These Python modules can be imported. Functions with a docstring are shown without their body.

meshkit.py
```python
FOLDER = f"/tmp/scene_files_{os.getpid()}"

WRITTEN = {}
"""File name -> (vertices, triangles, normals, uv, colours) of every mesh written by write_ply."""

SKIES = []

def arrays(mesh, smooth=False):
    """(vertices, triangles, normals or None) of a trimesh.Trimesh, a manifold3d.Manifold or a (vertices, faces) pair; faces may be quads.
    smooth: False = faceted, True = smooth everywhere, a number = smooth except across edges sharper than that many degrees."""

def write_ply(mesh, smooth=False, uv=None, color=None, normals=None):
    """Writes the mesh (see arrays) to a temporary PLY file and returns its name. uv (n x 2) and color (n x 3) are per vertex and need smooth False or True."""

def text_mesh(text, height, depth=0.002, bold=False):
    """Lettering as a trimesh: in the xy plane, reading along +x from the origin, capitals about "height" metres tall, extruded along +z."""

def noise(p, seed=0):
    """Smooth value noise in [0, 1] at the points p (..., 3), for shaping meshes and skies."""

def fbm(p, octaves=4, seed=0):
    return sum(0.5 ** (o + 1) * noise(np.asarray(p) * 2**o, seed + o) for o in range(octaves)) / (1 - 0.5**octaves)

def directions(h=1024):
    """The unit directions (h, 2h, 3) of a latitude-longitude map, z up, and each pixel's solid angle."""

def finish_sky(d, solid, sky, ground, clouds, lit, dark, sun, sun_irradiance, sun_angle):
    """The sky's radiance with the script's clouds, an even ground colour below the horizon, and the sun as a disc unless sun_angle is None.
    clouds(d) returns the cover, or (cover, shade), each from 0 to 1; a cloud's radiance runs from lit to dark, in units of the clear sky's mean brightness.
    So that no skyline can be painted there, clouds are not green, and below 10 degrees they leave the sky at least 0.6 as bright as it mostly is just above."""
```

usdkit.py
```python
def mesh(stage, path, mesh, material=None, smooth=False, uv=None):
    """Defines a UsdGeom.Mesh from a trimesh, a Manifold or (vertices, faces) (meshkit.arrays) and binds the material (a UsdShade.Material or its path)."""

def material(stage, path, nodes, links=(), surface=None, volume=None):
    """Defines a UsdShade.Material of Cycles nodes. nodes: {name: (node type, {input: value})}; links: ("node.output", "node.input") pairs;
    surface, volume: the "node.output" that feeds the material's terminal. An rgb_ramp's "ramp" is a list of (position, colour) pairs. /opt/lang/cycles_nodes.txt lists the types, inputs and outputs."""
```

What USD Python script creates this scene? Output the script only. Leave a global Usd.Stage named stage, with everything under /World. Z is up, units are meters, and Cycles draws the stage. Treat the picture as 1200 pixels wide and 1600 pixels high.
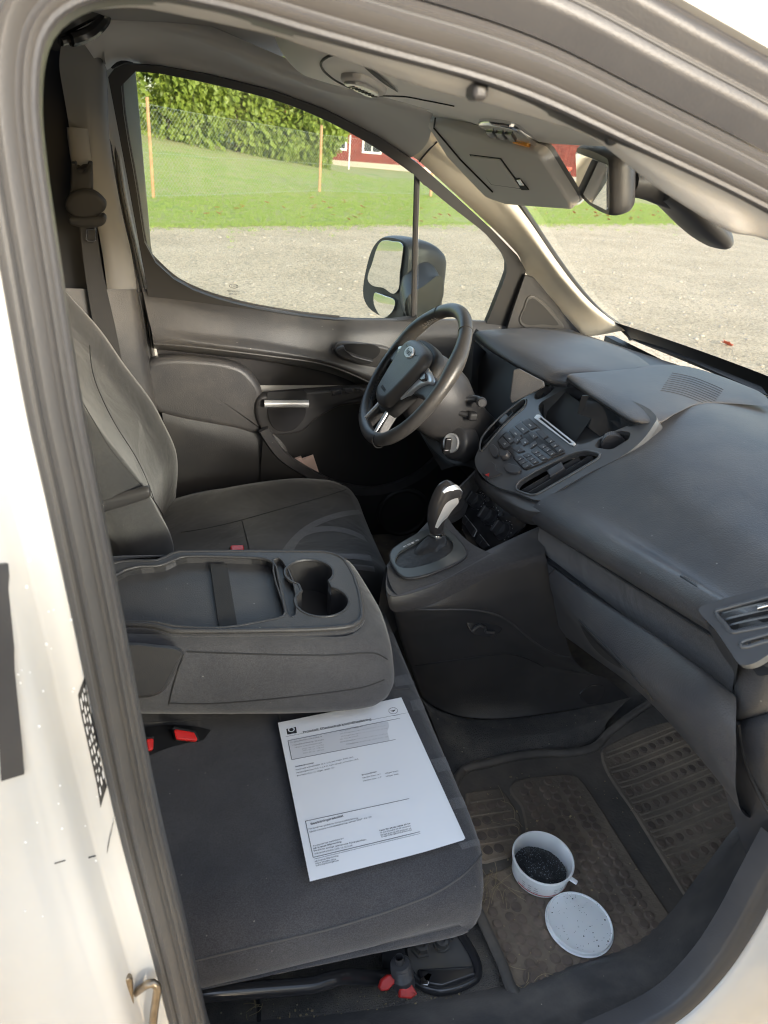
import math, numpy as np, trimesh, usdkit, meshkit
from scipy.interpolate import Akima1DInterpolator, PchipInterpolator
from shapely.geometry import Polygon, Point, LineString
from shapely import affinity
from pxr import Usd, UsdGeom, UsdLux, UsdShade, Gf, Sdf, Vt

# ------------------------------------------------------------------ camera, sky, sun, exposure
stage = Usd.Stage.CreateInMemory()
UsdGeom.Xform.Define(stage, '/World')
CAM = np.array([.154, -1.211, 1.555]); FPX = 1115.0
_yaw, _pit, _rol = np.radians([15.87, 27.35, 4.91])
DIR = np.array([np.sin(_yaw)*np.cos(_pit), np.cos(_yaw)*np.cos(_pit), -np.sin(_pit)])
_r = np.array([np.cos(_yaw), -np.sin(_yaw), 0.0]); _u = np.cross(_r, DIR)
RT = np.cos(_rol)*_r + np.sin(_rol)*_u; UP = -np.sin(_rol)*_r + np.cos(_rol)*_u
EXPOSURE = 1.88
cam = UsdGeom.Camera.Define(stage, '/World/camera')
cam.CreateHorizontalApertureAttr(36.0); cam.CreateFocalLengthAttr(36.0*FPX/1200)
cam.CreateFStopAttr(11.0); cam.CreateFocusDistanceAttr(1.45); cam.CreateClippingRangeAttr(Gf.Vec2f(.02, 5000))
cam.CreateExposureAttr(EXPOSURE)
_m = Gf.Matrix4d(*RT, 0, *UP, 0, *(-DIR), 0, *CAM, 1)
cam.AddTransformOp().Set(_m)

SUN = np.array([.38, -.925, 0]); SUN /= np.linalg.norm(SUN)
EL = math.radians(14)
SUN = np.array([SUN[0]*math.cos(EL), SUN[1]*math.cos(EL), math.sin(EL)])
dome = UsdLux.DomeLight.Define(stage, '/World/sky')
usdkit.material(stage, '/World/Looks/sky', {
    's': ('sky_texture', {'sky_type': 'single_scattering', 'sun_disc': False, 'sun_elevation': EL, 'sun_rotation': math.atan2(SUN[0], SUN[1]), 'aerosol_density': 2.0}),
    'tc': ('texture_coordinate', {}), 'mp': ('mapping', {'scale': (1, 1, 2.6)}),
    'n': ('noise_texture', {'scale': 2.2, 'detail': 6, 'roughness': .6}),
    'r': ('rgb_ramp', {'ramp': [(0, (0, 0, 0)), (.46, (0, 0, 0)), (.68, (1, 1, 1)), (1, (1, 1, 1))]}),
    'mx': ('mix_color', {'b': (5.9, 6.8, 8.3), 'use_clamp': False}),
    'bg': ('background_shader', {'strength': .15})},
    [('tc.generated', 'mp.vector'), ('mp.vector', 'n.vector'), ('n.fac', 'r.fac'), ('r.color', 'mx.fac'), ('s.color', 'mx.a'), ('mx.result', 'bg.color')], surface='bg.background')
UsdShade.MaterialBindingAPI.Apply(dome.GetPrim()).Bind(UsdShade.Material.Get(stage, '/World/Looks/sky'))
dome.GetPrim().SetCustomDataByKey('kind', 'structure')
sun = UsdLux.DistantLight.Define(stage, '/World/sun')
sun.CreateIntensityAttr(.36); sun.CreateAngleAttr(10.0); sun.CreateColorAttr(Gf.Vec3f(1, .95, .87))
sun.GetPrim().GetAttribute('inputs:normalize').Set(True) if sun.GetPrim().GetAttribute('inputs:normalize') else sun.CreateNormalizeAttr(True)
_z = SUN; _x = np.cross([0, 0, 1.0], _z); _x /= np.linalg.norm(_x); _y = np.cross(_z, _x)
sun.AddTransformOp().Set(Gf.Matrix4d(*_x, 0, *_y, 0, *_z, 0, 0, 0, 30, 1))

# ------------------------------------------------------------------ helpers: survey of the picture (image point + one known plane -> point in the place)
def ray(px, py): return DIR + RT*(px-600)/FPX - UP*(py-800)/FPX
def at(px, py, x=None, y=None, z=None, pl=None):
    k = ray(px, py)
    if pl is not None: t = ((np.array(pl[0])-CAM) @ np.array(pl[1])) / (k @ np.array(pl[1]))
    elif x is not None: t = (x-CAM[0])/k[0]
    elif y is not None: t = (y-CAM[1])/k[1]
    else: t = (z-CAM[2])/k[2]
    return CAM + k*t
def L(axis, *pts):
    return np.array([at(p[0], p[1], **{axis: p[2]}) for p in pts])
def LP(pl, pts): return np.array([at(p[0], p[1], pl=pl) for p in pts])
def LC(axis, v, pts): return np.array([at(p[0], p[1], **{axis: v}) for p in pts])
def zoomed(pts, s, ox, oy): return [(ox+a/s, oy+b/s) for a, b in pts]
NEAR = ((0, -.79, .5), (0, 1, -.12)); FAR = ((0, .80, 1.13), (0, 1, .2))

def onmesh(m, pts, off=.001):
    pts = np.asarray(pts, float); d = np.array([ray(a, b) for a, b in pts]); d /= np.linalg.norm(d, axis=1, keepdims=True)
    loc, ri, ti = m.ray.intersects_location(np.repeat(CAM[None], len(d), 0), d, multiple_hits=False)
    out = np.full((len(d), 3), np.nan); n = m.face_normals[ti]; s = np.sign(-(n*d[ri]).sum(1))[:, None]; out[ri] = loc+n*s*off
    ok = ~np.isnan(out[:, 0])
    if not ok.any(): out = CAM+d*1.2
    elif not ok.all():
        i = np.arange(len(d)); out = np.stack([np.interp(i, i[ok], out[ok, k]) for k in range(3)], 1)
    return out
def dense(pts, n): return resample(np.c_[np.asarray(pts, float), np.zeros(len(pts))], n)[:, :2]
def seam_on(m, pts, r=.0012, n=40, off=.0005): return tube(onmesh(m, dense(pts, n), off), r, 6, up=(.2, .3, .93))
def _dummy(): pass
def strip_on(m, e0, e1, n=30, k=5, off=.0012):
    a, b = dense(e0, n), dense(e1, n); rows = [onmesh(m, a+(b-a)*t, off) for t in np.linspace(0, 1, k)]
    return loft(rows, n, k)
def onpillow(m, pts, smooth_n=None, off=0.0, **k):
    c2 = np.mean(pts, 0); H = onmesh(m, [c2+(np.array(p)-c2)*f for p in pts for f in (.15, .4, .7)], 0); c = H.mean(0); _, _, vv = np.linalg.svd(H-c); n = vv[2] if vv[2] @ (CAM-c) > 0 else -vv[2]
    P = LP((c, n), pts)
    if smooth_n: P = closed(P, smooth_n)
    fr = frame(c+n*off, n, P[1]-P[0]); return pillow(fr, to2(fr, P), **k)
def seam_on(m, pts, r=.0012, n=40, off=.0005): return tube(onmesh(m, dense(pts, n), off), r, 6, up=(.2, .3, .93))
def _dummy(): pass
def strip_on(m, e0, e1, n=30, k=5, off=.0012):
    a, b = dense(e0, n), dense(e1, n); rows = [onmesh(m, a+(b-a)*t, off) for t in np.linspace(0, 1, k)]
    return loft(rows, n, k)
def onpillow(m, pts, smooth_n=None, off=0.0, **k):
    P = onmesh(m, pts, 0); c = P.mean(0); _, _, vv = np.linalg.svd(P-c); n = vv[2] if vv[2] @ (CAM-c) > 0 else -vv[2]
    if smooth_n: P = closed(P, smooth_n)
    fr = frame(c+n*off, n, P[1]-P[0]); return pillow(fr, to2(fr, P), **k)
rng = np.random.default_rng(7)
used = {}
def numbered(path):
    n = used.get(path, 0); used[path] = n+1
    return path if n == 0 else f'{path}_{n:03d}'
def thing(name, label, cat, group=None, loc=(0, 0, 0), kind=None):
    p = numbered('/World/'+name); x = UsdGeom.Xform.Define(stage, p); x.AddTranslateOp().Set(Gf.Vec3d(*map(float, loc)))
    tag(x.GetPrim(), label, cat, group, kind); return p
def tag(prim, label=None, cat=None, group=None, kind=None):
    for k, v in (('label', label), ('category', cat), ('group', group), ('kind', kind)):
        if v: prim.SetCustomDataByKey(k, v)
def part(parent, name, mesh, mat, smooth=35, label=None, cat=None, group=None, kind=None, subd=False):
    p = numbered(f'{parent}/{name}')
    if isinstance(mesh, list): mesh = trimesh.util.concatenate(mesh)
    m = usdkit.mesh(stage, p, mesh, M[mat], smooth=smooth)
    m.CreateDoubleSidedAttr(True)
    tag(m.GetPrim(), label, cat, group, kind)
    return p
def top(name, mesh, mat, label=None, cat=None, smooth=35, group=None, kind=None):
    return part('/World', name, mesh, mat, smooth, label, cat, group, kind)

def parts(parent, name, meshes, *a, **k):
    for m in meshes: part(parent, name, m, *a, **k)
def resample(P, n, smooth=True):
    P = np.asarray(P, float); d = np.r_[0, np.cumsum(np.maximum(np.linalg.norm(np.diff(P, axis=0), axis=1), 1e-6))]; d /= d[-1]
    t = np.linspace(0, 1, n)
    if not smooth or len(P) < 3: return np.stack([np.interp(t, d, P[:, k]) for k in range(3)], 1)
    return Akima1DInterpolator(d, P)(t) if len(P) > 4 else PchipInterpolator(d, P)(t)
def closed(P, n):
    P = np.asarray(P, float); m = len(P); k = min(4, m)
    Q = np.vstack([P[-k:], P, P[:k+1]]); d = np.r_[0, np.cumsum(np.maximum(np.linalg.norm(np.diff(Q, axis=0), axis=1), 1e-6))]
    t = np.linspace(d[k], d[k+m], n+1)[:-1]
    return Akima1DInterpolator(d, Q)(t)
def grid_faces(nu, nv, wrap=False):
    f = []
    for j in range(nv-1):
        for i in range(nu if wrap else nu-1):
            a, b = j*nu+i, j*nu+(i+1) % nu
            f.append((a, b, b+nu, a+nu))
    f = np.array(f); return np.vstack([f[:, [0, 1, 2]], f[:, [0, 2, 3]]])
def loft(curves, nu=40, nv=None, thick=0.0, smooth_v=True, sharp=False, ret_grid=False):
    G = np.array([resample(c, nu, not sharp) for c in curves])
    nv = nv or max(2, 8*(len(curves)-1)+1)
    if len(curves) > 2:
        d = np.r_[0, np.cumsum(np.linalg.norm(np.diff(G, axis=0), axis=2).mean(1)+1e-6)]; d /= d[-1]
        t = np.linspace(0, 1, nv)
        if smooth_v: H = (Akima1DInterpolator(d, G) if len(curves) > 4 else PchipInterpolator(d, G))(t)
        else:
            t = np.unique(np.r_[t, d]); H = np.array([[np.interp(t, d, G[:, i, k]) for k in range(3)] for i in range(nu)]).transpose(2, 0, 1); nv = len(t)
    else:
        t = np.linspace(0, 1, nv)[:, None, None]; H = G[0]*(1-t)+G[1]*t
    if ret_grid: return H
    f = grid_faces(nu, nv); v = H.reshape(-1, 3)
    if not thick: return trimesh.Trimesh(v, f, process=False)
    du = np.gradient(H, axis=1); dv = np.gradient(H, axis=0); n = np.cross(du, dv); n /= np.linalg.norm(n, axis=2, keepdims=True)+1e-12
    n = n.reshape(-1, 3); m = len(v); v2 = v - n*thick
    ring = np.r_[np.arange(nu), np.arange(1, nv)*nu+nu-1, (nv-1)*nu+np.arange(nu-2, -1, -1), np.arange(nv-2, 0, -1)*nu]
    r2 = np.roll(ring, -1)
    F = np.vstack([f, f[:, ::-1]+m, np.stack([r2, ring, ring+m], 1), np.stack([r2, ring+m, r2+m], 1)])
    return trimesh.Trimesh(np.vstack([v, v2]), F, process=False)
def skin(loops, n=32, nv=None, caps=True, smooth_loop=True):
    G = np.array([closed(c, n) if smooth_loop else np.asarray(c, float) for c in loops]); n = G.shape[1]
    nv = nv or max(2, 6*(len(loops)-1)+1)
    d = np.r_[0, np.cumsum(np.linalg.norm(np.diff(G, axis=0), axis=2).mean(1)+1e-6)]; d /= d[-1]; t = np.linspace(0, 1, nv)
    H = (Akima1DInterpolator(d, G) if len(G) > 4 else PchipInterpolator(d, G))(t) if len(G) > 2 else G[0]*(1-t[:, None, None])+G[1]*t[:, None, None]
    v = H.reshape(-1, 3); f = [grid_faces(n, nv, True)]
    if caps:
        for j, s in ((0, 1), (nv-1, -1)):
            c = len(v); v = np.vstack([v, H[j].mean(0)]); i = np.arange(n); k = (i+1) % n
            f.append(np.stack([j*n+k, j*n+i, np.full(n, c)], 1)[:, ::s])
    m = trimesh.Trimesh(v, np.vstack(f), process=False); 
    if m.volume < 0: m.invert()
    return m
def sweep(path, prof, up=(0, 0, 1), caps=True, scale=None):
    P = np.asarray(path, float); T = np.gradient(P, axis=0); T /= np.linalg.norm(T, axis=1, keepdims=True)+1e-12
    A = np.cross(np.broadcast_to(up, P.shape), T); A /= np.linalg.norm(A, axis=1, keepdims=True)+1e-12; B = np.cross(T, A)
    pr = np.asarray(prof, float); s = np.ones(len(P)) if scale is None else np.asarray(scale)
    H = P[:, None]+s[:, None, None]*(A[:, None]*pr[None, :, :1]+B[:, None]*pr[None, :, 1:])
    n = len(pr); v = H.reshape(-1, 3); f = [grid_faces(n, len(P), True)]
    if caps:
        for j, sg in ((0, 1), (len(P)-1, -1)):
            c = len(v); v = np.vstack([v, H[j].mean(0)]); i = np.arange(n); k = (i+1) % n
            f.append(np.stack([j*n+k, j*n+i, np.full(n, c)], 1)[:, ::sg])
    m = trimesh.Trimesh(v, np.vstack(f), process=False)
    if m.volume < 0: m.invert()
    return m
def tube(path, r, sides=10, n=None, up=None, scale=None):
    P = np.asarray(path, float)
    if n: P = resample(P, n)
    if up is None:
        dd = np.abs(P[-1]-P[0])+1e-6; up = np.eye(3)[np.argmin(dd)]
    a = np.arange(sides)*2*np.pi/sides
    return sweep(P, np.stack([np.cos(a)*r, np.sin(a)*r], 1), up, True, scale)
def frame(o, n, uhint=(1, 0, 0)):
    n = np.asarray(n, float); n = n/np.linalg.norm(n); u = np.asarray(uhint, float); u = u-n*(u@n); u /= np.linalg.norm(u); v = np.cross(n, u)
    return np.asarray(o, float), u, v, n
def to2(fr, P): return np.stack([(np.asarray(P)-fr[0])@fr[1], (np.asarray(P)-fr[0])@fr[2]], 1)
def to3(fr, q, h=0): q = np.asarray(q, float); return fr[0]+q[:, :1]*fr[1]+q[:, 1:2]*fr[2]+np.asarray(h).reshape(-1, 1)*fr[3]
def plate(fr, outer, holes=(), t=.003, base=0.0, rnd=0):
    """Flat plate with holes, from base to base+t along the frame's normal."""
    p = outer if hasattr(outer, 'geom_type') else Polygon(outer, [h for h in holes])
    p = p.buffer(0)
    if rnd: p = p.buffer(-rnd, 6).buffer(rnd, 6)
    gs = getattr(p, 'geoms', [p]); out = []
    for g in gs:
        if g.area < 1e-9: continue
        m = trimesh.creation.extrude_polygon(g, t, engine='earcut')
        v = np.asarray(m.vertices); m.vertices = to3(fr, v[:, :2], v[:, 2]+base); out.append(m)
    m = trimesh.util.concatenate(out)
    if m.volume < 0: m.invert()
    return m
def pillow(fr, outer, h=.01, bevel=.004, rnd=.003, base=0.0, steps=3, dome=0.0):
    """Raised piece with a rounded edge on the frame's plane."""
    p = Polygon(outer) if not isinstance(outer, Polygon) else outer
    p = p.buffer(0)
    if rnd: p = p.buffer(-rnd, 5).buffer(rnd, 5)
    if p.geom_type != 'Polygon': p = max(p.geoms, key=lambda g: g.area)
    p = p.simplify(bevel*.03)
    q = np.array(p.exterior.coords)[:-1]
    if Polygon(q).exterior.is_ccw is False: q = q[::-1]
    e = np.roll(q, -1, 0)-q; e /= np.linalg.norm(e, axis=1, keepdims=True)+1e-12
    nn = np.stack([e[:, 1], -e[:, 0]], 1); vn = nn+np.roll(nn, 1, 0); vn /= np.maximum(np.linalg.norm(vn, axis=1, keepdims=True), .3)
    rings = [to3(fr, q, np.full(len(q), base))]
    for k in range(steps+1):
        a = k/steps*np.pi/2
        rings.append(to3(fr, q-vn*bevel*(1-np.cos(a)), np.full(len(q), base+(h-bevel if h > bevel else 0)+min(h, bevel)*np.sin(a))))
    n = len(q); v = np.vstack(rings); f = [grid_faces(n, len(rings), True)]
    last = to2(fr, rings[-1]); lp = Polygon(last)
    if lp.is_valid:
        from scipy.spatial import cKDTree
        vv, ff = trimesh.creation.triangulate_polygon(lp, engine='earcut'); f.append(cKDTree(last).query(vv[:, :2])[1][ff]+(len(rings)-1)*n)
    else:
        c = len(v); v = np.vstack([v, rings[-1].mean(0)]); i = np.arange(n)+(len(rings)-1)*n
        f.append(np.stack([i, np.roll(i, -1), np.full(n, c)], 1))
    m = trimesh.Trimesh(v, np.vstack(f), process=False)
    return m
def pixpillow(pl, pts, smooth_n=None, **k):
    P = LP(pl, pts)
    if smooth_n: P = closed(P, smooth_n)
    n = np.array(pl[1], float); n /= np.linalg.norm(n)
    if n @ (CAM-P.mean(0)) < 0: n = -n
    fr = frame(P.mean(0), n, P[1]-P[0]); return pillow(fr, to2(fr, P), **k)
def pixplate(pl, pts, holes=(), smooth_n=None, **k):
    if isinstance(holes, int): holes, smooth_n = (), holes
    P = LP(pl, pts); P = closed(P, smooth_n) if smooth_n else P
    n = np.array(pl[1], float); n /= np.linalg.norm(n)
    if n @ (CAM-P.mean(0)) < 0: n = -n
    fr = frame(P.mean(0), n, P[1]-P[0])
    return plate(fr, to2(fr, P), [to2(fr, closed(LP(pl, h), 40) if len(h) > 7 else LP(pl, h)) for h in holes], **k)
def rbox(c, size, r=.01, R=None):
    s = np.asarray(size)/2; r = min(r, s.min()*.95)
    pts = []
    for sx in (-1, 1):
        for sy in (-1, 1):
            for sz in (-1, 1):
                sp = trimesh.creation.icosphere(2, r).vertices; o = np.array([sx, sy, sz]); keep = (sp*o > -1e-6).all(1)
                pts.append(sp[keep]+o*(s-r))
    m = trimesh.convex.convex_hull(np.vstack(pts))
    if R is not None: m.vertices = m.vertices @ np.asarray(R).T
    m.apply_translation(c); return m
def basis(x, y, z): return np.stack([x, y, z], 1)
def cyl(c, axis, r, h, n=28, r2=None, bevel=0):
    o, u, v, w = frame(c, axis, np.eye(3)[np.argmin(np.abs(axis))]); a = np.arange(n)*2*np.pi/n; r2 = r if r2 is None else r2
    pr = [(r-bevel, 0), (r, bevel), (r2, h-bevel), (r2-bevel, h)] if bevel else [(r, 0), (r2, h)]
    ls = [o+rr*(np.cos(a)[:, None]*u+np.sin(a)[:, None]*v)+hh*w for rr, hh in pr]
    V = np.vstack(ls+[[o], [o+w*h]]); f = [grid_faces(n, len(ls), True)]; i = np.arange(n); k = (i+1) % n
    f += [np.stack([k, i, np.full(n, len(ls)*n)], 1), np.stack([i+(len(ls)-1)*n, k+(len(ls)-1)*n, np.full(n, len(ls)*n+1)], 1)]
    m = trimesh.Trimesh(V, np.vstack(f), process=False)
    return m
def lathe(c, axis, prof, n=40):
    o, u, v, w = frame(c, axis, np.eye(3)[np.argmin(np.abs(axis))]); a = np.arange(n)*2*np.pi/n
    ls = [o+rr*(np.cos(a)[:, None]*u+np.sin(a)[:, None]*v)+hh*w for rr, hh in prof]
    return trimesh.Trimesh(np.vstack(ls), grid_faces(n, len(ls), True), process=False)
def words(fr, text, h, x, y, bold=False, t=.0003, base=.0004, width=None):
    m = meshkit.text_mesh(text, h, t, bold); v = np.array(m.vertices)
    if width: v[:, 0] *= width/(v[:, 0].max()-v[:, 0].min())
    m.vertices = to3(fr, np.stack([v[:, 0]+x, v[:, 1]+y], 1), v[:, 2]+base); return m
def box3(c, s): m = trimesh.creation.box(s); m.apply_translation(c); return m

# ------------------------------------------------------------------ materials
M = {}
def mat(name, color, rough=.5, metal=0.0, bump=None, dust=None, var=None, speck=None, **extra):
    """bump=(scale, strength, distance); dust=(colour, scale, amount); var=(colour2, scale); speck=(colour, scale, threshold)"""
    nodes = {'g': ('geometry', {}), 'p': ('principled_bsdf', {'base_color': color, 'roughness': rough, 'metallic': metal, **extra})}; links = []; cur = None
    def mixin(key, fac_nodes, fac_out, col):
        nonlocal cur
        nodes.update(fac_nodes); nodes[key] = ('mix_color', {'a': color, 'b': col}); links.append((fac_out, key+'.fac'))
        if cur: links.append((cur, key+'.a'))
        cur = key+'.result'
    if var:
        nodes['vn'] = ('noise_texture', {'scale': var[1], 'detail': 4}); links.append(('g.position', 'vn.vector'))
        links.append(('vn.fac', 'vr.fac')); mixin('vm', {'vr': ('rgb_ramp', {'ramp': [(0, (0, 0, 0)), (.35, (0, 0, 0)), (.65, (1, 1, 1)), (1, (1, 1, 1))]})}, 'vr.color', var[0])
    if dust:
        nodes['dn'] = ('noise_texture', {'scale': dust[1], 'detail': 7, 'roughness': .65}); links.append(('g.position', 'dn.vector'))
        links.append(('dn.fac', 'dr.fac')); a = dust[2]; mixin('dm', {'dr': ('rgb_ramp', {'ramp': [(0, (0, 0, 0)), (.42, (0, 0, 0)), (.75, (a, a, a)), (1, (a, a, a))]})}, 'dr.color', dust[0])
    if speck:
        nodes['sn'] = ('voronoi_texture', {'scale': speck[1]}); links.append(('g.position', 'sn.vector'))
        links.append(('sn.distance', 'sr.fac')); th = speck[2]; mixin('sm', {'sr': ('rgb_ramp', {'ramp': [(0, (1, 1, 1)), (th, (.8, .8, .8)), (th*1.5, (0, 0, 0)), (1, (0, 0, 0))]})}, 'sr.color', speck[0])
    if cur: links.append((cur, 'p.base_color'))
    if bump:
        nodes['bn'] = ('noise_texture', {'scale': bump[0], 'detail': 3}); nodes['b'] = ('bump', {'strength': bump[1], 'distance': bump[2]})
        links += [('g.position', 'bn.vector'), ('bn.fac', 'b.height'), ('b.normal', 'p.normal')]
    M[name] = usdkit.material(stage, '/World/Looks/'+name, nodes, links, surface='p.BSDF')
def weave(name, color, color2, s=620.0, rough=.9):
    nodes = {'g': ('geometry', {}), 'm': ('mapping', {'scale': (1.0, 1.6, 1.3)}), 'f': ('noise_texture', {'scale': s, 'detail': 2, 'roughness': .7}), 'fr': ('rgb_ramp', {'ramp': [(0, (.45, .45, .45)), (.38, (.7, .7, .7)), (.62, (1.25, 1.25, 1.25)), (1, (1.4, 1.4, 1.4))]}),
             'n': ('noise_texture', {'scale': 9, 'detail': 7, 'roughness': .6}), 'r': ('rgb_ramp', {'ramp': [(0, color), (.4, color), (.72, color2), (1, color2)]}),
             'v': ('voronoi_texture', {'scale': 38}), 'vr': ('rgb_ramp', {'ramp': [(0, (1, 1, 1)), (.03, (.7, .7, .7)), (.05, (0, 0, 0)), (1, (0, 0, 0))]}), 'mx': ('mix_color', {'b': (.2, .19, .17)}),
             'dk': ('mix_color', {'blend_type': 'multiply', 'fac': 1.0, 'use_clamp': False}), 'b': ('bump', {'strength': .5, 'distance': .001}), 'wn': ('noise_texture', {'scale': 8, 'detail': 3, 'distortion': .8}), 'wb': ('bump', {'strength': .35, 'distance': .02}), 'p': ('principled_bsdf', {'roughness': rough, 'sheen_weight': .25, 'sheen_roughness': .5, 'specular_ior_level': .25})}
    links = [('g.position', 'm.vector'), ('m.vector', 'f.vector'), ('f.fac', 'fr.fac'), ('f.fac', 'b.height'), ('b.normal', 'p.normal'), ('g.position', 'wn.vector'), ('wn.fac', 'wb.height'), ('wb.normal', 'b.normal'), ('g.position', 'n.vector'), ('n.fac', 'r.fac'), ('r.color', 'mx.a'), ('g.position', 'v.vector'), ('v.distance', 'vr.fac'), ('vr.color', 'mx.fac'),
             ('mx.result', 'dk.a'), ('fr.color', 'dk.b'), ('dk.result', 'p.base_color')]
    M[name] = usdkit.material(stage, '/World/Looks/'+name, nodes, links, surface='p.BSDF')
DUST = (.16, .14, .115)
mat('grained_plastic', (.036, .036, .039), .42, bump=(420, .5, .0012), dust=((.20, .18, .155), 5, .22), speck=((.25, .24, .22), 30, .03))
mat('trim_plastic', (.026, .026, .028), .40, bump=(600, .4, .001), dust=((.18, .16, .14), 6, .14))
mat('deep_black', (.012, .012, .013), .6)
mat('gear_plate', (.075, .082, .082), .32, metal=.3)
mat('pillar_grey', (.20, .197, .192), .8, bump=(700, .3, .001))
mat('droplet', (.85, .85, .85), .08)
mat('satin_grey', (.10, .104, .11), .30, metal=.45, dust=(DUST, 9, .12))
mat('gloss_black', (.022, .022, .024), .14, dust=(DUST, 9, .08))
mat('button_black', (.040, .040, .043), .35)
mat('silver', (.66, .67, .68), .34, metal=.55, bump=(40, .05, .001))
mat('chrome', (.75, .75, .76), .12, metal=1.0)
mat('brass', (.32, .26, .19), .35, metal=1.0, dust=((.12, .09, .06), 60, .6))
mat('steel_dark', (.14, .14, .14), .45, metal=.5, dust=((.2, .17, .13), 20, .6))
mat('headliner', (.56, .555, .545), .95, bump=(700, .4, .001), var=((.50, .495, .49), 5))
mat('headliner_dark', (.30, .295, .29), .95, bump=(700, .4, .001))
mat('overhead_plastic', (.80, .79, .76), .6, bump=(900, .3, .001))
mat('visor_vinyl', (.58, .565, .54), .7, bump=(900, .35, .001))
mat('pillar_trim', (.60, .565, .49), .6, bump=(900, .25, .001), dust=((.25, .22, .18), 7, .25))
mat('white_paint', (.55, .54, .515), .25, coat_weight=.8, coat_roughness=.06, dust=((.5, .46, .38), 5, .35))
mat('rubber', (.034, .034, .037), .42, bump=(400, .2, .001), dust=((.11, .105, .10), 3.0, .3))
mat('rubber_dusty', (.044, .043, .043), .42, bump=(400, .2, .001), dust=((.11, .10, .094), 2.0, .3))
mat('seal_black', (.018, .018, .019), .5)
mat('leather', (.028, .028, .029), .34, bump=(450, .35, .001), dust=((.08, .07, .06), 16, .4))
mat('leather_boot', (.020, .020, .021), .45, bump=(60, .5, .004))
mat('thread', (.075, .072, .07), .8)
weave('seat_fabric', (.048, .048, .053), (.068, .067, .071))
weave('driver_fabric', (.036, .036, .037), (.054, .053, .052))
weave('stripe_fabric', (.098, .098, .105), (.115, .115, .12))
weave('dash_textile', (.050, .047, .048), (.062, .059, .059), 500.0)
mat('webbing', (.020, .020, .021), .7, bump=(800, .4, .001))
mat('carpet', (.085, .081, .077), .98, bump=(500, 1.0, .004), dust=((.26, .225, .18), 12, .65), speck=((.4, .35, .26), 45, .05))
mat('mat_rubber', (.070, .065, .059), .52, bump=(160, .5, .002), dust=((.22, .185, .15), 5, .75))
mat('mat_dusty', (.15, .122, .094), .75, bump=(160, .8, .002), dust=((.29, .225, .16), 6, .95), speck=((.35, .29, .2), 60, .04))
mat('mat_disc', (.11, .086, .069), .65, bump=(200, .4, .001), dust=((.24, .18, .135), 14, .9))
mat('sill_plastic', (.050, .049, .049), .48, bump=(300, .5, .001), dust=((.19, .17, .15), 6, .7), speck=((.4, .37, .3), 40, .03))
mat('paper', (.78, .785, .80), .75, bump=(30, .1, .001))
mat('ink', (.025, .025, .028), .8)
mat('grey_print', (.62, .62, .64), .8)
mat('tub_plastic', (.80, .80, .80), .35, subsurface_weight=.1)
mat('granule', (.020, .022, .025), .18)
mat('granule_light', (.16, .19, .22), .15)
mat('red_plastic', (.55, .018, .016), .3)
mat('red_worn', (.50, .02, .018), .45, dust=((.1, .05, .04), 60, .5))
mat('label_black', (.02, .02, .022), .4)
mat('label_white', (.75, .75, .74), .6)
mat('white_mark', (.8, .8, .8), .6)
mat('pink_card', (.62, .47, .42), .6)
mat('amber', (.8, .35, .06), .3)
mat('lamp_lens', (.45, .45, .44), .25)
mat('mirror_glass', (.86, .88, .88), .015, metal=1.0)
mat('screen_glass', (.012, .014, .016), .05, coat_weight=1.0, coat_roughness=.03)
mat('straw', (.30, .24, .14), .8)
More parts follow.
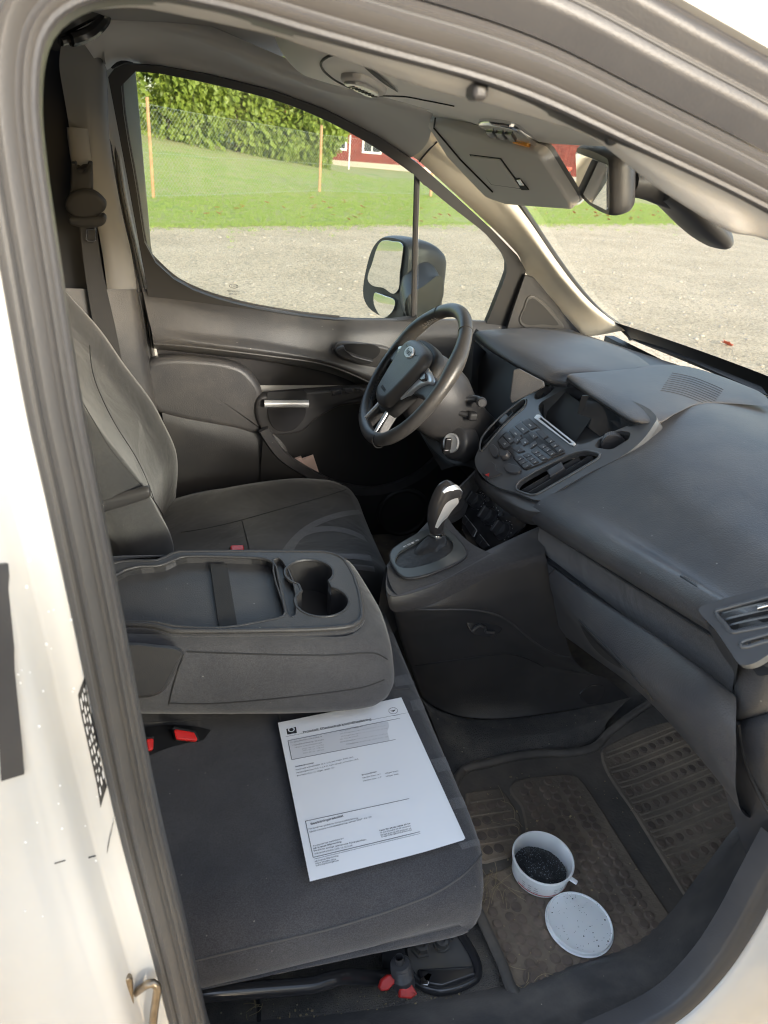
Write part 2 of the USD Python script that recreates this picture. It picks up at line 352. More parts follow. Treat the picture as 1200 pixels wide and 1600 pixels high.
mat('post_wood', (.46, .28, .15), .85, bump=(30, .4, .01), var=((.36, .21, .11), 9))
mat('wire', (.42, .48, .46), .45, metal=.6)
mat('barn_red', (.20, .035, .025), .85, var=((.15, .028, .02), 3))
mat('house_white', (.72, .72, .70), .6)
mat('roof_tile', (.16, .07, .05), .85)
mat('pane_dark', (.03, .035, .04), .05)
mat('bark', (.10, .075, .055), .9, bump=(25, .8, .02))
mat('leaf_red', (.42, .07, .03), .7)
mat('leaf_tan', (.40, .24, .09), .8)
mat('twig', (.25, .22, .19), .9)
mat('orange_red', (.50, .08, .04), .6)
mat('grey_metal', (.45, .45, .45), .5, metal=.5)
mat('stone', (.46, .41, .33), .9, var=((.30, .27, .22), 30))
def pane(name, ior=1.45, tint=(.80, .825, .81)):
    M[name] = usdkit.material(stage, '/World/Looks/'+name, {'t': ('transparent_bsdf', {'color': tint}), 'g': ('glossy_bsdf', {'roughness': .0, 'color': (1, 1, 1)}), 'f': ('fresnel', {'IOR': ior}), 'm': ('mix_closure', {})},
        [('t.BSDF', 'm.closure1'), ('g.BSDF', 'm.closure2'), ('f.fac', 'm.fac')], surface='m.closure')
pane('window_glass', 1.25); pane('lens_clear', 1.5, (.97, .97, .97))
def leafmat(name, c1, c2, c3):
    M[name] = usdkit.material(stage, '/World/Looks/'+name, {'g': ('geometry', {}), 'r': ('rgb_ramp', {'ramp': [(0, c1), (.5, c2), (1, c3)]}), 'd': ('principled_bsdf', {'roughness': .5}), 't': ('translucent_bsdf', {}), 'm': ('mix_closure', {'fac': .35})},
        [('g.random_per_island', 'r.fac'), ('r.color', 'd.base_color'), ('r.color', 't.color'), ('d.BSDF', 'm.closure1'), ('t.BSDF', 'm.closure2')], surface='m.closure')
leafmat('hedge_leaf', (.20, .27, .05), (.34, .42, .10), (.50, .53, .18))
leafmat('far_leaf', (.06, .09, .035), (.10, .14, .05), (.17, .18, .07))
leafmat('autumn_leaf', (.14, .07, .03), (.24, .14, .05), (.12, .13, .05))
leafmat('grass_blade', (.28, .37, .09), (.39, .47, .14), (.56, .52, .26))
M['lawn'] = usdkit.material(stage, '/World/Looks/lawn', {'g': ('geometry', {}), 'n': ('noise_texture', {'scale': .55, 'detail': 8, 'roughness': .7}), 'r': ('rgb_ramp', {'ramp': [(0, (.19, .265, .06)), (.38, (.24, .32, .08)), (.5, (.36, .35, .15)), (.62, (.26, .335, .085)), (1, (.30, .36, .105))]}),
    'f': ('noise_texture', {'scale': 40, 'detail': 4}), 'b': ('bump', {'strength': .9, 'distance': .06}), 'p': ('principled_bsdf', {'roughness': .9})},
    [('g.position', 'n.vector'), ('n.fac', 'r.fac'), ('r.color', 'p.base_color'), ('g.position', 'f.vector'), ('f.fac', 'b.height'), ('b.normal', 'p.normal')], surface='p.BSDF')
M['gravel'] = usdkit.material(stage, '/World/Looks/gravel', {'g': ('geometry', {}), 'n': ('noise_texture', {'scale': .8, 'detail': 9, 'roughness': .7}), 'r': ('rgb_ramp', {'ramp': [(0, (.46, .37, .25)), (.42, (.61, .495, .33)), (.58, (.72, .585, .40)), (1, (.65, .53, .36))]}),
    'v': ('voronoi_texture', {'scale': 32}), 'vr': ('rgb_ramp', {'ramp': [(0, (1.25, 1.22, 1.2)), (.45, (.95, .95, .95)), (.8, (.6, .6, .6)), (1, (.42, .42, .42))]}), 'm': ('mix_color', {'blend_type': 'multiply', 'fac': .9, 'use_clamp': False}),
    'f': ('noise_texture', {'scale': 60, 'detail': 5}), 'b': ('bump', {'strength': 1.0, 'distance': .05}), 'p': ('principled_bsdf', {'roughness': .95})},
    [('g.position', 'n.vector'), ('n.fac', 'r.fac'), ('r.color', 'm.a'), ('g.position', 'v.vector'), ('v.distance', 'vr.fac'), ('vr.color', 'm.b'), ('m.result', 'p.base_color'), ('g.position', 'f.vector'), ('f.fac', 'b.height'), ('b.normal', 'p.normal')], surface='p.BSDF')

# ------------------------------------------------------------------ ground, lawn and what stands behind the van
def lawn_s(x, y): return (y-12.35-.5*x)/1.118
def lawn_z(x, y):
    s = lawn_s(x, y); k = np.clip(.077-.0085*x, .008, .16)
    return .012+np.clip(s, 0, 4)*.004+np.maximum(0, np.minimum(s, 40)-5)*k
def gridmesh(xs, ys, fz):
    X, Y = np.meshgrid(xs, ys); Z = fz(X, Y); return trimesh.Trimesh(np.stack([X, Y, Z], -1).reshape(-1, 3), grid_faces(len(xs), len(ys)), process=False)
xs = np.r_[-2000, -300, np.linspace(-60, 60, 61), 300, 2000]
top('gravel_yard', gridmesh(xs, xs, lambda X, Y: 0*X), 'gravel', smooth=True, kind='structure')
u_ = np.linspace(-70, 70, 281); s_ = np.r_[0, .15, .4, np.linspace(1, 12, 23), np.linspace(13, 75, 50)]
U_, S_ = np.meshgrid(u_, s_)
wob = (meshkit.fbm(np.stack([u_*.9, 0*u_, 0*u_], 1), 4, 3)-.5)*1.1
Sx = S_+np.where(S_ < 4, (1-S_/4), 0)*wob[None]
LX = U_*.894-Sx*.447; LY = 12.35+U_*.447+Sx*.894
LZ = lawn_z(LX, LY)+.03*(meshkit.fbm(np.stack([LX*.5, LY*.5, 0*LX], -1), 3, 5)-.5)+.012; LZ[0] = -.02
top('lawn', trimesh.Trimesh(np.stack([LX, LY, LZ], -1).reshape(-1, 3), grid_faces(281, len(s_))[:, ::-1], process=False), 'lawn', smooth=True, kind='structure')

def instancer(name, mesh, mt, pts, yaws, scales, label, tilt=None):
    p = '/World/'+name; pi = UsdGeom.PointInstancer.Define(stage, p)
    pr_ = usdkit.mesh(stage, p+'/clump', mesh, M[mt], smooth=False); pr_.CreateDoubleSidedAttr(True)
    pi.CreatePrototypesRel().SetTargets([pr_.GetPath()]); n = len(pts)
    pi.CreateProtoIndicesAttr(Vt.IntArray.FromNumpy(np.zeros(n, np.int32))); pi.CreatePositionsAttr(Vt.Vec3fArray.FromNumpy(np.asarray(pts, np.float32)))
    h = np.asarray(yaws)/2; pi.CreateOrientationsAttr(Vt.QuathArray([Gf.Quath(float(np.cos(a)), 0, 0, float(np.sin(a))) for a in h]))
    pi.CreateScalesAttr(Vt.Vec3fArray.FromNumpy(np.repeat(np.asarray(scales, np.float32)[:, None], 3, 1)))
    tag(pi.GetPrim(), label, name.replace('_', ' '), None, 'stuff')
def blades(n, h, spread):
    V, F = [], []
    for i in range(n):
        a = rng.uniform(0, 6.28); b = rng.uniform(0, 6.28); o = np.array([np.cos(b), np.sin(b), 0])*rng.uniform(0, spread); w = .006*np.array([-np.sin(a), np.cos(a), 0]); hh = h*rng.uniform(.6, 1.2); ln = np.array([np.cos(a), np.sin(a), 0])*hh*rng.uniform(.1, .7)
        k = len(V); V += [o-w, o+w, o+ln+[0, 0, hh]]; F.append((k, k+1, k+2))
    return trimesh.Trimesh(np.array(V), np.array(F), process=False)
n = 42000; uu = rng.uniform(-6, 24, n); ss = rng.beta(1, 1.6, n)*15-.1
ss[:3000] = -rng.exponential(.28, 3000)+.1; gx = uu*.894-ss*.447; gy = 12.35+uu*.447+ss*.894
instancer('grass', blades(9, .038, .06), 'grass_blade', np.stack([gx, gy, lawn_z(gx, gy)+.012], 1), rng.uniform(0, 6.28, n), rng.uniform(.5, 1.3, n), 'short green lawn grass with drier straw-coloured patches beyond the gravel')
n = 22000; st = trimesh.creation.icosphere(1, .5); st.vertices *= [1, .8, .55]; gx = rng.uniform(-6, 16, n); gy = 1.6+rng.beta(1, 1.3, n)*15; ok = lawn_s(gx, gy) < -.1
instancer('loose_stones', st, 'stone', np.stack([gx, gy, 0*gx+.003], 1)[ok], rng.uniform(0, 6.28, ok.sum()), (rng.pareto(3, n)*.012+.012).clip(0, .07)[ok], 'loose pale stones scattered over the gravel yard')

def leaf_cloud(c, rad, n, size, seed, droop=.5, clumps=14):
    r = np.random.default_rng(seed); cc = r.normal(size=(clumps, 3)); cc /= np.linalg.norm(cc, axis=1, keepdims=True); cc *= r.uniform(.35, .85, (clumps, 1))
    k = r.integers(0, clumps, n); d = r.normal(size=(n, 3)); d /= np.linalg.norm(d, axis=1, keepdims=True)
    p = cc[k]+d*(.37*r.uniform(.35, 1.08, (n, 1))**.6); p = np.asarray(c)+p*np.asarray(rad)
    a = r.normal(size=(n, 3))*.7+d*.6; a[:, 2] -= droop; a /= np.linalg.norm(a, axis=1, keepdims=True)
    b = np.cross(a, r.normal(size=(n, 3))); b /= np.linalg.norm(b, axis=1, keepdims=True); s = size*r.uniform(.6, 1.3, (n, 1))
    V = np.stack([p, p+a*s*.5+b*s*.28, p+a*s, p+a*s*.5-b*s*.28], 1).reshape(-1, 3); i = np.arange(n)*4
    return trimesh.Trimesh(V, np.vstack([np.stack([i, i+1, i+2], 1), np.stack([i, i+2, i+3], 1)])[np.argsort(np.r_[i, i], kind='stable')], process=False)
def limbs(base, h, spread, n, seed, r0=.12):
    r = np.random.default_rng(seed); b = np.asarray(base, float); out = [tube([b-[0, 0, .2], b+[.05, 0, h*.4], b+[0, .1, h*.75]], r0, 8, 8, up=(1, 0, 0), scale=np.linspace(1, .4, 8))]
    for i in range(n):
        a = r.uniform(0, 6.28); z0 = h*r.uniform(.15, .6); e = np.array([np.cos(a), np.sin(a), 0])*spread*r.uniform(.5, .9)
        out.append(tube([b+[0, 0, z0], b+e*.5+[0, 0, z0+h*.15], b+e+[0, 0, z0+h*.4]], r0*.35, 6, 6, up=(.3, .9, .1), scale=np.linspace(1, .3, 6)))
    return trimesh.util.concatenate(out)
def shrub(x, s, rad, h, seed, label, mt='hedge_leaf', n=13000, size=.25, name='leafy_shrub', grp='tall shrubs behind the wire fence', trunk=0.0, cat='shrub', droop=.8):
    y = 12.35+.5*x+1.118*s; z = lawn_z(x, y); t = thing(name, label, cat, grp)
    part(t, 'crown', leaf_cloud((x, y, z+trunk+h*.47), (rad*1.15, rad*.9, h*.6), n, size, seed, droop, 22), mt, False)
    part(t, 'trunk', limbs((x, y, z), trunk+h*.8, rad*.8, 7, seed, .07+trunk*.05), 'bark', 40)
shrub(-6.2, 17.5, 2.2, 5.2, 11, 'tall bright green shrub at the far left end of the hedge')
shrub(-3.4, 17.0, 2.1, 5.0, 12, 'tall bright green shrub behind the left fence post')
shrub(-.6, 16.8, 2.1, 5.2, 13, 'tall bright green shrub between the two wooden fence posts')
shrub(2.0, 16.6, 2.0, 5.0, 14, 'drooping green shrub in the middle of the hedge')
shrub(4.3, 16.2, 1.9, 4.6, 15, 'drooping green shrub just left of the right fence post')
shrub(5.3, 15.6, 1.0, 3.9, 16, 'narrow bright green shrub at the right end of the hedge by the red house', n=8000)
# fence
def stake(name, base, h, w, mt, label):
    b = np.asarray(base, float); m = pillow(frame(b-[0, 0, .25], (0, 0, 1)), [(-w, -w), (w, -w), (w, w), (-w, w)], h+.25, .012, 0)
    top(name, m, mt, label, 'fence post', group='fence posts on the lawn')
A_ = at(240, 310, z=0.03); B_ = at(499, 304, z=0.03)
stake('fence_post', A_, 1.98, .032, 'post_wood', 'left orange-brown wooden fence post on the lawn')
stake('fence_post', B_, 1.8, .034, 'post_wood', 'orange-brown wooden fence post in front of the hedge end and red house')
D_ = (B_-A_)/np.linalg.norm(B_-A_); C_ = A_-D_*4.0; E_ = np.array([13.5, 27.5, 0.0]); G_ = at(545, 262, z=.25)
stake('fence_post', (G_[0], G_[1], lawn_z(G_[0], G_[1])), 1.55, .03, 'house_white', 'thin pale fence post in front of the red house wall')
Q_ = at(672, 309, z=.03); stake('fence_post', Q_, .75, .04, 'post_wood', 'short wooden stake seen through the quarter window')
def net(P0, P1, h0, h1, step=.10):
    out = []; ln = np.linalg.norm(P1[:2]-P0[:2]); d = (P1-P0)/ln
    def pt(a, b): q = P0+d*a; z = lawn_z(q[0], q[1]); return np.array([q[0], q[1], z+b*(h0+(h1-h0)*a/ln)])
    hh = (h0+h1)/2
    for a in np.arange(-hh, ln, step):
        for sg in (0, 1):
            a0, b0 = max(a, 0), 0; a0, b0 = (a, 0.0) if a >= 0 else (0.0, -a/hh); a1, b1 = (a+hh, 1.0) if a+hh <= ln else (ln, (ln-a)/hh)
            if a1-a0 < .02: continue
            p, q = (pt(a0, b0), pt(a1, b1)) if sg == 0 else (pt(a0, 1-b0), pt(a1, 1-b1))
            out.append(tube([p, q], .0014, 3, up=(d[1], -d[0], .3)))
    for b in (1.0, .5, .03): out.append(tube([pt(a, b) for a in np.linspace(0, ln, 8)], .0022, 4, up=(d[1], -d[0], .01)))
    return trimesh.util.concatenate(out)
f_ = thing('wire_fence', 'sagging green-grey chain-link fence strung along the wooden posts', 'fence')
part(f_, 'chain_link', net(C_, A_, 1.85, 1.85), 'wire', False, kind='stuff'); part(f_, 'chain_link', net(A_, B_, 1.85, 1.5), 'wire', False, kind='stuff')
part(f_, 'chain_link', net(B_, E_, 1.5, 1.4), 'wire', False, kind='stuff')
# red house
def house(name, label, base_px, depth, wall_w, wall_h, yaw, windows, roofh=2.2, deep=6, zb=.2, mt='barn_red'):
    c = CAM+ray(*base_px)*depth; c[2] = zb; R = np.array([[np.cos(yaw), -np.sin(yaw), 0], [np.sin(yaw), np.cos(yaw), 0], [0, 0, 1]])
    t = thing(name, label, 'house')
    def T(m): m = m.copy(); m.vertices = np.asarray(m.vertices) @ R.T+c; return m
    part(t, 'wall', T(box3((0, deep/2, wall_h/2), (wall_w, deep, wall_h))), mt)
    part(t, 'stone_base', T(box3((0, deep/2, -.1), (wall_w+.06, deep+.06, .7))), 'stone')
    part(t, 'batten', [T(box3((x, -.012, wall_h/2+.1), (.05, .024, wall_h-.3))) for x in np.arange(-wall_w/2+.1, wall_w/2, .25) if not any(abs(x-w[0]) < w[2]/2+.08 for w in windows)], mt, kind='stuff')
    rp = Polygon([(-.5, wall_h-.25), (deep/2, wall_h+roofh), (deep+.5, wall_h-.25), (deep+.5, wall_h-.1), (deep/2, wall_h+roofh+.18), (-.5, wall_h-.1)])
    part(t, 'roof', T(plate((np.array([-wall_w/2-.4, 0, 0]), np.array([0, 1., 0]), np.array([0, 0, 1.]), np.array([1., 0, 0])), rp, t=wall_w+.8)), 'roof_tile')
    for g in (-wall_w/2, wall_w/2-.1): part(t, 'gable', T(plate((np.array([g, 0, 0]), np.array([0, 1., 0]), np.array([0, 0, 1.]), np.array([1., 0, 0])), Polygon([(0, wall_h), (deep, wall_h), (deep/2, wall_h+roofh-.1)]), t=.1)), mt)
    for x, z, w, h in windows:
        fr = Polygon([(x-w/2, z), (x+w/2, z), (x+w/2, z+h), (x-w/2, z+h)]); hol = []
        for i in range(2):
            for j in range(2):
                x0, z0 = x-w/2+.1+i*(w/2-.07), z+.1+j*(h/2-.07); hol.append([(x0, z0), (x0+w/2-.13, z0), (x0+w/2-.13, z0+h/2-.13), (x0, z0+h/2-.13)])
        F = (np.array([0, -.0, 0.]), np.array([1., 0, 0]), np.array([0, 0, 1.]), np.array([0, -1., 0]))
        wn = part(t, 'window', T(plate(F, list(fr.exterior.coords), hol, t=.07)), 'house_white')
        for hp in hol: part(wn, 'pane', T(plate(F, hp, t=.02)), 'pane_dark')
house('red_house', 'dark red wooden house with white framed windows right of the hedge', (600, 262), 40, 11.5, 3.2, math.radians(-4), [(-2.75, .75, 1.2, 1.35), (-.75, .7, 1.1, 1.3), (2.6, .75, 1.2, 1.35)])
house('red_barn', 'faded red barn seen through the windscreen above the rear-view mirror', (945, 255), 46, 9, 3.0, math.radians(-42), [(0, .9, 1.0, 1.1)], mt='barn_red')
k_ = CAM+ray(872, 285)*24; k_[2] = lawn_z(k_[0], k_[1]); t = thing('garden_cabinet', 'orange-red upright cabinet with a grey hose ring, standing on the lawn beyond the windscreen', 'cabinet')
Rk = np.array([[np.cos(-.6), -np.sin(-.6), 0], [np.sin(-.6), np.cos(-.6), 0], [0, 0, 1]])
part(t, 'body', rbox(k_+[0, 0, .62], (.62, .5, 1.1), .03, Rk), 'orange_red'); part(t, 'lid', rbox(k_+[0, 0, 1.2], (.68, .56, .08), .02, Rk), 'orange_red'); part(t, 'door', rbox(k_+Rk@np.array([.3, .0, .62]), (.06, .44, 1.0), .02, Rk), 'deep_black')
for dx in (-.25, .25): part(t, 'foot', rbox(k_+Rk@np.array([dx, 0, .03]), (.06, .4, .1), .01, Rk), 'deep_black')
a_ = np.linspace(0, 6.283, 33); part(t, 'hose_ring', tube(np.stack([.28*np.cos(a_), 0*a_, .42*np.sin(a_)+.5], 1) @ Rk.T+k_+RT*.72, .035, 8, up=tuple(Rk[:, 1])), 'grey_metal')
# trees further off and behind
def far_tree(x, y, h, rad, seed, label, mt='far_leaf', n=5000, trunk=2.0, size=.3):
    z = float(lawn_z(np.array(x), np.array(y))) if lawn_s(x, y) > 0 else 0.0
    t = thing('tree', label, 'tree', 'trees around the yard'); part(t, 'crown', leaf_cloud((x, y, z+trunk+(h-trunk)*.5), (rad, rad, (h-trunk)*.55), n, size, seed, .4, 18), mt, False); part(t, 'trunk', limbs((x, y, z), h*.75, rad*.8, 8, seed, .22), 'bark', 40)
far_tree(40, 52, 11, 5, 21, 'broad green tree behind the red barn')
far_tree(52, 44, 10, 5, 22, 'pale green tree to the right of the red barn')
far_tree(30, 55, 10, 4.5, 23, 'round green tree between the red house and the barn')
far_tree(62, 30, 12, 5.5, 24, 'green tree at the far right of the yard')
far_tree(16, 52, 10, 4.5, 25, 'dark green tree behind the red house')
far_tree(-26, 20, 9, 3.2, 26, 'thin brown-leaved tree rising from the slope behind the van', 'autumn_leaf', 2600)
far_tree(-34, 10, 10, 3.5, 27, 'tall green tree on the slope far behind the van', n=2600)
far_tree(-48, 18, 8, 4, 28, 'low green tree far behind the van')
# fallen leaves
lf = Polygon([(0, -.06), (.02, -.03), (.06, -.035), (.045, 0), (.07, .03), (.03, .03), (0, .08), (-.03, .03), (-.07, .03), (-.045, 0), (-.06, -.035), (-.02, -.03)])
def leafmesh(p, s, yaw, tilt): 
    m = plate(frame(p, (np.sin(tilt), .2, np.cos(tilt)), (np.cos(yaw), np.sin(yaw), 0)), affinity.scale(lf, s, s, origin=(0, 0)), t=.003); return m
top('maple_leaf', leafmesh(at(1138, 537, z=.02), 1.0, .4, .5), 'leaf_red', 'single dark red maple leaf lying on the gravel outside the windscreen', 'leaf')
ll = []
for i in range(130):
    u1 = rng.uniform(-2, 20); s1 = rng.beta(1.1, 2.2)*6; x1 = u1*.894-s1*.447; y1 = 12.35+u1*.447+s1*.894; ll.append(leafmesh(np.array([x1, y1, lawn_z(x1, y1)+.06]), rng.uniform(.5, 1.15), rng.uniform(0, 6), rng.uniform(-.6, .6)))
top('fallen_leaves', ll[::2], 'leaf_tan', 'tan fallen leaves scattered on the lawn edge', 'leaves', kind='stuff')
top('fallen_leaves', ll[1::2], 'leaf_red', 'reddish fallen leaves scattered on the lawn edge', 'leaves', kind='stuff')
b1 = at(215, 285, z=.05); top('fallen_twigs', [tube([b1, b1+[.5, .3, .12], b1+[1.2, .4, .03]], .012, 5, 7), tube([b1+[.3, .2, .08], b1+[.6, -.1, .3]], .008, 5), tube([b1+[.7, .3, .1], b1+[1.0, .7, .28], b1+[1.3, .8, .3]], .007, 5, 6)], 'twig', 'bare grey fallen branch on the lawn by the left fence post', 'branch')
# ------------------------------------------------------------------ the van: shell, far side, roof
V = thing('van', 'white van seen through its open passenger door, with worn black cabin trim', 'van')
def ext(P, f=1.0):  # mirror to the near side
    Q = np.array(P, float); Q[:, 1] *= -1; return Q

# --- far door opening: window frame, glass
win_main = [(190, 112), (196, 109), (250, 112), (320, 126), (420, 151), (500, 181), (580, 224), (645, 269), (638, 494), (580, 497), (530, 495), (400, 477), (340, 462), (285, 440), (250, 412), (228, 383), (215, 300)]
win_q = [(661, 286), (700, 318), (745, 353), (776, 386), (788, 408), (784, 432), (765, 480), (757, 500), (657, 500)]
outer = [(170, 118), (180, 105), (195, 98), (250, 101), (325, 114), (425, 139), (505, 168), (588, 210), (650, 252), (705, 300), (765, 355), (805, 396), (817, 418), (815, 440), (800, 475), (786, 520), (786, 540), (640, 520), (530, 512), (400, 492), (300, 470), (232, 458), (222, 400), (195, 250)]
fd = part(V, 'driver_door', pixplate(((0, .815, 1.13), FAR[1]), [(218, 452), (300, 462), (400, 478), (530, 498), (640, 500), (800, 505), (850, 700), (800, 900), (300, 900), (275, 800), (258, 700), (240, 560)], t=.02), 'trim_plastic', label='black moulded inner panel of the driver\'s door')
part(fd, 'window_frame', pixplate(FAR, outer, [win_main[::-1], win_q[::-1]], t=.022), 'seal_black')
part(fd, 'window_rubber', tube(resample(LP(FAR, win_main[10:]+win_main[:8]), 90), .004, 6, up=FAR[1]), 'rubber')
part(fd, 'window_glass', pixplate(((0, .812, 1.13), FAR[1]), [(186, 104), (250, 106), (325, 120), (425, 145), (505, 175), (588, 217), (652, 262), (648, 502), (530, 503), (400, 485), (290, 455), (226, 400)], t=.004), 'window_glass')
part(fd, 'quarter_glass', pixplate(((0, .812, 1.13), FAR[1]), [(656, 276), (705, 312), (750, 348), (782, 384), (793, 410), (785, 440), (762, 505), (652, 506)], t=.004), 'window_glass')
part(fd, 'division_bar', tube(LP(((0, .795, 1.13), FAR[1]), [(652, 262), (648, 400), (646, 505)]), .008, 8, up=(1, 0, 0)), 'rubber')
# markings etched on the glass
gfr = frame(at(365, 447, pl=FAR), -np.array(FAR[1]), (1, 0, -.05))
a_ = np.linspace(0, 6.283, 25)[:-1]
ov = Polygon(np.stack([.012*np.cos(a_), .006*np.sin(a_)], 1)); part(fd, 'glass_marking', [plate(gfr, ov.difference(ov.buffer(-.0012)), t=.0006), words(gfr, 'Ford', .005, -.006, -.002, t=.0006), words(gfr, 'TEMPERLITE', .004, -.018, -.016, t=.0006), words(gfr, '43R-00', .004, -.012, -.024, t=.0006), plate(gfr, [(-.012, -.042), (-.002, -.042), (-.002, -.032), (-.012, -.032)], t=.0006)], 'ink')
# --- upper pad, crease, piping
upad = [L('y', (221, 452, .805), (300, 463, .805), (400, 479, .805), (470, 491, .805), (530, 498, .805), (600, 499, .805), (680, 498, .805), (760, 501, .805), (830, 510, .805)),
        L('y', (222, 452, .788), (300, 464, .785), (400, 480, .785), (470, 493, .785), (530, 500, .785), (600, 501, .785), (680, 502, .785), (760, 505, .785), (830, 520, .785)),
        L('y', (226, 470, .768), (300, 484, .762), (400, 502, .762), (470, 514, .76), (530, 522, .76), (600, 524, .76), (680, 528, .76), (760, 535, .76), (830, 560, .765)),
        L('y', (234, 505, .752), (300, 516, .745), (400, 530, .742), (470, 542, .742), (530, 552, .742), (600, 566, .742), (680, 580, .745), (760, 600, .745), (830, 620, .75)),
        L('y', (240, 536, .745), (300, 541, .737), (400, 553, .735), (470, 562, .735), (540, 580, .735), (595, 606, .737), (660, 640, .74), (740, 680, .74), (830, 720, .75)),
        L('y', (241, 542, .765), (300, 548, .765), (400, 560, .765), (470, 570, .765), (540, 588, .765), (592, 613, .765), (655, 648, .765), (735, 688, .765), (825, 728, .765)),
        L('y', (242, 545, .81), (300, 551, .81), (400, 562, .81), (470, 573, .81), (540, 592, .81), (590, 618, .81), (650, 652, .81), (730, 692, .81), (820, 732, .81))]
part(fd, 'upper_pad', loft(upad, 70, 60), 'grained_plastic', True)
part(fd, 'piping', tube(resample(upad[4]+[0, -.002, -.001], 60), .0028, 8, up=(0, 1, 0)), 'rubber_dusty')
DP = ((0, .79, .9), (0, 1, 0))
DM = ((0, .768, .9), (0, 1, 0))
part(fd, 'armrest_pad', pixpillow(DP, [(243, 556), (290, 553), (335, 557), (372, 566), (395, 584), (408, 606), (413, 635), (411, 672), (365, 664), (300, 652), (254, 641)], 60, h=.036, bevel=.018, rnd=.004, steps=6), 'grained_plastic', True)
part(fd, 'lower_panel', loft([L('y', (253, 645, .768), (320, 656, .764), (415, 673, .762), (440, 690, .762), (452, 712, .762)), L('y', (256, 665, .762), (320, 684, .755), (390, 702, .752), (430, 714, .750), (458, 724, .748)), L('y', (262, 720, .762), (320, 735, .758), (400, 748, .75), (450, 752, .745), (500, 762, .74)), L('y', (270, 830, .75), (340, 850, .75), (420, 860, .72), (480, 860, .72), (540, 860, .72))], 30, 30), 'trim_plastic', 20)
lipc = [(412, 670), (424, 690), (442, 712), (470, 731), (505, 750), (545, 763), (585, 766), (620, 758), (655, 741), (690, 712), (730, 690)]
part(fd, 'map_pocket', sweep(resample(LC('y', .725, lipc), 60), [(-.014, -.012), (.012, -.012), (.016, -.004), (.014, .006), (.006, .010), (-.010, .010), (-.014, .004)], up=(0, 1, 0)), 'grained_plastic', 40)
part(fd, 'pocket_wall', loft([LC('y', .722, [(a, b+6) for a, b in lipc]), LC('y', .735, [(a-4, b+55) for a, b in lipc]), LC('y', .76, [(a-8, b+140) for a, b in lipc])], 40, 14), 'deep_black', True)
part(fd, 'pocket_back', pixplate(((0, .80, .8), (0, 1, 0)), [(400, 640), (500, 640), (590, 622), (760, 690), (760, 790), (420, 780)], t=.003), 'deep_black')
sp = at(630, 800, y=.72); part(fd, 'speaker_grille', lathe(sp, (0, -1, 0), [(.085, -.02), (.085, .004), (.078, .008), (.07, .004), (.0, .010)]), 'deep_black', 30)
# pull cup, silver handle, switches, release handle
part(fd, 'pull_cup', pixpillow(DM, [(411, 612), (480, 606), (575, 600), (590, 606), (575, 622), (520, 634), (490, 652), (472, 668), (440, 675), (416, 672)], 60, h=.03, bevel=.01, rnd=.003), 'trim_plastic', 30)
CP = ((0, .736, .9), (0, 1, 0))
part(fd, 'cup_recess', pixplate(CP, [(418, 613), (474, 609), (479, 614), (479, 626), (417, 628)], t=.002), 'deep_black')
part(fd, 'cup_recess', pixpillow(CP, [(418, 640), (478, 640), (474, 655), (462, 669), (428, 669), (422, 660)], 30, h=.003, bevel=.002, rnd=.002), 'gloss_black')
part(fd, 'pull_handle', skin([[at(x_, 630.5, y=.722)+np.array([0, b*.010, a*.0105]) for a, b in [(1, 0), (.7, -.8), (0, -1.1), (-.7, -.8), (-1, 0), (-.7, .6), (.7, .6)]] for x_ in (413, 416, 430, 448, 466, 479, 482)], 20, caps=True), 'silver', 50, label='satin silver pull handle of the driver\'s door')
for q in ([(516, 609), (532, 607), (534, 615), (519, 618)], [(536, 606), (548, 605), (552, 612), (538, 614)], [(554, 605), (562, 604), (566, 610), (556, 612)]):
    part(fd, 'window_switch', pixpillow(((0, .738, .9), (0, 1, 0)), q, h=.008, bevel=.003, rnd=.001), 'button_black')
HP = ((0, .742, 1.0), (0, 1, .35))
hb = [(519, 548), (524, 538), (535, 533), (575, 536), (600, 540), (612, 548), (606, 562), (590, 572), (566, 569), (535, 560)]
P_ = closed(LP(HP, hb), 60); fr_ = frame(P_.mean(0), (0, -1, -.35), (1, 0, 0)); q_ = Polygon(to2(fr_, P_))
part(fd, 'handle_bezel', pillow(fr_, q_, h=.012, bevel=.005, rnd=.002), 'grained_plastic')
part(fd, 'handle_recess', pixplate(((0, .728, 1.0), (0, 1, .35)), [(536, 538), (560, 537), (590, 541), (594, 547), (584, 560), (570, 562), (540, 553)], 30, t=.002), 'deep_black')
part(fd, 'release_handle', pixpillow(((0, .724, 1.0), (0, 1, .35)), [(524, 545), (536, 539), (541, 548), (560, 555), (582, 561), (574, 567), (545, 560), (528, 553)], 40, h=.012, bevel=.005, rnd=.001), 'trim_plastic')
top('paper_packet', pixplate(((0, .74, .8), (0, 1, .15)), [(456, 717), (470, 712), (472, 716), (489, 710), (498, 737), (480, 748), (464, 735)], t=.01), 'pink_card', 'pale pink card packet with dark print tucked in the driver door pocket', 'packet')
part('/World/paper_packet', 'print', pixplate(((0, .7395, .8), (0, 1, .15)), [(470, 722), (482, 718), (487, 733), (479, 737)], t=.0015), 'label_black')

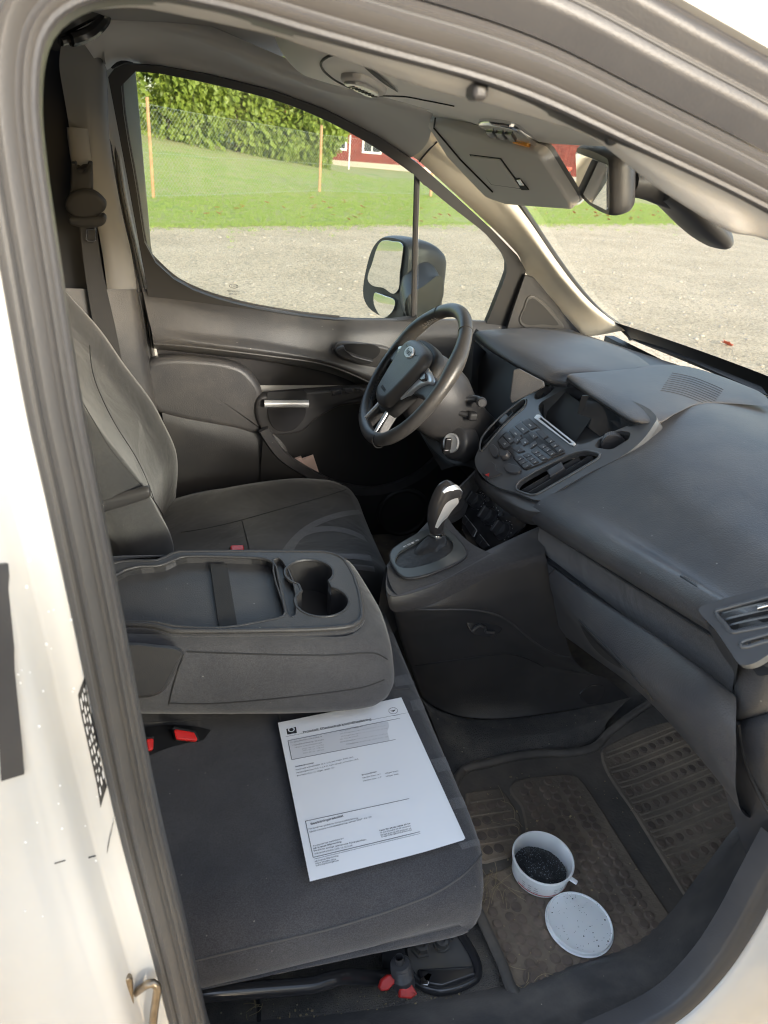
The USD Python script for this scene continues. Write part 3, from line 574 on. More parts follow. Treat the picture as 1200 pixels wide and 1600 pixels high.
# --- far B-pillar, seals, belt
BP = ((0, .735, 1.2), (0, 1, .16))
part(V, 'pillar_trim', loft([L('y', (98, 60, .60), (95, 122, .67), (108, 200, .70), (120, 285, .715), (150, 345, .73), (162, 410, .74), (168, 458, .745)), L('y', (128, 60, .60), (128, 122, .675), (136, 200, .695), (146, 285, .71), (164, 345, .72), (176, 410, .728), (186, 458, .735)), L('y', (160, 60, .63), (160, 122, .70), (160, 200, .715), (183, 330, .735), (199, 400, .745), (208, 455, .755)), L('y', (163, 100, .66), (168, 122, .74), (170, 200, .745), (190, 330, .765), (206, 400, .775), (214, 455, .785))], 40, 24), 'pillar_grey', True, label='grey upper trim of the driver\'s belt pillar')
part(V, 'pillar_trim', loft([L('y', (100, 450, .70), (140, 560, .70), (170, 640, .70), (200, 720, .70)), L('y', (150, 452, .72), (172, 560, .715), (192, 640, .715), (215, 740, .715)), L('y', (172, 452, .728), (190, 560, .72), (205, 640, .72), (235, 780, .72)), L('y', (203, 452, .735), (222, 560, .735), (238, 640, .735), (258, 780, .735)), L('y', (214, 452, .775), (233, 560, .775), (247, 640, .775), (266, 780, .775))], 30, 24), 'grained_plastic', True, label='black lower trim of the driver\'s belt pillar')
for off, r, mt in ((0, .007, 'seal_black'), (8, .005, 'rubber_dusty'), (13, .004, 'white_paint')):
    part(V, 'door_seal' if mt != 'white_paint' else 'door_flange', tube(resample(np.vstack([L('y', (236+off*.3, 96-off*.2, .72), (190+off*.2, 97, .725)), L('y', (163+off*.7, 122, .755), (168+off, 200, .765), (188+off, 330, .785), (204+off, 400, .795), (217+off, 460, .80), (233+off*.9, 560, .80), (249+off*.7, 650, .80), (268+off*.4, 790, .79))]), 70), r, 8, up=(0, 1, 0)), mt)
part(V, 'door_jamb', pixplate(((0, .85, 1.13), FAR[1]), [(140, 90), (210, 88), (236, 380), (262, 560), (285, 820), (240, 820), (215, 600), (190, 440), (150, 200)], t=.012), 'white_paint')
# seat belt
part(V, 'belt_guide', skin([[at(x_, y_, y=.69)+np.array([a*.022, b*.008, 0]) for a, b in [(-1, 0), (-.8, -1), (.8, -1), (1, 0), (.8, 1), (-.8, 1)]] for x_, y_ in ((121, 200), (122, 215), (128, 260), (129, 268))], 16), 'pillar_grey', 40)
sb = part(V, 'seat_belt', loft([L('y', (115, 258, .675), (118, 300, .67), (124, 345, .675), (132, 420, .68), (148, 520, .67), (170, 640, .66)), L('y', (143, 255, .675), (146, 300, .665), (150, 345, .675), (160, 420, .68), (182, 520, .67), (205, 640, .66))], 40, 4, thick=.0015), 'webbing', 30, label='black driver\'s seat belt hanging on its pillar')
part(sb, 'height_adjuster', pixpillow(((0, .69, 1.2), (0, 1, .16)), [(112, 252), (120, 250), (121, 262), (138, 262), (138, 250), (145, 252), (146, 302), (110, 304)], h=.022, bevel=.008), 'deep_black')
part(sb, 'belt_loop', pixpillow(((0, .672, 1.2), (0, 1, .16)), [(112, 300), (146, 296), (164, 310), (167, 320), (160, 330), (108, 328), (103, 314)], 40, h=.024, bevel=.009), 'deep_black')
part(sb, 'belt_stop', pixpillow(((0, .668, 1.2), (0, 1, .16)), [(110, 336), (150, 334), (164, 333), (167, 340), (163, 348), (140, 352), (112, 348)], 30, h=.024, bevel=.008), 'deep_black')
part(sb, 'belt_tongue', tube(LC('y', .655, [(147, 352), (150, 358), (149, 375), (146, 377), (137, 376), (135, 373), (136, 359), (147, 358)]), .0022, 6, up=(0, 1, 0)), 'chrome')
part(V, 'grab_handle', [tube(resample(L('y', (84, 72, .45), (90, 50, .47), (120, 32, .50), (150, 16, .52), (163, 20, .53), (160, 34, .53), (140, 52, .50), (110, 62, .47)), 40), .012, 8, up=(0, 1, 0)), tube(resample(L('y', (95, 66, .46), (130, 52, .50), (155, 36, .53)), 20), .007, 8, up=(0, 1, 0))], 'gloss_black')
# --- roof lining: side rail, roof, rear bulkhead
rail0 = np.vstack([L('y', (162, 118, .745), (172, 107, .735), (192, 97, .73)), LP(((0, .795, 1.13), FAR[1]), [(250, 105), (325, 118), (425, 143), (505, 172), (588, 214), (640, 247)])])
rail1 = np.vstack([L('y', (155, 105, .70), (168, 90, .68), (190, 84, .675)), L('y', (250, 84, .67), (325, 96, .665), (425, 124, .66), (505, 152, .655), (588, 192, .65), (655, 238, .645))])
rail2 = L('y', (125, 60, .60), (150, 50, .58), (190, 45, .56), (250, 48, .54), (330, 72, .52), (430, 114, .50), (500, 140, .48), (590, 160, .47), (672, 186, .46))
rail3 = rail2+np.array([0, -.02, .012]); rail4 = np.array([[x, .42, max(1.66, z)+.05] for x, y, z in rail2])
part(V, 'roof_lining', loft([rail0, rail1, rail2], 70, 20), 'headliner', True, label='grey fabric roof lining along the driver\'s side')
part(V, 'roof_lining', loft([rail2+[0, .012, 0], rail2, rail3, rail3+[0, .01, .02]], 60, 16), 'headliner', True)
ys = np.linspace(-.66, .66, 25)
def roofz(x, y): return 1.765-.05*(y/.6)**2-.03*max(0, x-.5)
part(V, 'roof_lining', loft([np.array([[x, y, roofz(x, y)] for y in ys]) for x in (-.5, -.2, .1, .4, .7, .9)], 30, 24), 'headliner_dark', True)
part(V, 'roof', loft([np.array([[x, y, 1.84-.10*(abs(y)/.72)**3-.16*max(0, (x-.55)/.5)**2] for y in np.linspace(-.72, .72, 30)]) for x in (-2.6, -1, 0, .5, .8, 1.0)], 30, 40, thick=.02), 'white_paint', True)
part(V, 'bulkhead', [box3((-.42, 0, 1.1), (.03, 1.5, 1.4)), box3((-.40, .4, .95), (.04, .8, .03)), box3((-.40, .4, 1.25), (.04, .8, .03)), rbox((-.36, .52, 1.30), (.08, .5, .16), .02), rbox((-.36, .52, 1.52), (.08, .5, .14), .02), box3((-.22, .815, 1.2), (.42, .02, 1.6)), box3((-.42, 0, 1.72), (.03, 1.6, .3)), box3((-.20, .76, 1.62), (.22, .02, .3))], 'deep_black')
# --- far A-pillar trim, tweeter triangle
ap0 = np.vstack([LP(((0, .79, 1.13), FAR[1]), [(632, 238), (655, 252), (706, 298), (765, 352), (808, 396), (820, 425)]), L('y', (850, 455, .765), (880, 490, .75), (912, 526, .735))])
ap1 = L('y', (648, 218, .66), (668, 236, .665), (735, 285, .665), (795, 345, .67), (835, 395, .68), (852, 420, .685), (878, 452, .69), (905, 486, .69), (940, 523, .69))
ap2 = L('y', (664, 202, .62), (682, 222, .63), (765, 285, .635), (822, 352, .64), (860, 408, .645), (885, 440, .65), (912, 470, .65), (945, 498, .65), (975, 517, .655))
ap3 = L('y', (684, 190, .61), (700, 212, .63), (778, 270, .645), (832, 345, .65), (868, 402, .655), (893, 435, .66), (920, 467, .665), (950, 494, .67), (982, 514, .68))
part(V, 'pillar_trim', loft([ap0, ap1, ap2, ap3], 60, 26), 'pillar_trim', True, label='sunlit pale cream windscreen pillar trim')
part(V, 'pillar_seam', tube(resample(np.array([ap0[1], ap1[1], ap2[1]])+[0, -.003, 0], 12), .0022, 6, up=(1, 0, 0)), 'seal_black')
TP = ((0, .765, 1.13), (0, 1, .14))
tw = part(V, 'corner_panel', pixplate(TP, [(818, 428), (832, 432), (915, 530), (880, 545), (783, 535), (800, 480)], t=.012), 'trim_plastic')
part(tw, 'speaker_grille', pixpillow(((0, .755, 1.13), (0, 1, .14)), [(812, 505), (818, 478), (824, 463), (836, 462), (856, 478), (878, 505), (880, 513), (850, 512)], 40, h=.006, bevel=.003, rnd=.002), 'rubber_dusty')
part(tw, 'grille_mesh', pixpillow(((0, .749, 1.13), (0, 1, .14)), [(816, 503), (821, 481), (827, 468), (836, 467), (853, 482), (872, 505), (873, 508), (850, 507)], 30, h=.001, bevel=.0005, rnd=.001), 'deep_black')
# --- windscreen
wf = np.vstack([L('y', (770, 232, .60), (812, 318, .645), (870, 405, .66), (930, 480, .67), (975, 516, .675)), ]); wf = np.vstack([[.78, .58, 1.60], wf[1:], [1.42, .70, 1.085]])
wc = np.array([[.84, 0, 1.605], [1.0, 0, 1.50], [1.16, 0, 1.375], [1.34, 0, 1.23], [1.50, 0, 1.095], [1.54, 0, 1.065]])
wfl = np.array([[*(wf[i]*.35+wc[i]*.65)] for i in range(6)]); wfl[:, 0] = wc[:, 0]*.86+wf[:, 0]*.14; wfl[:, 2] = wc[:, 2]*.86+wf[:, 2]*.14
wcurves = [wf, wfl, wc, ext(wfl), ext(wf)]
part(V, 'windscreen', loft(wcurves, 30, 41), 'window_glass', True)
part(V, 'windscreen_seal', tube(resample(wf+[0, -.004, 0], 50), .007, 6, up=(0, 1, 0)), 'seal_black')
wg = loft(wcurves, 30, 61, ret_grid=True)
part(V, 'windscreen_band', loft([wg[:, -5]+[-.002, 0, -.002], wg[:, -1]+[-.002, 0, -.002]], 60, 3), 'seal_black', True)
part(V, 'cowl', loft([np.array([[1.40-.25*(y/.75)**2+.03, y, 1.075] for y in ys*1.1]), np.array([[1.56-.2*(y/.75)**2, y, 1.05] for y in ys*1.1]), np.array([[1.66-.2*(y/.75)**2, y, 1.0] for y in ys*1.1])], 40, 8), 'deep_black', True)
part(V, 'bonnet', loft([np.array([[1.66-.2*(y/.75)**2, y, 1.00-.03*(y/.75)**2] for y in ys*1.2]), np.array([[2.0-.2*(y/.75)**2, y, .92-.05*(y/.75)**2] for y in ys*1.2]), np.array([[2.35-.25*(y/.75)**2, y, .80-.05*(y/.75)**2] for y in ys*1.2]), np.array([[2.48-.3*(y/.75)**2, y, .6] for y in ys*1.2])], 40, 20), 'white_paint', True)
# --- shell that keeps light out of the rest of the van
part(V, 'side_panel', [box3((-1.5, s*.84, 1.05), (2.75, .03, 1.15)) for s in (1, -1)]+[box3((-1.5, s*.77, 1.70), (2.75, .03, .2)) for s in (1, -1)]+[box3((-2.85, 0, 1.1), (.03, 1.7, 1.3))], 'white_paint')
part(V, 'side_panel', pixplate(((0, .86, 1.0), (0, 1, .02)), [(200, 470), (880, 540), (900, 900), (250, 900)], t=.02), 'white_paint')
part(V, 'front_wing', [box3((1.55, s*.83, .66), (.75, .03, .5)) for s in (1, -1)]+[box3((2.46, 0, .55), (.04, 1.5, .4))], 'white_paint')
part(V, 'firewall', [box3((1.38, 0, .75), (.03, 1.5, .66)), box3((.4, 0, .385), (2.0, 1.5, .03))], 'deep_black')
for wx in (1.62, -1.05):
    for s in (1, -1):
        w = part(V, 'wheel', lathe((wx, s*.68, .31), (0, s, 0), [(.2, 0), (.3, 0), (.315, .03), (.315, .15), (.3, .18), (.2, .185)], 40), 'rubber'); part(w, 'rim', lathe((wx, s*.70, .31), (0, s, 0), [(.2, .0), (.2, .14), (.05, .12), (0, .13)], 30), 'grey_metal')
# --- far door mirror
MP = ((.73, 1.0, 1.2), (-.86, -.35, .02))
mo = [(566, 455), (570, 425), (578, 395), (588, 377), (600, 369), (620, 371), (634, 377), (640, 390), (636, 440), (632, 480), (628, 500), (606, 500), (585, 490), (570, 474)]
P_ = closed(LP(MP, mo), 60); n_ = np.array([-.86, -.35, .02]); n_ /= np.linalg.norm(n_); c_ = P_.mean(0); back = np.array([.14, .02, -.01])
dm = part(V, 'door_mirror', skin([c_+(P_-c_)*.97-n_*.0, P_+n_*-.008, c_+(P_-c_)*1.04+back*.25, c_+(P_-c_)*1.0+back*.6, c_+(P_-c_)*.82+back*.95, c_+(P_-c_)*.4+back*1.12], 50, 20), 'trim_plastic', 40, label='black driver\'s door mirror housing beyond the side window')
part(dm, 'mirror_glass', pixpillow(((.726, .998, 1.2), (-.86, -.35, .02)), [(577, 441), (583, 410), (591, 385), (599, 376), (616, 377), (630, 382), (631, 388), (626, 425), (621, 456), (600, 450)], 40, h=.003, bevel=.001, rnd=.0), 'mirror_glass', 20)
part(dm, 'wide_angle_glass', pixpillow(((.726, .998, 1.2), (-.82, -.42, .08)), [(588, 457), (602, 462), (617, 468), (617, 480), (612, 489), (602, 496), (596, 494), (586, 478)], 30, h=.003, bevel=.001, rnd=0), 'mirror_glass', 20)
part(dm, 'arm', skin([closed(LC('y', yy, [(640, 400+d), (665, 385+d), (685, 430), (688, 475), (660, 500), (640, 500)]), 20) for yy, d in ((.96, 0), (.90, 30), (.83, 60))], 24, 8), 'trim_plastic', 40)
# --- overhead shelf, lamps, visor, mirror
sx = [.285, .30, .34, .42, .55, .66, .73, .77, .79]; sz = [1.70, 1.665, 1.638, 1.626, 1.612, 1.595, 1.582, 1.574, 1.578]
def shelf_row(y):
    k = min(1, abs(y)/.27)
    return np.array([[x+(.07*k**4 if x < .5 else 0)-.015*k**2*(x > .7), y, z+.010*k**3+(.10 if y > .28 else 0)] for x, z in zip(sx, sz)])
oc_mesh = loft([shelf_row(y) for y in (.285, .265, .24, .18, .1, 0, -.1, -.2, -.3, -.42, -.55)], 40, 50)
oc = part(V, 'overhead_console', oc_mesh, 'overhead_plastic', True, label='pale grey overhead console with map lamp')
om = oc_mesh
part(oc, 'seam', tube(onmesh(om, dense([(535, 86), (512, 88), (502, 97), (508, 112), (530, 128), (560, 142), (575, 147)], 40), .0005), .0018, 6, up=(0, 0, 1)), 'deep_black')
part(oc, 'grille_slot', strip_on(om, [(561, 94), (580, 112), (600, 128), (622, 142)], [(568, 95), (590, 112), (608, 127), (622, 141)], off=.002), 'deep_black', True)
part(oc, 'seam', tube(onmesh(om, dense([(590, 149), (630, 150), (665, 156), (710, 165)], 20), .0005), .0016, 6, up=(0, 0, 1)), 'deep_black')
lm = part(oc, 'cabin_lamp', onpillow(om, [(534, 118), (556, 113), (578, 120), (604, 140), (580, 141), (552, 130)], 30, h=.008, bevel=.004), 'visor_vinyl')
part(lm, 'lens', onpillow(om, [(541, 119), (556, 116), (575, 122), (594, 136), (578, 138), (556, 128)], 24, off=.008, h=.004, bevel=.002), 'lamp_lens')
part(lm, 'lens_rib', [tube(onmesh(om, [(548+i*5, 121+i*2.2), (556+i*5, 119.5+i*2.4)], .012), .0012, 5, up=(0, 0, 1)) for i in range(8)], 'deep_black', kind='stuff')
fl = part(oc, 'front_lamp', onpillow(om, [(749, 188), (775, 186), (800, 190), (825, 206), (843, 222), (815, 221), (785, 213), (762, 202)], 40, h=.010, bevel=.005), 'chrome')
for i in range(3): part(fl, 'lamp_button', onpillow(om, [(762+i*15, 194+i*1.5), (774+i*15, 194+i*1.5), (780+i*15, 204+i*2.5), (769+i*15, 203+i*2)], off=.009, h=.005, bevel=.002, rnd=.001), 'button_black')
part(fl, 'lamp_lens', onpillow(om, [(782, 211), (800, 211), (828, 217), (835, 221), (812, 220), (795, 216)], 24, off=.009, h=.004, bevel=.002), 'amber')
# front header and the near visor
hd = np.array([[.78, y, 1.585] for y in (.62, .4, .2, 0, -.2, -.4, -.60)]); hd[:, 0] += .045*(1-(hd[:, 1]/.6)**2)
part(V, 'header_trim', loft([hd+[-.16, 0, .035], hd+[-.08, 0, .012], hd, hd+[.03, 0, .01], hd+[.06, 0, .05]], 40, 24), 'overhead_plastic', True)
# driver's visor
vf = np.array([at(664, 180, y=.50), at(856, 229, y=.10), at(899, 318, y=.09), at(893, 331, y=.095), at(800, 313, y=.36), at(768, 302, y=.44), at(700, 246, y=.505)])
vc = vf.mean(0); uu_, ss_, vv_ = np.linalg.svd(vf-vc); nv_ = vv_[2]; nv_ = nv_ if nv_ @ (CAM-vc) > 0 else -nv_
vfr = frame(vc, nv_, (0, -1, 0)); vo = to2(vfr, vf)
vs = part(V, 'sun_visor', pillow(vfr, vo, h=.022, bevel=.008, rnd=.018, base=-.011), 'visor_vinyl', 40, label='grey driver\'s sun visor folded down')
part(vs, 'vanity_cover', pixpillow((vc+nv_*.011, nv_), [(735, 242), (782, 248), (815, 293), (770, 287)], h=.004, bevel=.002, rnd=.004), 'visor_vinyl', 40)
part(vs, 'cover_gap', pixplate((vc+nv_*.0112, nv_), [(734, 241), (783, 247), (818, 295), (768, 288)], t=.0012), 'deep_black')
part(vs, 'clip_slot', pixplate((vc+nv_*.012, nv_), [(805, 279), (812, 278), (827, 296), (816, 296)], t=.002), 'deep_black')
part(vs, 'clip', pixpillow((vc+nv_*.014, nv_), [(808, 280), (813, 280), (819, 289), (813, 289)], h=.002, bevel=.001, rnd=0), 'chrome')
part(vs, 'seam', tube(LP((vc+nv_*.012, nv_), [(680, 185), (678, 200), (720, 250), (770, 300)]), .0022, 6, up=nv_), 'deep_black')
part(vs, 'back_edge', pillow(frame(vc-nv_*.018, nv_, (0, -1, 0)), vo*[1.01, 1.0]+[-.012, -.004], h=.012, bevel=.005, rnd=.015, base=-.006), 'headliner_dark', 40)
# rear-view mirror
mA = [at(908, 240, y=.115), at(955, 259, y=-.085), at(956, 323, y=-.085), at(930, 311, y=.02), at(909, 290, y=.115)]
mA = np.array(mA); mc = mA.mean(0); _, _, vv_ = np.linalg.svd(mA-mc); mn = vv_[2]; mn = mn if mn @ (CAM-mc) > 0 else -mn
mfr = frame(mc, mn, (0, -1, 0)); mq = Polygon(to2(mfr, mA)).buffer(.012, 5).simplify(.0005)
ring = np.array(mq.exterior.coords)[:-1]; rb_ = lambda s, h: to3(mfr, ring*s, np.full(len(ring), h))
rm = part(V, 'rear_view_mirror', skin([rb_(.98, .006), rb_(1.03, -.002), rb_(1.04, -.014), rb_(.97, -.030), rb_(.75, -.042), rb_(.4, -.046)], 60, 26), 'trim_plastic', 40, label='black rear-view mirror in front of the windscreen')
part(rm, 'mirror_glass', pillow(mfr, mq.buffer(-.008), h=.003, bevel=.001, rnd=0, base=.006), 'mirror_glass', 20)
part(rm, 'stalk', skin([[at(cx, cy, y=-.03)+np.array([0, a*.028*s, b*.024*s]) for a, b in [(1, 0), (.7, .7), (0, 1), (-.7, .7), (-1, 0), (-.7, -.7), (0, -1), (.7, -.7)]] for cx, cy, s in ((985, 285, .9), (1010, 285, 1.1), (1035, 292, 1.2), (1055, 300, 1.2))], 20, 14), 'seal_black', 50)
part(rm, 'sensor_cover', skin([[at(cx, cy, y=-.03)+np.array([-.6*b*.03*s, a*.045*s, b*.036*s]) for a, b in [(1, -.8), (1, .6), (.5, 1), (-.5, 1), (-1, .6), (-1, -.8), (0, -1)]] for cx, cy, s in ((1020, 280, .9), (1045, 295, 1.0), (1080, 330, 1.0), (1112, 358, .85), (1130, 368, .5))], 24, 20), 'trim_plastic', 40)
hg, hd_ = np.array([1.10, -.885, 0]), np.array([-.5, -.866, 0]); hn = np.array([.866, -.5, 0])
DQ = lambda t, z, o=0.0: hg+hd_*t+hn*o+np.array([0, 0, z])
dfr = (hg, hd_, np.array([0, 0, 1.0]), np.cross(hd_, [0, 0, 1.0]))
pdr = part(V, 'passenger_door', plate(dfr, Polygon([(.0, .50), (.08, .42), (1.02, .42), (1.12, .55), (1.14, 1.10), (.02, 1.10)]).buffer(-.03).buffer(.03), t=.09, base=-.045), 'white_paint', 30)
part(pdr, 'window_frame', tube([DQ(.04, 1.09), DQ(.30, 1.34), DQ(.62, 1.58), DQ(.85, 1.645), DQ(1.04, 1.64), DQ(1.10, 1.40), DQ(1.13, 1.09)], .028, 10, 50, up=tuple(dfr[3])), 'seal_black', True)
part(pdr, 'window_glass', plate(dfr, Polygon([(.05, 1.08), (.30, 1.33), (.62, 1.57), (.85, 1.64), (1.03, 1.63), (1.09, 1.40), (1.12, 1.08)]), t=.004, base=-.002), 'window_glass')
part(pdr, 'door_panel', plate(dfr, Polygon([(.06, .48), (1.04, .48), (1.10, 1.08), (.06, 1.08)]).buffer(-.02).buffer(.02), t=.03, base=-.078), 'trim_plastic', 30)
# ------------------------------------------------------------------ the van: seats
YC, HW = .345, .24
def back_loop(z, xb, hw, yc=YC, d=.05, th=.15):
    return [(xb, yc-hw, z), (xb-d*.7, yc-hw*.62, z), (xb-d, yc, z), (xb-d*.7, yc+hw*.62, z), (xb, yc+hw, z), (xb-.03, yc+hw*1.1, z-.005), (xb-.10, yc+hw*1.07, z-.01), (xb-th, yc, z-.01), (xb-.10, yc-hw*1.07, z-.01), (xb-.03, yc-hw*1.1, z-.005)]
bx_ = [(.60, .07, .22), (.66, .078, .235), (.78, .088, .245), (.87, .062, .245), (.94, .032, .245), (1.03, -.022, .24), (1.12, -.072, .235), (1.2, -.13, .225), (1.27, -.175, .20), (1.32, -.215, .15), (1.335, -.24, .08)]
dback = skin([back_loop(z, x, hw) for z, x, hw in bx_], 60, 70)
ds = part(V, 'driver_seat', dback, 'driver_fabric', True, label='black fabric driver\'s seat with worn side bolsters')
zt = [(-.02, .62, .02), (.05, .66, .025), (.19, .692, .03), (.38, .715, .03), (.48, .708, .025), (.535, .69, .02), (.57, .655, .012), (.59, .605, .006), (.592, .57, .004)]
dcush = skin([[(x, YC-.25, z-.04), (x, YC-.225, z), (x, YC-.14, z-d*.6), (x, YC, z-d), (x, YC+.14, z-d*.6), (x, YC+.225, z), (x, YC+.25, z-.04), (x-.01, YC+.245, .53), (x-.02, YC, .52), (x-.01, YC-.245, .53)] for x, z, d in zt], 60, 60)
part(ds, 'cushion', dcush, 'driver_fabric', True)
parts(ds, 'cushion_seam', [seam_on(dcush, [(283, 832), (330, 824), (380, 812), (440, 795), (500, 778), (540, 765)]), seam_on(dcush, [(378, 812), (384, 835), (390, 862)])], 'deep_black')
for a, b in (([(440, 862), (455, 842), (478, 822), (525, 802), (560, 797)], [(447, 864), (463, 846), (482, 830), (528, 810), (566, 804)]), ([(446, 862), (462, 838), (475, 829), (530, 824), (568, 838)], [(458, 864), (472, 842), (482, 836), (530, 832), (574, 848)]), ([(505, 868), (540, 866), (578, 868)], [(505, 876), (540, 874), (582, 878)]), ([(510, 884), (545, 882), (584, 886)], [(510, 892), (545, 890), (586, 894)])):
    part(ds, 'seat_stripe', strip_on(dcush, a, b), 'stripe_fabric', True)
parts(ds, 'backrest_seam', [seam_on(dback, [(105, 590), (135, 640), (165, 690), (200, 735), (235, 775), (260, 815)]), seam_on(dback, [(140, 540), (150, 600), (178, 660), (215, 720), (240, 780)])], 'deep_black')
part(ds, 'headrest', skin([[(x-.22, YC+a*w, 1.52+b*.1) for a, b in [(-1, -.6), (-.6, -1), (.6, -1), (1, -.6), (1, .6), (.6, 1), (-.6, 1), (-1, .6)]] for x, w in ((-.09, .06), (-.07, .11), (0, .13), (.02, .1))], 30, 12), 'driver_fabric', True)
part(ds, 'recline_lever', skin([[at(px, py, y=.075)+np.array([0, a*.010, b*.016*s]) for a, b in [(1, 0), (.7, .8), (0, 1), (-.7, .8), (-1, 0), (-.7, -.8), (0, -1), (.7, -.8)]] for px, py, s in ((150, 792, .9), (160, 789, 1.0), (185, 782, .95), (215, 773, .85), (231, 768.5, .8), (235, 767.5, .5))], 20, 24), 'trim_plastic', 50)
part(ds, 'lever_pivot', cyl(at(162, 775, y=.098), (0, -1, 0), .026, .016, 30, .022, .003), 'trim_plastic')
part(ds, 'lever_screw', cyl(at(158, 790, y=.065), (0, -1, 0), .006, .004, 16), 'satin_grey')
part(ds, 'seat_base', [rbox((.28, YC, .48), (.5, .42, .10), .02)], 'deep_black')
# --- bench for two passengers
def bench_prof(y, dz, fx, zb):
    z = lambda x: .664+.085*x-.03*(y+.33)-dz
    f = max(.0, min(1, (z(.44)-zb-.02)/.11))
    return [(-.06, y, z(-.06)), (.05, y, z(.05)), (.2, y, z(.2)), (.34, y, z(.34)), (.44-fx, y, z(.44)), (.492-fx, y, z(.49)-.012*f), (.515-fx, y, z(.5)-.036*f), (.52-fx, y, zb+.078*f), (.505-fx, y, zb+.060*f), (.46-fx, y, zb+.048*f), (.2, y, zb+.005), (-.06, y, zb)]
bl = [(.06, .03, .05, .59), (.03, .006, .02, .58), (0, 0, .0, .575), (-.2, 0, 0, .575), (-.4, 0, 0, .58), (-.52, 0, .0, .585), (-.59, .001, .004, .59), (-.622, .006, .012, .595), (-.648, .022, .02, .598), (-.668, .046, .030, .598), (-.674, .070, .042, .598), (-.668, .092, .052, .598)]
bench = skin([bench_prof(*b) for b in bl], 90, 80)
ps = part(V, 'passenger_seat', bench, 'seat_fabric', True, label='black fabric double passenger seat cushion with light dust')
parts(ps, 'seat_seam', [seam_on(bench, [(296, 1503), (400, 1478), (500, 1455), (580, 1432), (660, 1404), (720, 1370), (752, 1335)], .0014, 60), seam_on(bench, [(215, 1130), (290, 1126), (350, 1118), (434, 1102), (520, 1088), (640, 1076)]), seam_on(bench, [(434, 1102), (438, 1128)])], 'thread')
for a, b in (([(640, 1096), (655, 1093), (668, 1092)], [(645, 1112), (663, 1109), (680, 1108)]), ([(672, 1188), (690, 1184), (706, 1182)], [(684, 1208), (700, 1204), (716, 1202)]), ([(700, 1250), (716, 1246), (730, 1245)], [(708, 1266), (726, 1263), (740, 1262)]), ([(612, 1060), (630, 1055), (645, 1054)], [(618, 1074), (640, 1070), (656, 1068)]), ([(715, 1318), (740, 1312), (752, 1308)], [(722, 1328), (745, 1322), (757, 1320)])):
    part(ps, 'seat_stripe', strip_on(bench, a, b), 'stripe_fabric', True)
part(ps, 'backrest', skin([[(x, -.70, z), (x-.03, -.52, z), (x, -.34, z), (x-.05, -.315, z), (x-.14, -.33, z), (x-.15, -.52, z), (x-.14, -.70, z), (x-.05, -.72, z)] for z, x in ((.62, .0), (.70, .01), (.9, -.04), (1.1, -.12), (1.28, -.2), (1.34, -.24))], 40, 30), 'seat_fabric', True)
part(ps, 'rear_pad', loft([onmesh(bench, dense([(205, 1092), (300, 1090), (434, 1080), (560, 1062)], 20), .004), onmesh(bench, dense([(205, 1120), (300, 1118), (434, 1096), (560, 1078)], 20), .006), onmesh(bench, dense([(205, 1130), (300, 1126), (434, 1102), (560, 1084)], 20), .0008)], 30, 12), 'seat_fabric', True)
for pts, nm in (([(270, 1140), (303, 1146), (310, 1160), (275, 1156)], 0), ([(228, 1156), (240, 1155), (239, 1172), (231, 1175)], 1)):
    c = onmesh(bench, [np.mean(pts, 0)], .012)[0]; fb = (c, (.15, -.45, .88))
    bk = part(ps, 'belt_buckle', pixpillow((c-np.array([0, 0, .006]), fb[1]), [(np.mean(pts, 0)[0]+(a-np.mean(pts, 0)[0])*1.15, np.mean(pts, 0)[1]+(b-np.mean(pts, 0)[1])*1.25) for a, b in pts], h=.012, bevel=.003), 'deep_black')
    part(bk, 'release_button', pixpillow((c+np.array([0, 0, .004]), fb[1]), pts, h=.006, bevel=.002), 'red_plastic')
part(ps, 'buckle_pocket', strip_on(bench, [(228, 1138), (270, 1134), (330, 1142)], [(222, 1188), (270, 1168), (318, 1158)], off=.002), 'deep_black', True)
c = at(369, 861, y=.06); bk = part(V, 'belt_buckle', rbox(c-[0, 0, .022], (.030, .035, .05), .006), 'deep_black', label='driver\'s seat belt buckle beside the folded backrest'); part(bk, 'release_button', rbox(c+[.002, -.003, .004], (.026, .022, .012), .003), 'red_plastic')
# --- folded middle backrest with tray and cup holders
TZ = .865; TRAY = ((0, 0, TZ), (0, 0, 1)); z6 = lambda pts: zoomed(pts, 1.875, 0, 800)
def trayloop(dy, dx, z, far=True):
    P = LP(((0, 0, TZ), (0, 0, 1)), [(170, 1000), (300, 1003), (450, 1004), (560, 1000), (590, 990), (598, 975), (585, 935), (560, 895), (540, 870), (510, 862), (350, 862), (180, 864)])
    c = P.mean(0); Q = P.copy(); Q[:, 2] = z; s = np.sign(P-c)
    Q[:, 1] += s[:, 1]*dy; Q[:, 0] += s[:, 0]*dx; return Q
tb_ = skin([trayloop(-.016, -.028, TZ-.003), trayloop(-.004, -.004, TZ-.004), trayloop(.006, .006, TZ-.012), trayloop(.020, .016, TZ-.05), trayloop(.026, .020, TZ-.09), trayloop(.018, .012, TZ-.125), trayloop(-.01, -.01, TZ-.14), trayloop(-.04, -.04, TZ-.143)], 80, 60, caps=False)
mb = part(V, 'folded_backrest', tb_, 'seat_fabric', True, label='middle seat backrest folded down as a table')
to_ = z6([(335, 160), (360, 154), (460, 151), (528, 125), (700, 124), (935, 125), (985, 135), (1012, 155), (1045, 220), (1060, 300), (1050, 330), (1010, 345), (900, 352), (700, 356), (520, 357), (450, 340), (345, 334)])
rec = z6([(362, 182), (400, 170), (470, 165), (545, 139), (640, 139), (752, 143), (790, 152), (808, 175), (822, 240), (834, 300), (822, 318), (790, 325), (700, 342), (520, 344), (455, 331), (362, 329)])
ca = np.linspace(0, 2*np.pi, 41)[:-1]
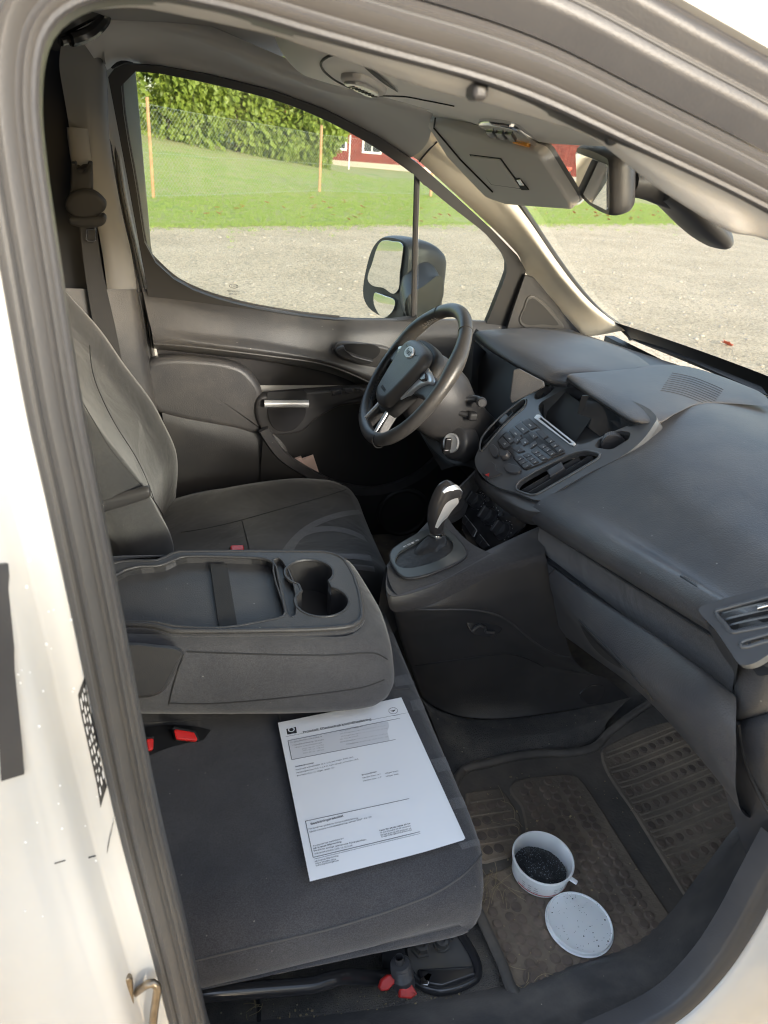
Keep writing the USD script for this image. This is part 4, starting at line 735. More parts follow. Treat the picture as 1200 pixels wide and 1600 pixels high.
cA, cB = at(483, 899, z=TZ), at(503, 944, z=TZ)
circ = lambda c, r: Point(c[0], c[1]).buffer(r, 14)
cup = circ(cA, .042).union(circ(cB, .044)).union(LineString([cA[:2], cB[:2]]).buffer(.026)).buffer(-.006).buffer(.006)
rib = z6([(800, 148), (815, 142), (828, 152), (868, 308), (862, 320), (846, 318), (838, 300)])
F0 = (np.array([0, 0, TZ]), np.array([1., 0, 0]), np.array([0, 1., 0]), np.array([0, 0, 1.]))
P2 = lambda pts, n=80: Polygon(closed(LP(TRAY, pts), n)[:, :2]).buffer(0)
tp_poly = P2(to_).difference(P2(rec)).difference(cup).difference(P2(rib, 30))
tr = part(mb, 'tray', plate(F0, tp_poly, t=.007), 'grained_plastic', 30)
part(tr, 'tray_base', plate(F0, P2(to_).buffer(.005).difference(P2(rec)).difference(cup).difference(P2(rib, 30)), t=.012, base=-.0125), 'seat_fabric')
def wall(poly, z0, z1, draft=.0, n=1):
    q = np.array(poly.simplify(.0004).exterior.coords)[:-1]; q2 = np.array(poly.buffer(-draft).simplify(.0004).exterior.coords)[:-1] if draft else q
    if len(q2) != len(q): q2 = q
    v = np.vstack([np.c_[q, np.full(len(q), z0)], np.c_[q2, np.full(len(q), z1)]]); return trimesh.Trimesh(v, grid_faces(len(q), 2, True), process=False)
def rim_tube(poly, z, r): 
    q = np.array(poly.simplify(.0006).exterior.coords); return tube(np.c_[q, np.full(len(q), z)], r, 6, up=(0, 0, 1))
part(tr, 'tray_recess', [plate(F0, P2(rec).buffer(.002), t=.002, base=-.010), wall(P2(rec), TZ+.006, TZ-.009)], 'grained_plastic', 30)
parts(tr, 'tray_rim', [rim_tube(P2(to_), TZ+.005, .004), rim_tube(P2(rec).buffer(.001), TZ+.0055, .0028), rim_tube(P2(rib, 30), TZ+.0055, .002)], 'grained_plastic', True)
part(tr, 'rib_groove', [plate(F0, P2(rib, 30), t=.002, base=-.004)], 'trim_plastic')
part(tr, 'cup_holder', [wall(cup, TZ+.006, TZ-.062), plate(F0, cup.buffer(.001), t=.002, base=-.062), rim_tube(cup.buffer(.001), TZ+.0055, .003)], 'trim_plastic', 40)
part(tr, 'cup_mat', plate(F0, circ(cB, .036), t=.002, base=-.059), 'rubber')
st_ = LP(((0, 0, TZ-.008), (0, 0, 1)), z6([(616, 160), (665, 160), (696, 345), (642, 347)]))
part(tr, 'elastic_strap', plate((np.array([0, 0, TZ-.008]), *F0[1:]), st_[:, :2], t=.004, base=.002), 'webbing')
part(mb, 'hinge_cover', skin([LC('y', yy, [(190+o, 1006+d), (240, 1008+d), (286-o, 1017+d), (282-o, 1030), (264-o, 1066-d), (248, 1084-d), (215, 1090-d), (195+o, 1090-d)]) for yy, o, d in ((-.34, 0, 0), (-.362, 0, 0), (-.372, 3, 3))], 40, 8), 'trim_plastic', 30)
parts(mb, 'backrest_seam', [seam_on(tb_, [(292, 1018), (400, 1022), (500, 1024), (580, 1020), (605, 1030)]), seam_on(tb_, [(288, 1022), (274, 1060), (264, 1100)]), seam_on(tb_, [(264, 1098), (350, 1098), (480, 1086), (560, 1075), (600, 1062)])], 'deep_black')

# ------------------------------------------------------------------ the van: dashboard
def dash_rows():
    yy = np.linspace(-.115, -.70, 14); rows = []
    for k in range(9):
        r = []
        for y in yy:
            y = y+max(0, 1-(-.115-y)/.12)*[0, 0, 0, 0, 0, 0, .015, .13, .16][k]; t = max(0, (-.12-y)/.55); x0 = .755+.0*t; z0 = .936+.125*t
            xz = [(x0+.045, z0-.012), (x0+.006, z0-.004), (x0-.002, z0+.012), (x0+.010, z0+.035), (x0+.055, 1.000+.075*t), (x0+.15, 1.082+.035*t), (1.00, 1.128+.004*t), (1.18, 1.140-.006*t), (1.44-.2*(y/.75)**2, 1.085)][k]
            r.append((xz[0], y, xz[1]))
        rows.append(np.array(r))
    return rows
rows = dash_rows()
dpad = loft(rows, 50, 70)
db = part(V, 'dashboard', dpad, 'grained_plastic', True, label='black grained dashboard with dust')
bdg = part(db, 'airbag_badge', onpillow(dpad, [(1062, 901), (1066, 896), (1094, 913), (1089, 918)], off=-.0005, h=.0025, bevel=.001, rnd=.0005), 'trim_plastic')
bh = onmesh(dpad, [(1066, 902.5), (1087, 914), (1070, 898)], .0025); bfr_ = frame(bh[0], np.cross(bh[1]-bh[0], bh[2]-bh[0])*np.sign(np.cross(bh[1]-bh[0], bh[2]-bh[0]) @ (CAM-bh[0])), bh[1]-bh[0])
part(bdg, 'badge_lettering', words(bfr_, 'AIRBAG', .004, 0, 0, t=.0004, base=0, width=float(np.linalg.norm(bh[1]-bh[0]))), 'rubber_dusty')
# textile strip below the pad
def strip_edge(lo): 
    out = []
    for y in np.linspace(-.125, -.66, 15):
        t = (-.12-y)/.55; out.append((.772+(.012 if lo else 0)-.004*t, y, (.926+.122*t) if not lo else (.868+.105*t)))
    return np.array(out)
s0, s1 = strip_edge(0), strip_edge(1)
part(db, 'textile_strip', loft([s0+[.02, 0, .006], s0+[.004, 0, -.004], (s0+s1)/2+[-.002, 0, 0], s1+[.004, 0, 0], s1+[.03, 0, -.004]], 50, 24), 'dash_textile', True)
# glovebox
g0 = s1+[.006, 0, -.006]
gq = lambda *p: L('x', *p)
g0 = s1[1:]
gb = [g0+[.02, 0, .0], g0+[-.003, 0, -.004],
      gq((856, 886, .765), (920, 931, .752), (1000, 983, .746), (1090, 1042, .744), (1150, 1090, .75)),
      gq((862, 925, .765), (912, 972, .735), (990, 1038, .722), (1085, 1102, .722), (1150, 1160, .735)),
      gq((866, 945, .785), (925, 1003, .755), (990, 1062, .742), (1085, 1155, .742), (1150, 1235, .752)),
      gq((872, 975, .82), (940, 1030, .80), (1000, 1082, .785), (1090, 1180, .785), (1160, 1270, .79)),
      gq((880, 990, .90), (950, 1040, .90), (1010, 1085, .90), (1100, 1180, .90), (1180, 1270, .90))]
gm = loft(gb, 50, 50)
gx_ = part(db, 'glovebox', gm, 'grained_plastic', True)
parts(gx_, 'lid_gap', [seam_on(gm, [(857, 899), (863, 893), (870, 889)], .0016, 12), seam_on(gm, [(905, 968), (950, 1012), (990, 1055), (1022, 1095)], .0014, 30)], 'seal_black')
part(gx_, 'lid_latch', strip_on(gm, [(912, 978), (935, 1003), (968, 1035)], [(908, 975), (930, 1012), (974, 1044)], off=.002), 'deep_black', True)
part(db, 'strip_gap', tube(s1+[-.001, 0, -.004], .0022, 6, up=(1, 0, 0)), 'seal_black', True)
part(db, 'pad_gap', tube(s0+[.002, 0, -.003], .0018, 6, up=(1, 0, 0)), 'seal_black', True)
# upper dash: centre and driver's hood
UZ = 1.128
up_rows = [L('z', (885, 594, 1.128), (905, 609, 1.123), (940, 632, 1.12), (985, 661, 1.118), (1012, 668, 1.118), (1045, 645, 1.14)),
           L('z', (886, 590, 1.140), (908, 603, 1.137), (945, 626, 1.135), (990, 654, 1.133), (1020, 659, 1.135), (1052, 639, 1.142)),
           L('z', (893, 584, 1.147), (920, 592, 1.146), (965, 610, 1.146), (1010, 632, 1.146), (1040, 642, 1.145), (1072, 630, 1.143)),
           L('z', (930, 581, 1.148), (960, 582, 1.150), (1000, 590, 1.152), (1050, 608, 1.152), (1090, 622, 1.148), (1130, 630, 1.142)),
           L('z', (980, 578, 1.146), (1010, 574, 1.148), (1050, 575, 1.150), (1110, 591, 1.150), (1160, 612, 1.146), (1192, 634, 1.139)),
           L('z', (1000, 573, 1.14), (1030, 570, 1.142), (1070, 572, 1.145), (1130, 589, 1.145), (1178, 608, 1.14), (1205, 634, 1.135))]
cpm = loft(up_rows, 50, 50)
cp = part(db, 'centre_hood', cpm, 'grained_plastic', True)
part(cp, 'speaker_grille', [tube(onmesh(cpm, dense([(1050-i*2+a[0]*1.0, 583+i*3+a[1]) for a in ((0, 0), (30, 6), (60, 17), (80, 26))], 24), .0002), .0007, 4, up=(0, 0, 1)) for i in range(10)], 'trim_plastic', kind='stuff')
# base sheet of the dash top, from door to door
part(db, 'dash_top', loft([np.array([[1.0, y, 1.085] for y in np.linspace(.74, -.72, 20)]), np.array([[1.12, y, 1.118-.02*abs(y)] for y in np.linspace(.74, -.72, 20)]), np.array([[1.26-.05*y*y, y, 1.122-.03*abs(y)] for y in np.linspace(.74, -.72, 20)]), np.array([[1.49-.25*(y/.75)**2, y, 1.082] for y in np.linspace(.74, -.72, 20)])], 40, 24), 'trim_plastic', True)
part(db, 'demister_slot', loft([L('z', (985, 528, 1.112), (1050, 548, 1.114), (1110, 572, 1.114), (1190, 604, 1.114)), L('z', (1000, 536, 1.11), (1060, 556, 1.112), (1120, 582, 1.112), (1200, 618, 1.112))], 30, 4), 'deep_black', True)
hood = [L('z', (742, 530, 1.115), (765, 548, 1.112), (800, 570, 1.108), (850, 597, 1.105), (890, 606, 1.11)),
        L('z', (742, 522, 1.142), (766, 540, 1.135), (803, 562, 1.13), (852, 588, 1.126), (892, 597, 1.127)),
        L('z', (748, 517, 1.152), (775, 530, 1.15), (815, 549, 1.147), (868, 576, 1.142), (915, 586, 1.138)),
        L('z', (775, 515, 1.156), (805, 520, 1.158), (860, 538, 1.158), (915, 560, 1.153), (965, 579, 1.146)),
        L('z', (812, 513, 1.15), (845, 515, 1.152), (905, 530, 1.154), (960, 552, 1.15), (1005, 573, 1.142)),
        L('z', (850, 517, 1.135), (880, 518, 1.138), (935, 531, 1.14), (985, 550, 1.138), (1016, 572, 1.132))]
part(db, 'instrument_hood', loft(hood, 50, 50), 'grained_plastic', True)
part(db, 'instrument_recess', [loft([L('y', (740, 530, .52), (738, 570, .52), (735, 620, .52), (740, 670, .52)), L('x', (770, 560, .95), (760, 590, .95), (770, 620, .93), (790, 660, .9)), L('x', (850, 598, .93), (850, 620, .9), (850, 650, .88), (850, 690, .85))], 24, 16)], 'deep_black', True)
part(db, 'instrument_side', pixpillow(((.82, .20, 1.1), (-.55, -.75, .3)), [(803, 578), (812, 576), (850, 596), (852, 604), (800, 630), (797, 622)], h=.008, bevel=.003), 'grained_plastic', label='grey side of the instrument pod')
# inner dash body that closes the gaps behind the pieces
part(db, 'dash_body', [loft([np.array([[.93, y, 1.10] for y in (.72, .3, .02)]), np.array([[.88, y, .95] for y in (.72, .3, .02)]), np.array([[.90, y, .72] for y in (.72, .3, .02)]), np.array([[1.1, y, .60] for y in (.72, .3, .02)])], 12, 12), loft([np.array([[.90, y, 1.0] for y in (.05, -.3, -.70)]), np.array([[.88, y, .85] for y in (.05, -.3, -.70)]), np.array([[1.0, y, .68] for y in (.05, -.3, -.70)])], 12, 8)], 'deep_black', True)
# --- centre stack
SP_O, SP_N = np.array([.833, -.12, 1.019]), np.array([-.66, 0, .75]); SP_N = SP_N/np.linalg.norm(SP_N)
def SP(d=0.0): return (SP_O+SP_N*d, SP_N)
z4 = lambda pts: zoomed(pts, 4, 740, 590)
bz = z4([(42, 600), (15, 545), (25, 480), (70, 400), (150, 295), (260, 178), (380, 100), (500, 50), (580, 24), (620, 20), (900, 120), (1150, 255), (1130, 305), (1040, 420), (900, 520), (700, 620), (560, 700), (450, 765), (340, 755), (270, 725), (180, 700), (95, 655)])
basin = z4([(410, 205), (430, 160), (520, 110), (600, 70), (720, 90), (900, 160), (1060, 270), (990, 300), (800, 378), (655, 428), (640, 418)])
ventL = z4([(45, 455), (60, 380), (150, 275), (250, 190), (322, 145), (335, 160), (320, 195), (250, 255), (150, 355), (85, 435), (58, 468)])
ventR_ = z4([(272, 688), (300, 650), (420, 580), (560, 510), (690, 468), (770, 478), (795, 498), (770, 525), (620, 612), (480, 695), (400, 738), (320, 728)])
ringL = [(800-0, 0)]
P_ = LP(SP(), bz); bfr = frame(P_.mean(0), SP_N, (0, -1, 0)); 
pol = lambda pts, n=90: Polygon(to2(bfr, closed(LP(SP(), pts), n))).buffer(0)
bez = pol(bz, 120)
wheelR = z4([(765, 430), (800, 390), (870, 352), (960, 345), (985, 365), (960, 410), (870, 455), (800, 450)]); wheelL = z4([(385, 125), (400, 95), (470, 65), (510, 68), (490, 95), (420, 140), (395, 145)])
cs = part(V, 'centre_stack', plate(bfr, bez.difference(pol(basin, 60)).difference(pol(ventL, 60)).difference(pol(ventR_, 60)).difference(pol(wheelR, 40)).difference(pol(wheelL, 40)), t=.012, base=-.008), 'satin_grey', 30, label='satin grey radio console with buttons, vents and a recessed screen')
def rimt(poly, h, r): 
    q = np.array(poly.simplify(.0004).exterior.coords); return tube(to3(bfr, q, np.full(len(q), h)), r, 6, up=bfr[3])
parts(cs, 'bezel_edge', [rimt(pol(b, 60), .004, .0026) for b in (ventL, ventR_)], 'satin_grey', True)
part(cs, 'side_wall', loft([to3(bfr, np.array(bez.exterior.coords), .0*np.ones(len(bez.exterior.coords))-.007), to3(bfr, np.array(bez.buffer(.002).exterior.coords[::1])[:1], [-.03]) if False else to3(bfr, np.array(bez.exterior.coords)*1.01, -.06*np.ones(len(bez.exterior.coords)))], 120, 4), 'trim_plastic', True)
def vent(poly, nm, dirs, tabp):
    v = part(cs, 'air_vent', plate(bfr, poly.buffer(.002), t=.002, base=-.035), 'deep_black')
    q = np.array(poly.minimum_rotated_rectangle.exterior.coords)[:4]; e = [np.linalg.norm(q[1]-q[0]), np.linalg.norm(q[2]-q[1])]
    if e[0] < e[1]: q = np.roll(q, -1, 0)
    for i in range(1, 4):
        a = q[0]+(q[3]-q[0])*i/4; b = q[1]+(q[2]-q[1])*i/4; ln = LineString([a, b]).intersection(poly.buffer(-.001))
        if ln.is_empty or ln.geom_type != 'LineString': continue
        c0, c1 = np.array(ln.coords); nrm = np.array([-(c1-c0)[1], (c1-c0)[0]])/np.linalg.norm(c1-c0)
        w = .0065; pts = np.array([c0+nrm*.001, c1+nrm*.001, c1-nrm*.001, c0-nrm*.001]); up_ = to3(bfr, pts, np.full(4, -.006)); dn = to3(bfr, pts+nrm*w*.8, np.full(4, -.020))
        part(v, 'louvre', skin([up_, dn], 4, 2, smooth_loop=False), 'trim_plastic', 20)
    part(v, 'vent_tab', pixpillow(SP(-.004), tabp, h=.010, bevel=.003, rnd=.001), 'button_black')
vent(pol(ventL, 60), 'l', None, z4([(165, 290), (210, 240), (235, 262), (190, 312)])); vent(pol(ventR_, 60), 'r', None, z4([(468, 600), (560, 545), (580, 585), (490, 640)]))
part(cs, 'basin', [plate(bfr, pol(basin, 60).buffer(.002), t=.002, base=-.034)], 'trim_plastic', 30)
part(cs, 'basin_wall', [trimesh.Trimesh(np.vstack([to3(bfr, np.array(pol(basin, 60).simplify(.0004).exterior.coords)[:-1], np.full(len(pol(basin, 60).simplify(.0004).exterior.coords)-1, h)) for h in (.003, -.034)]), grid_faces(len(pol(basin, 60).simplify(.0004).exterior.coords)-1, 2, True), process=False)], 'satin_grey', 30)
SCR = (at(900, 668, pl=SP(-.032)), np.array([-.95, -.03, .26]))
scp = z4([(652, 262), (668, 190), (690, 110), (760, 116), (960, 216), (1060, 280), (1000, 308), (850, 350), (800, 374)])
sc = part(cs, 'screen', pixpillow(SCR, scp, h=.006, bevel=.002, rnd=.003), 'screen_glass', label='dark display screen under the dash hood')
0 and part(sc, 'screen_frame', tube(np.vstack([LP((SCR[0]+SCR[1]*.007, SCR[1]), z4([(655, 262), (690, 200), (700, 120)])), ]), .003, 6, up=SCR[1]), 'trim_plastic')
part(cs, 'slot_frame', pixplate(SP(.0042), z4([(383, 258), (398, 240), (415, 238), (640, 415), (628, 430), (612, 428)]), [z4([(412, 262), (424, 254), (622, 414), (606, 418)])], t=.004), 'silver', 30)
part(cs, 'disc_slot', pixplate(SP(.0042), z4([(410, 262), (424, 252), (624, 414), (606, 420)]), t=.001), 'deep_black')
keypad = z4([(150, 402), (185, 358), (250, 315), (300, 270), (350, 258), (400, 300), (470, 370), (570, 455), (575, 475), (500, 505), (420, 545), (330, 580), (310, 575), (250, 510), (240, 480), (165, 440)])
part(cs, 'keypad_panel', pixpillow(SP(.004), keypad, h=.003, bevel=.002, rnd=.002), 'gloss_black')
bt = [[(305, 280), (345, 264), (400, 313), (358, 330)], [(262, 309), (297, 286), (350, 333), (315, 356)], [(224, 337), (252, 318), (305, 362), (270, 384)], [(190, 367), (215, 346), (262, 398), (230, 418)], [(157, 400), (182, 377), (235, 428), (196, 448)],
      [(292, 397), (325, 382), (350, 408), (312, 430)], [(345, 352), (372, 345), (405, 372), (378, 388)], [(245, 395), (282, 362), (305, 382), (270, 418)], [(358, 420), (388, 398), (400, 420), (358, 448)], [(242, 446), (285, 432), (325, 462), (280, 474)],
      [(390, 340), (430, 330), (468, 368), (440, 388)]]
for s in ([(450, 392), (486, 376), (568, 458), (535, 474)], [(405, 432), (440, 416), (520, 478), (485, 495)], [(360, 466), (396, 450), (466, 510), (430, 522)], [(310, 488), (350, 474), (412, 530), (376, 546)], [(257, 508), (300, 490), (366, 550), (322, 574)]):
    s = np.array(s, float)
    for i in range(3): bt.append([s[0]+(s[3]-s[0])*.0+(s[3]-s[0])*0+(s[3]-s[0])*0+((s[3]-s[0])*(i+.04)/3), s[1]+(s[2]-s[1])*(i+.04)/3, s[1]+(s[2]-s[1])*(i+.92)/3, s[0]+(s[3]-s[0])*(i+.92)/3])
for b in bt: part(cs, 'button', pixpillow(SP(.0065), z4(b), h=.003, bevel=.0006, rnd=.0004), 'button_black', 25)
mk = []
for b, tx in zip(bt, ['PHONE', 'MENU', 'RADIO', 'AUX', 'CD', 'OK', '+', '+', '+', '+', ''] + ['1', '2', '3', '4', '5', '6', '7', '8', '9', '*', '0', '#', 'S', 'i', 'T']):
    if not tx: continue
    c = LP(SP(.0101), z4([np.mean(np.array(b), 0)]))[0]; f2 = frame(c, SP_N, (0, -1, 0)); h = .0034
    if tx == '+': mk.append(plate(f2, Polygon([(-.0012, -.001), (.0012, -.001), (0, .001)]), t=.0002)); continue
    mk.append(words(f2, tx, h if len(tx) < 3 else .0026, -.0011*len(tx), -.0013, t=.0002, base=0))
part(cs, 'button_lettering', mk, 'white_mark', False)
for b in ([(105, 440), (125, 424), (138, 430), (162, 482), (140, 506), (124, 500)], [(193, 562), (215, 540), (235, 545), (300, 580), (285, 602), (262, 606)]): 
    part(cs, 'call_button', pixpillow(SP(.0045), z4(b), 24, h=.005, bevel=.002, rnd=0), 'button_black', 30)
part(cs, 'volume_knob', cyl(at(*z4([(208, 500)])[0], pl=SP(.004)), SP_N, .0115, .014, 30, .0105, .002), 'button_black', 40)
hz = part(cs, 'hazard_panel', pixpillow(SP(.0042), z4([(58, 602), (98, 532), (120, 530), (138, 548), (148, 585), (182, 602), (140, 622), (92, 642)]), h=.004, bevel=.002, rnd=.001), 'button_black', 30)
part(hz, 'hazard_triangle', pixplate(SP(.0085), z4([(70, 608), (98, 596), (96, 620)]), t=.0004), 'red_worn')
for wp, tt in ((wheelR, (870, 405)), (wheelL, (445, 105))):
    c = at(*z4([tt])[0], pl=SP(-.012)); ax = to3(bfr, [[0, 0]])[0]*0+np.cross(SP_N, bfr[2]); w_ = part(cs, 'thumb_wheel', lathe(c-bfr[1]*0-.0075*np.array([.35, .9, .2]), (.35, .9, .2), [(0, 0), (.020, 0), (.0215, .002), (.0215, .013), (.020, .015), (0, .015)], 40), 'rubber', 30)
    part(w_, 'wheel_rib', [box3((0, 0, 0), (.0012, .012, .0012)).apply_transform(trimesh.geometry.align_vectors([0, 1, 0], np.array([.35, .9, .2])/np.linalg.norm([.35, .9, .2]))).apply_translation(c+o) for o in [(.0215*(np.cos(t)*np.array([.93, -.35, 0])+np.sin(t)*np.array([-.07, -.19, .97]))) for t in np.linspace(0, 6.1, 36)]], 'button_black', False, kind='stuff')
# lower lip of the stack and heater panel
part(cs, 'lower_lip', loft([LP(SP(-.004), z4([(15, 560), (60, 640), (130, 680), (240, 720), (330, 758), (450, 768)])), L('x', (742, 740, .742), (757, 762, .736), (775, 775, .735), (800, 788, .738), (822, 797, .745), (848, 800, .76)), L('x', (748, 760, .775), (762, 775, .775), (785, 795, .775), (810, 812, .775), (830, 820, .775), (850, 815, .775))], 40, 20), 'trim_plastic', True)
HPO, HPN = np.array([.805, .07, .86]), np.array([-.80, -.12, .58]); HPN = HPN/np.linalg.norm(HPN)
HV = lambda d=0.0: (HPO+HPN*d, HPN); z5 = lambda p: zoomed(p, 4.8, 590, 740)
hv = part(V, 'heater_panel', pixpillow(HV(-.004), z5([(640, 310), (690, 200), (760, 95), (800, 105), (900, 200), (1130, 380), (1100, 410), (900, 580), (800, 640), (720, 600), (640, 420)]), h=.005, bevel=.002, rnd=.004), 'gloss_black', 30, label='black heater control panel with three rotary knobs')
for c2, r in (((748, 212), .0175), ((845, 325), .0185), ((945, 430), .0185)):
    c = at(*z5([c2])[0], pl=HV(.001)); f2 = frame(c, HPN, (0, -1, .2))
    k = part(hv, 'heater_knob', lathe(c, HPN, [(r*1.15, 0), (r*1.12, .003), (r*.98, .003), (r*.94, .014), (r*.85, .016), (0, .016)], 36), 'button_black', 40)
    part(k, 'knob_grip', pillow(f2, Polygon([(-r*.22, -r*.8), (r*.22, -r*.8), (r*.22, r*.8), (-r*.22, r*.8)]), h=.026, bevel=.003, rnd=.002, base=.008), 'button_black', 40)
    part(k, 'knob_scale', [plate(f2, Point(r*1.32*np.cos(t), r*1.32*np.sin(t)).buffer(.0009, 3), t=.0004, base=.0012) for t in np.linspace(-.6, 3.7, 11)], 'white_mark', False)
for c2 in ((826, 196), (928, 308)): part(hv, 'round_button', cyl(at(*z5([c2])[0], pl=HV(.001)), HPN, .0068, .004, 20, .006, .001), 'button_black', 40)
for q in ([(650, 320), (688, 352), (662, 392), (640, 372)], [(694, 358), (742, 420), (718, 478), (668, 398)], [(762, 462), (796, 500), (770, 545), (742, 508)], [(800, 504), (838, 545), (800, 570), (774, 550)]): part(hv, 'switch', pixpillow(HV(.001), z5(q), h=.005, bevel=.0015, rnd=.001), 'button_black', 30)
parts(hv, 'switch_trim', [tube(LP(HV(.005), z5(q)), .0008, 5, up=HPN) for q in ([(655, 312), (745, 425), (722, 475)], [(768, 456), (838, 542)])], 'silver')
# --- passenger side vent pod and end of the dash
VP = lambda d=0.0: (np.array([.700, -.62, 1.085])+np.array([-.77, -.1, .62])*d, np.array([-.77, -.1, .62])); z8 = lambda p: zoomed(p, 4.57, 1000, 850)
po = z8([(425, 470), (470, 440), (620, 390), (914, 320), (1080, 300), (1090, 640), (914, 800), (740, 870), (700, 850), (640, 760), (560, 640), (470, 540)])
pf = frame(LP(VP(), po).mean(0), VP()[1], (0, -1, 0)); pq = lambda p, n=70: Polygon(to2(pf, closed(LP(VP(), p), n))).buffer(0)
lou = z8([(545, 495), (620, 462), (760, 420), (914, 378), (1060, 350), (1070, 560), (914, 590), (760, 620), (655, 630), (610, 580)])
low = z8([(722, 712), (765, 690), (860, 660), (1000, 625), (1010, 680), (880, 705), (790, 735), (740, 742)])
vp_ = part(V, 'side_vent', plate(pf, pq(po).difference(pq(lou, 60)).difference(pq(low, 40)), t=.012, base=-.010), 'satin_grey', 30, label='passenger side air vent at the end of the dashboard')
part(vp_, 'vent_back', plate(pf, pq(po).buffer(-.004), t=.002, base=-.045), 'deep_black')
parts(vp_, 'vent_edge', [tube(to3(pf, np.array(pq(b, 60).simplify(.0004).exterior.coords), np.full(len(pq(b, 60).simplify(.0004).exterior.coords), .001)), .003, 6, up=pf[3]) for b in (lou, low)], 'satin_grey', True)
for i in range(4):
    a = z8([(520+28*i, 505+42*i), (680+15*i, 462+46*i), (914, 410+52*i), (1080, 385+52*i)]); up_ = LP(VP(-.006), a); 
    part(vp_, 'louvre', loft([resample(up_, 12), resample(up_, 12)+np.array([.020, -.0, .004])], 16, 3, thick=.002), 'satin_grey', 30)
part(vp_, 'vent_tab', pixpillow(VP(.001), z8([(838, 455), (950, 430), (955, 455), (848, 480)]), h=.006, bevel=.002, rnd=.001), 'chrome')
for a in ((770, 690, 800, 735), (855, 660, 885, 708), (940, 640, 965, 690)): part(vp_, 'divider', tube(LP(VP(-.004), z8([(a[0], a[1]), (a[2], a[3])])), .0016, 5, up=pf[3]), 'satin_grey')
part(vp_, 'pod_side', loft([LP(VP(.0), z8([(425, 470), (470, 545), (560, 645), (640, 765), (700, 855)])), L('y', (1098, 955, -.585), (1108, 985, -.60), (1122, 1020, -.615), (1135, 1058, -.63), (1142, 1105, -.645)), L('x', (1094, 960, .80), (1105, 1000, .80), (1120, 1040, .80), (1130, 1080, .80), (1140, 1120, .80))], 24, 16), 'trim_plastic', True)
parts(vp_, 'side_slot', [pixplate(((.715, -.61, 1.05), (-.55, .8, .1)), q, t=.002) for q in ([(1104, 985), (1108, 990), (1114, 1018), (1110, 1014)], [(1113, 1005), (1118, 1010), (1122, 1040), (1117, 1032)], [(1121, 1028), (1127, 1032), (1130, 1060), (1125, 1052)])], 'deep_black', False)
part(vp_, 'lower_cover', loft([L('y', (1146, 1045, -.655), (1175, 1030, -.69), (1225, 1010, -.71)), L('y', (1148, 1062, -.665), (1180, 1045, -.70), (1225, 1025, -.72)), L('y', (1146, 1100, -.675), (1180, 1090, -.71), (1225, 1075, -.73)), L('y', (1146, 1118, -.675), (1182, 1108, -.71), (1225, 1095, -.73)), L('y', (1150, 1126, -.66), (1185, 1118, -.69), (1225, 1110, -.71))], 24, 24), 'grained_plastic', True)
part(vp_, 'cover_edge', tube(resample(L('y', (1147, 1095, -.677), (1153, 1060, -.672), (1163, 1045, -.682), (1185, 1036, -.704), (1220, 1022, -.722)), 30), .0016, 6, up=(0, 1, 0)), 'rubber_dusty')
endp = [L('y', (1120, 1150, -.64), (1150, 1128, -.67), (1185, 1118, -.70), (1230, 1108, -.72)), L('y', (1125, 1165, -.655), (1152, 1145, -.685), (1190, 1132, -.715), (1230, 1124, -.735)), L('y', (1130, 1230, -.665), (1160, 1215, -.69), (1198, 1200, -.725), (1230, 1190, -.74)), L('y', (1150, 1290, -.66), (1175, 1290, -.69), (1205, 1280, -.72), (1230, 1270, -.74)), L('y', (1180, 1380, -.64), (1195, 1380, -.66), (1210, 1370, -.70), (1230, 1360, -.72))]
part(db, 'end_panel', loft(endp, 30, 40), 'grained_plastic', True)
part(db, 'end_gap', tube(resample(L('y', (1153, 1130, -.69), (1158, 1160, -.69), (1168, 1200, -.70), (1185, 1240, -.715), (1205, 1275, -.735)), 30), .003, 6, up=(0, 1, 0)), 'seal_black')
# ------------------------------------------------------------------ the van: centre console, gear selector, steering wheel
CON = ((.60, 0, .85), (-.22, 0, 1))
def onC(pts, d=0.0): return LP((np.array(CON[0])+np.array([0, 0, d]), CON[1]), pts)
top_edge_r = [(603, 893), (608, 915), (622, 932), (650, 930), (700, 905), (760, 870), (815, 838), (848, 826)]
con_top = [onC([(603, 885), (618, 866), (640, 845), (688, 793)], -.004), onC([(606, 900), (625, 884), (648, 868), (704, 816)], .004), onC([(612, 918), (634, 908), (660, 895), (732, 846)], .004), onC([(622, 931), (650, 920), (690, 908), (768, 865)], .002)]
cc = part(V, 'centre_console', loft([con_top[0]+[0, .03, -.25], con_top[0]+[0, .012, -.03], *con_top], 40, 30), 'dash_textile', True, label='dark centre console sloping up to the dashboard')
part(cc, 'console_ridge', loft([onC([(670, 818), (688, 793), (712, 768), (744, 735)], -.06), onC([(676, 808), (690, 790), (714, 766), (746, 736)], .0), LP(HV(.004), [(702, 818), (724, 806), (735, 782), (750, 762)])], 24, 14), 'dash_textile', True)
fold = [onC([(608, 890), (626, 921), (690, 900), (767, 857), (846, 821)], -.008),
        onC([(604, 893), (622, 932), (690, 909), (770, 865), (848, 825)], .003),
        np.vstack([L('y', (606, 905, -.085), (618, 948, -.14), (690, 930, -.165)), L('y', (772, 890, -.17), (852, 868, -.175))]),
        np.vstack([L('y', (607, 915, -.085), (620, 956, -.14), (692, 938, -.165)), L('y', (775, 898, -.17), (858, 885, -.178))])]
part(cc, 'textile_edge', loft(fold, 50, 16), 'dash_textile', True)
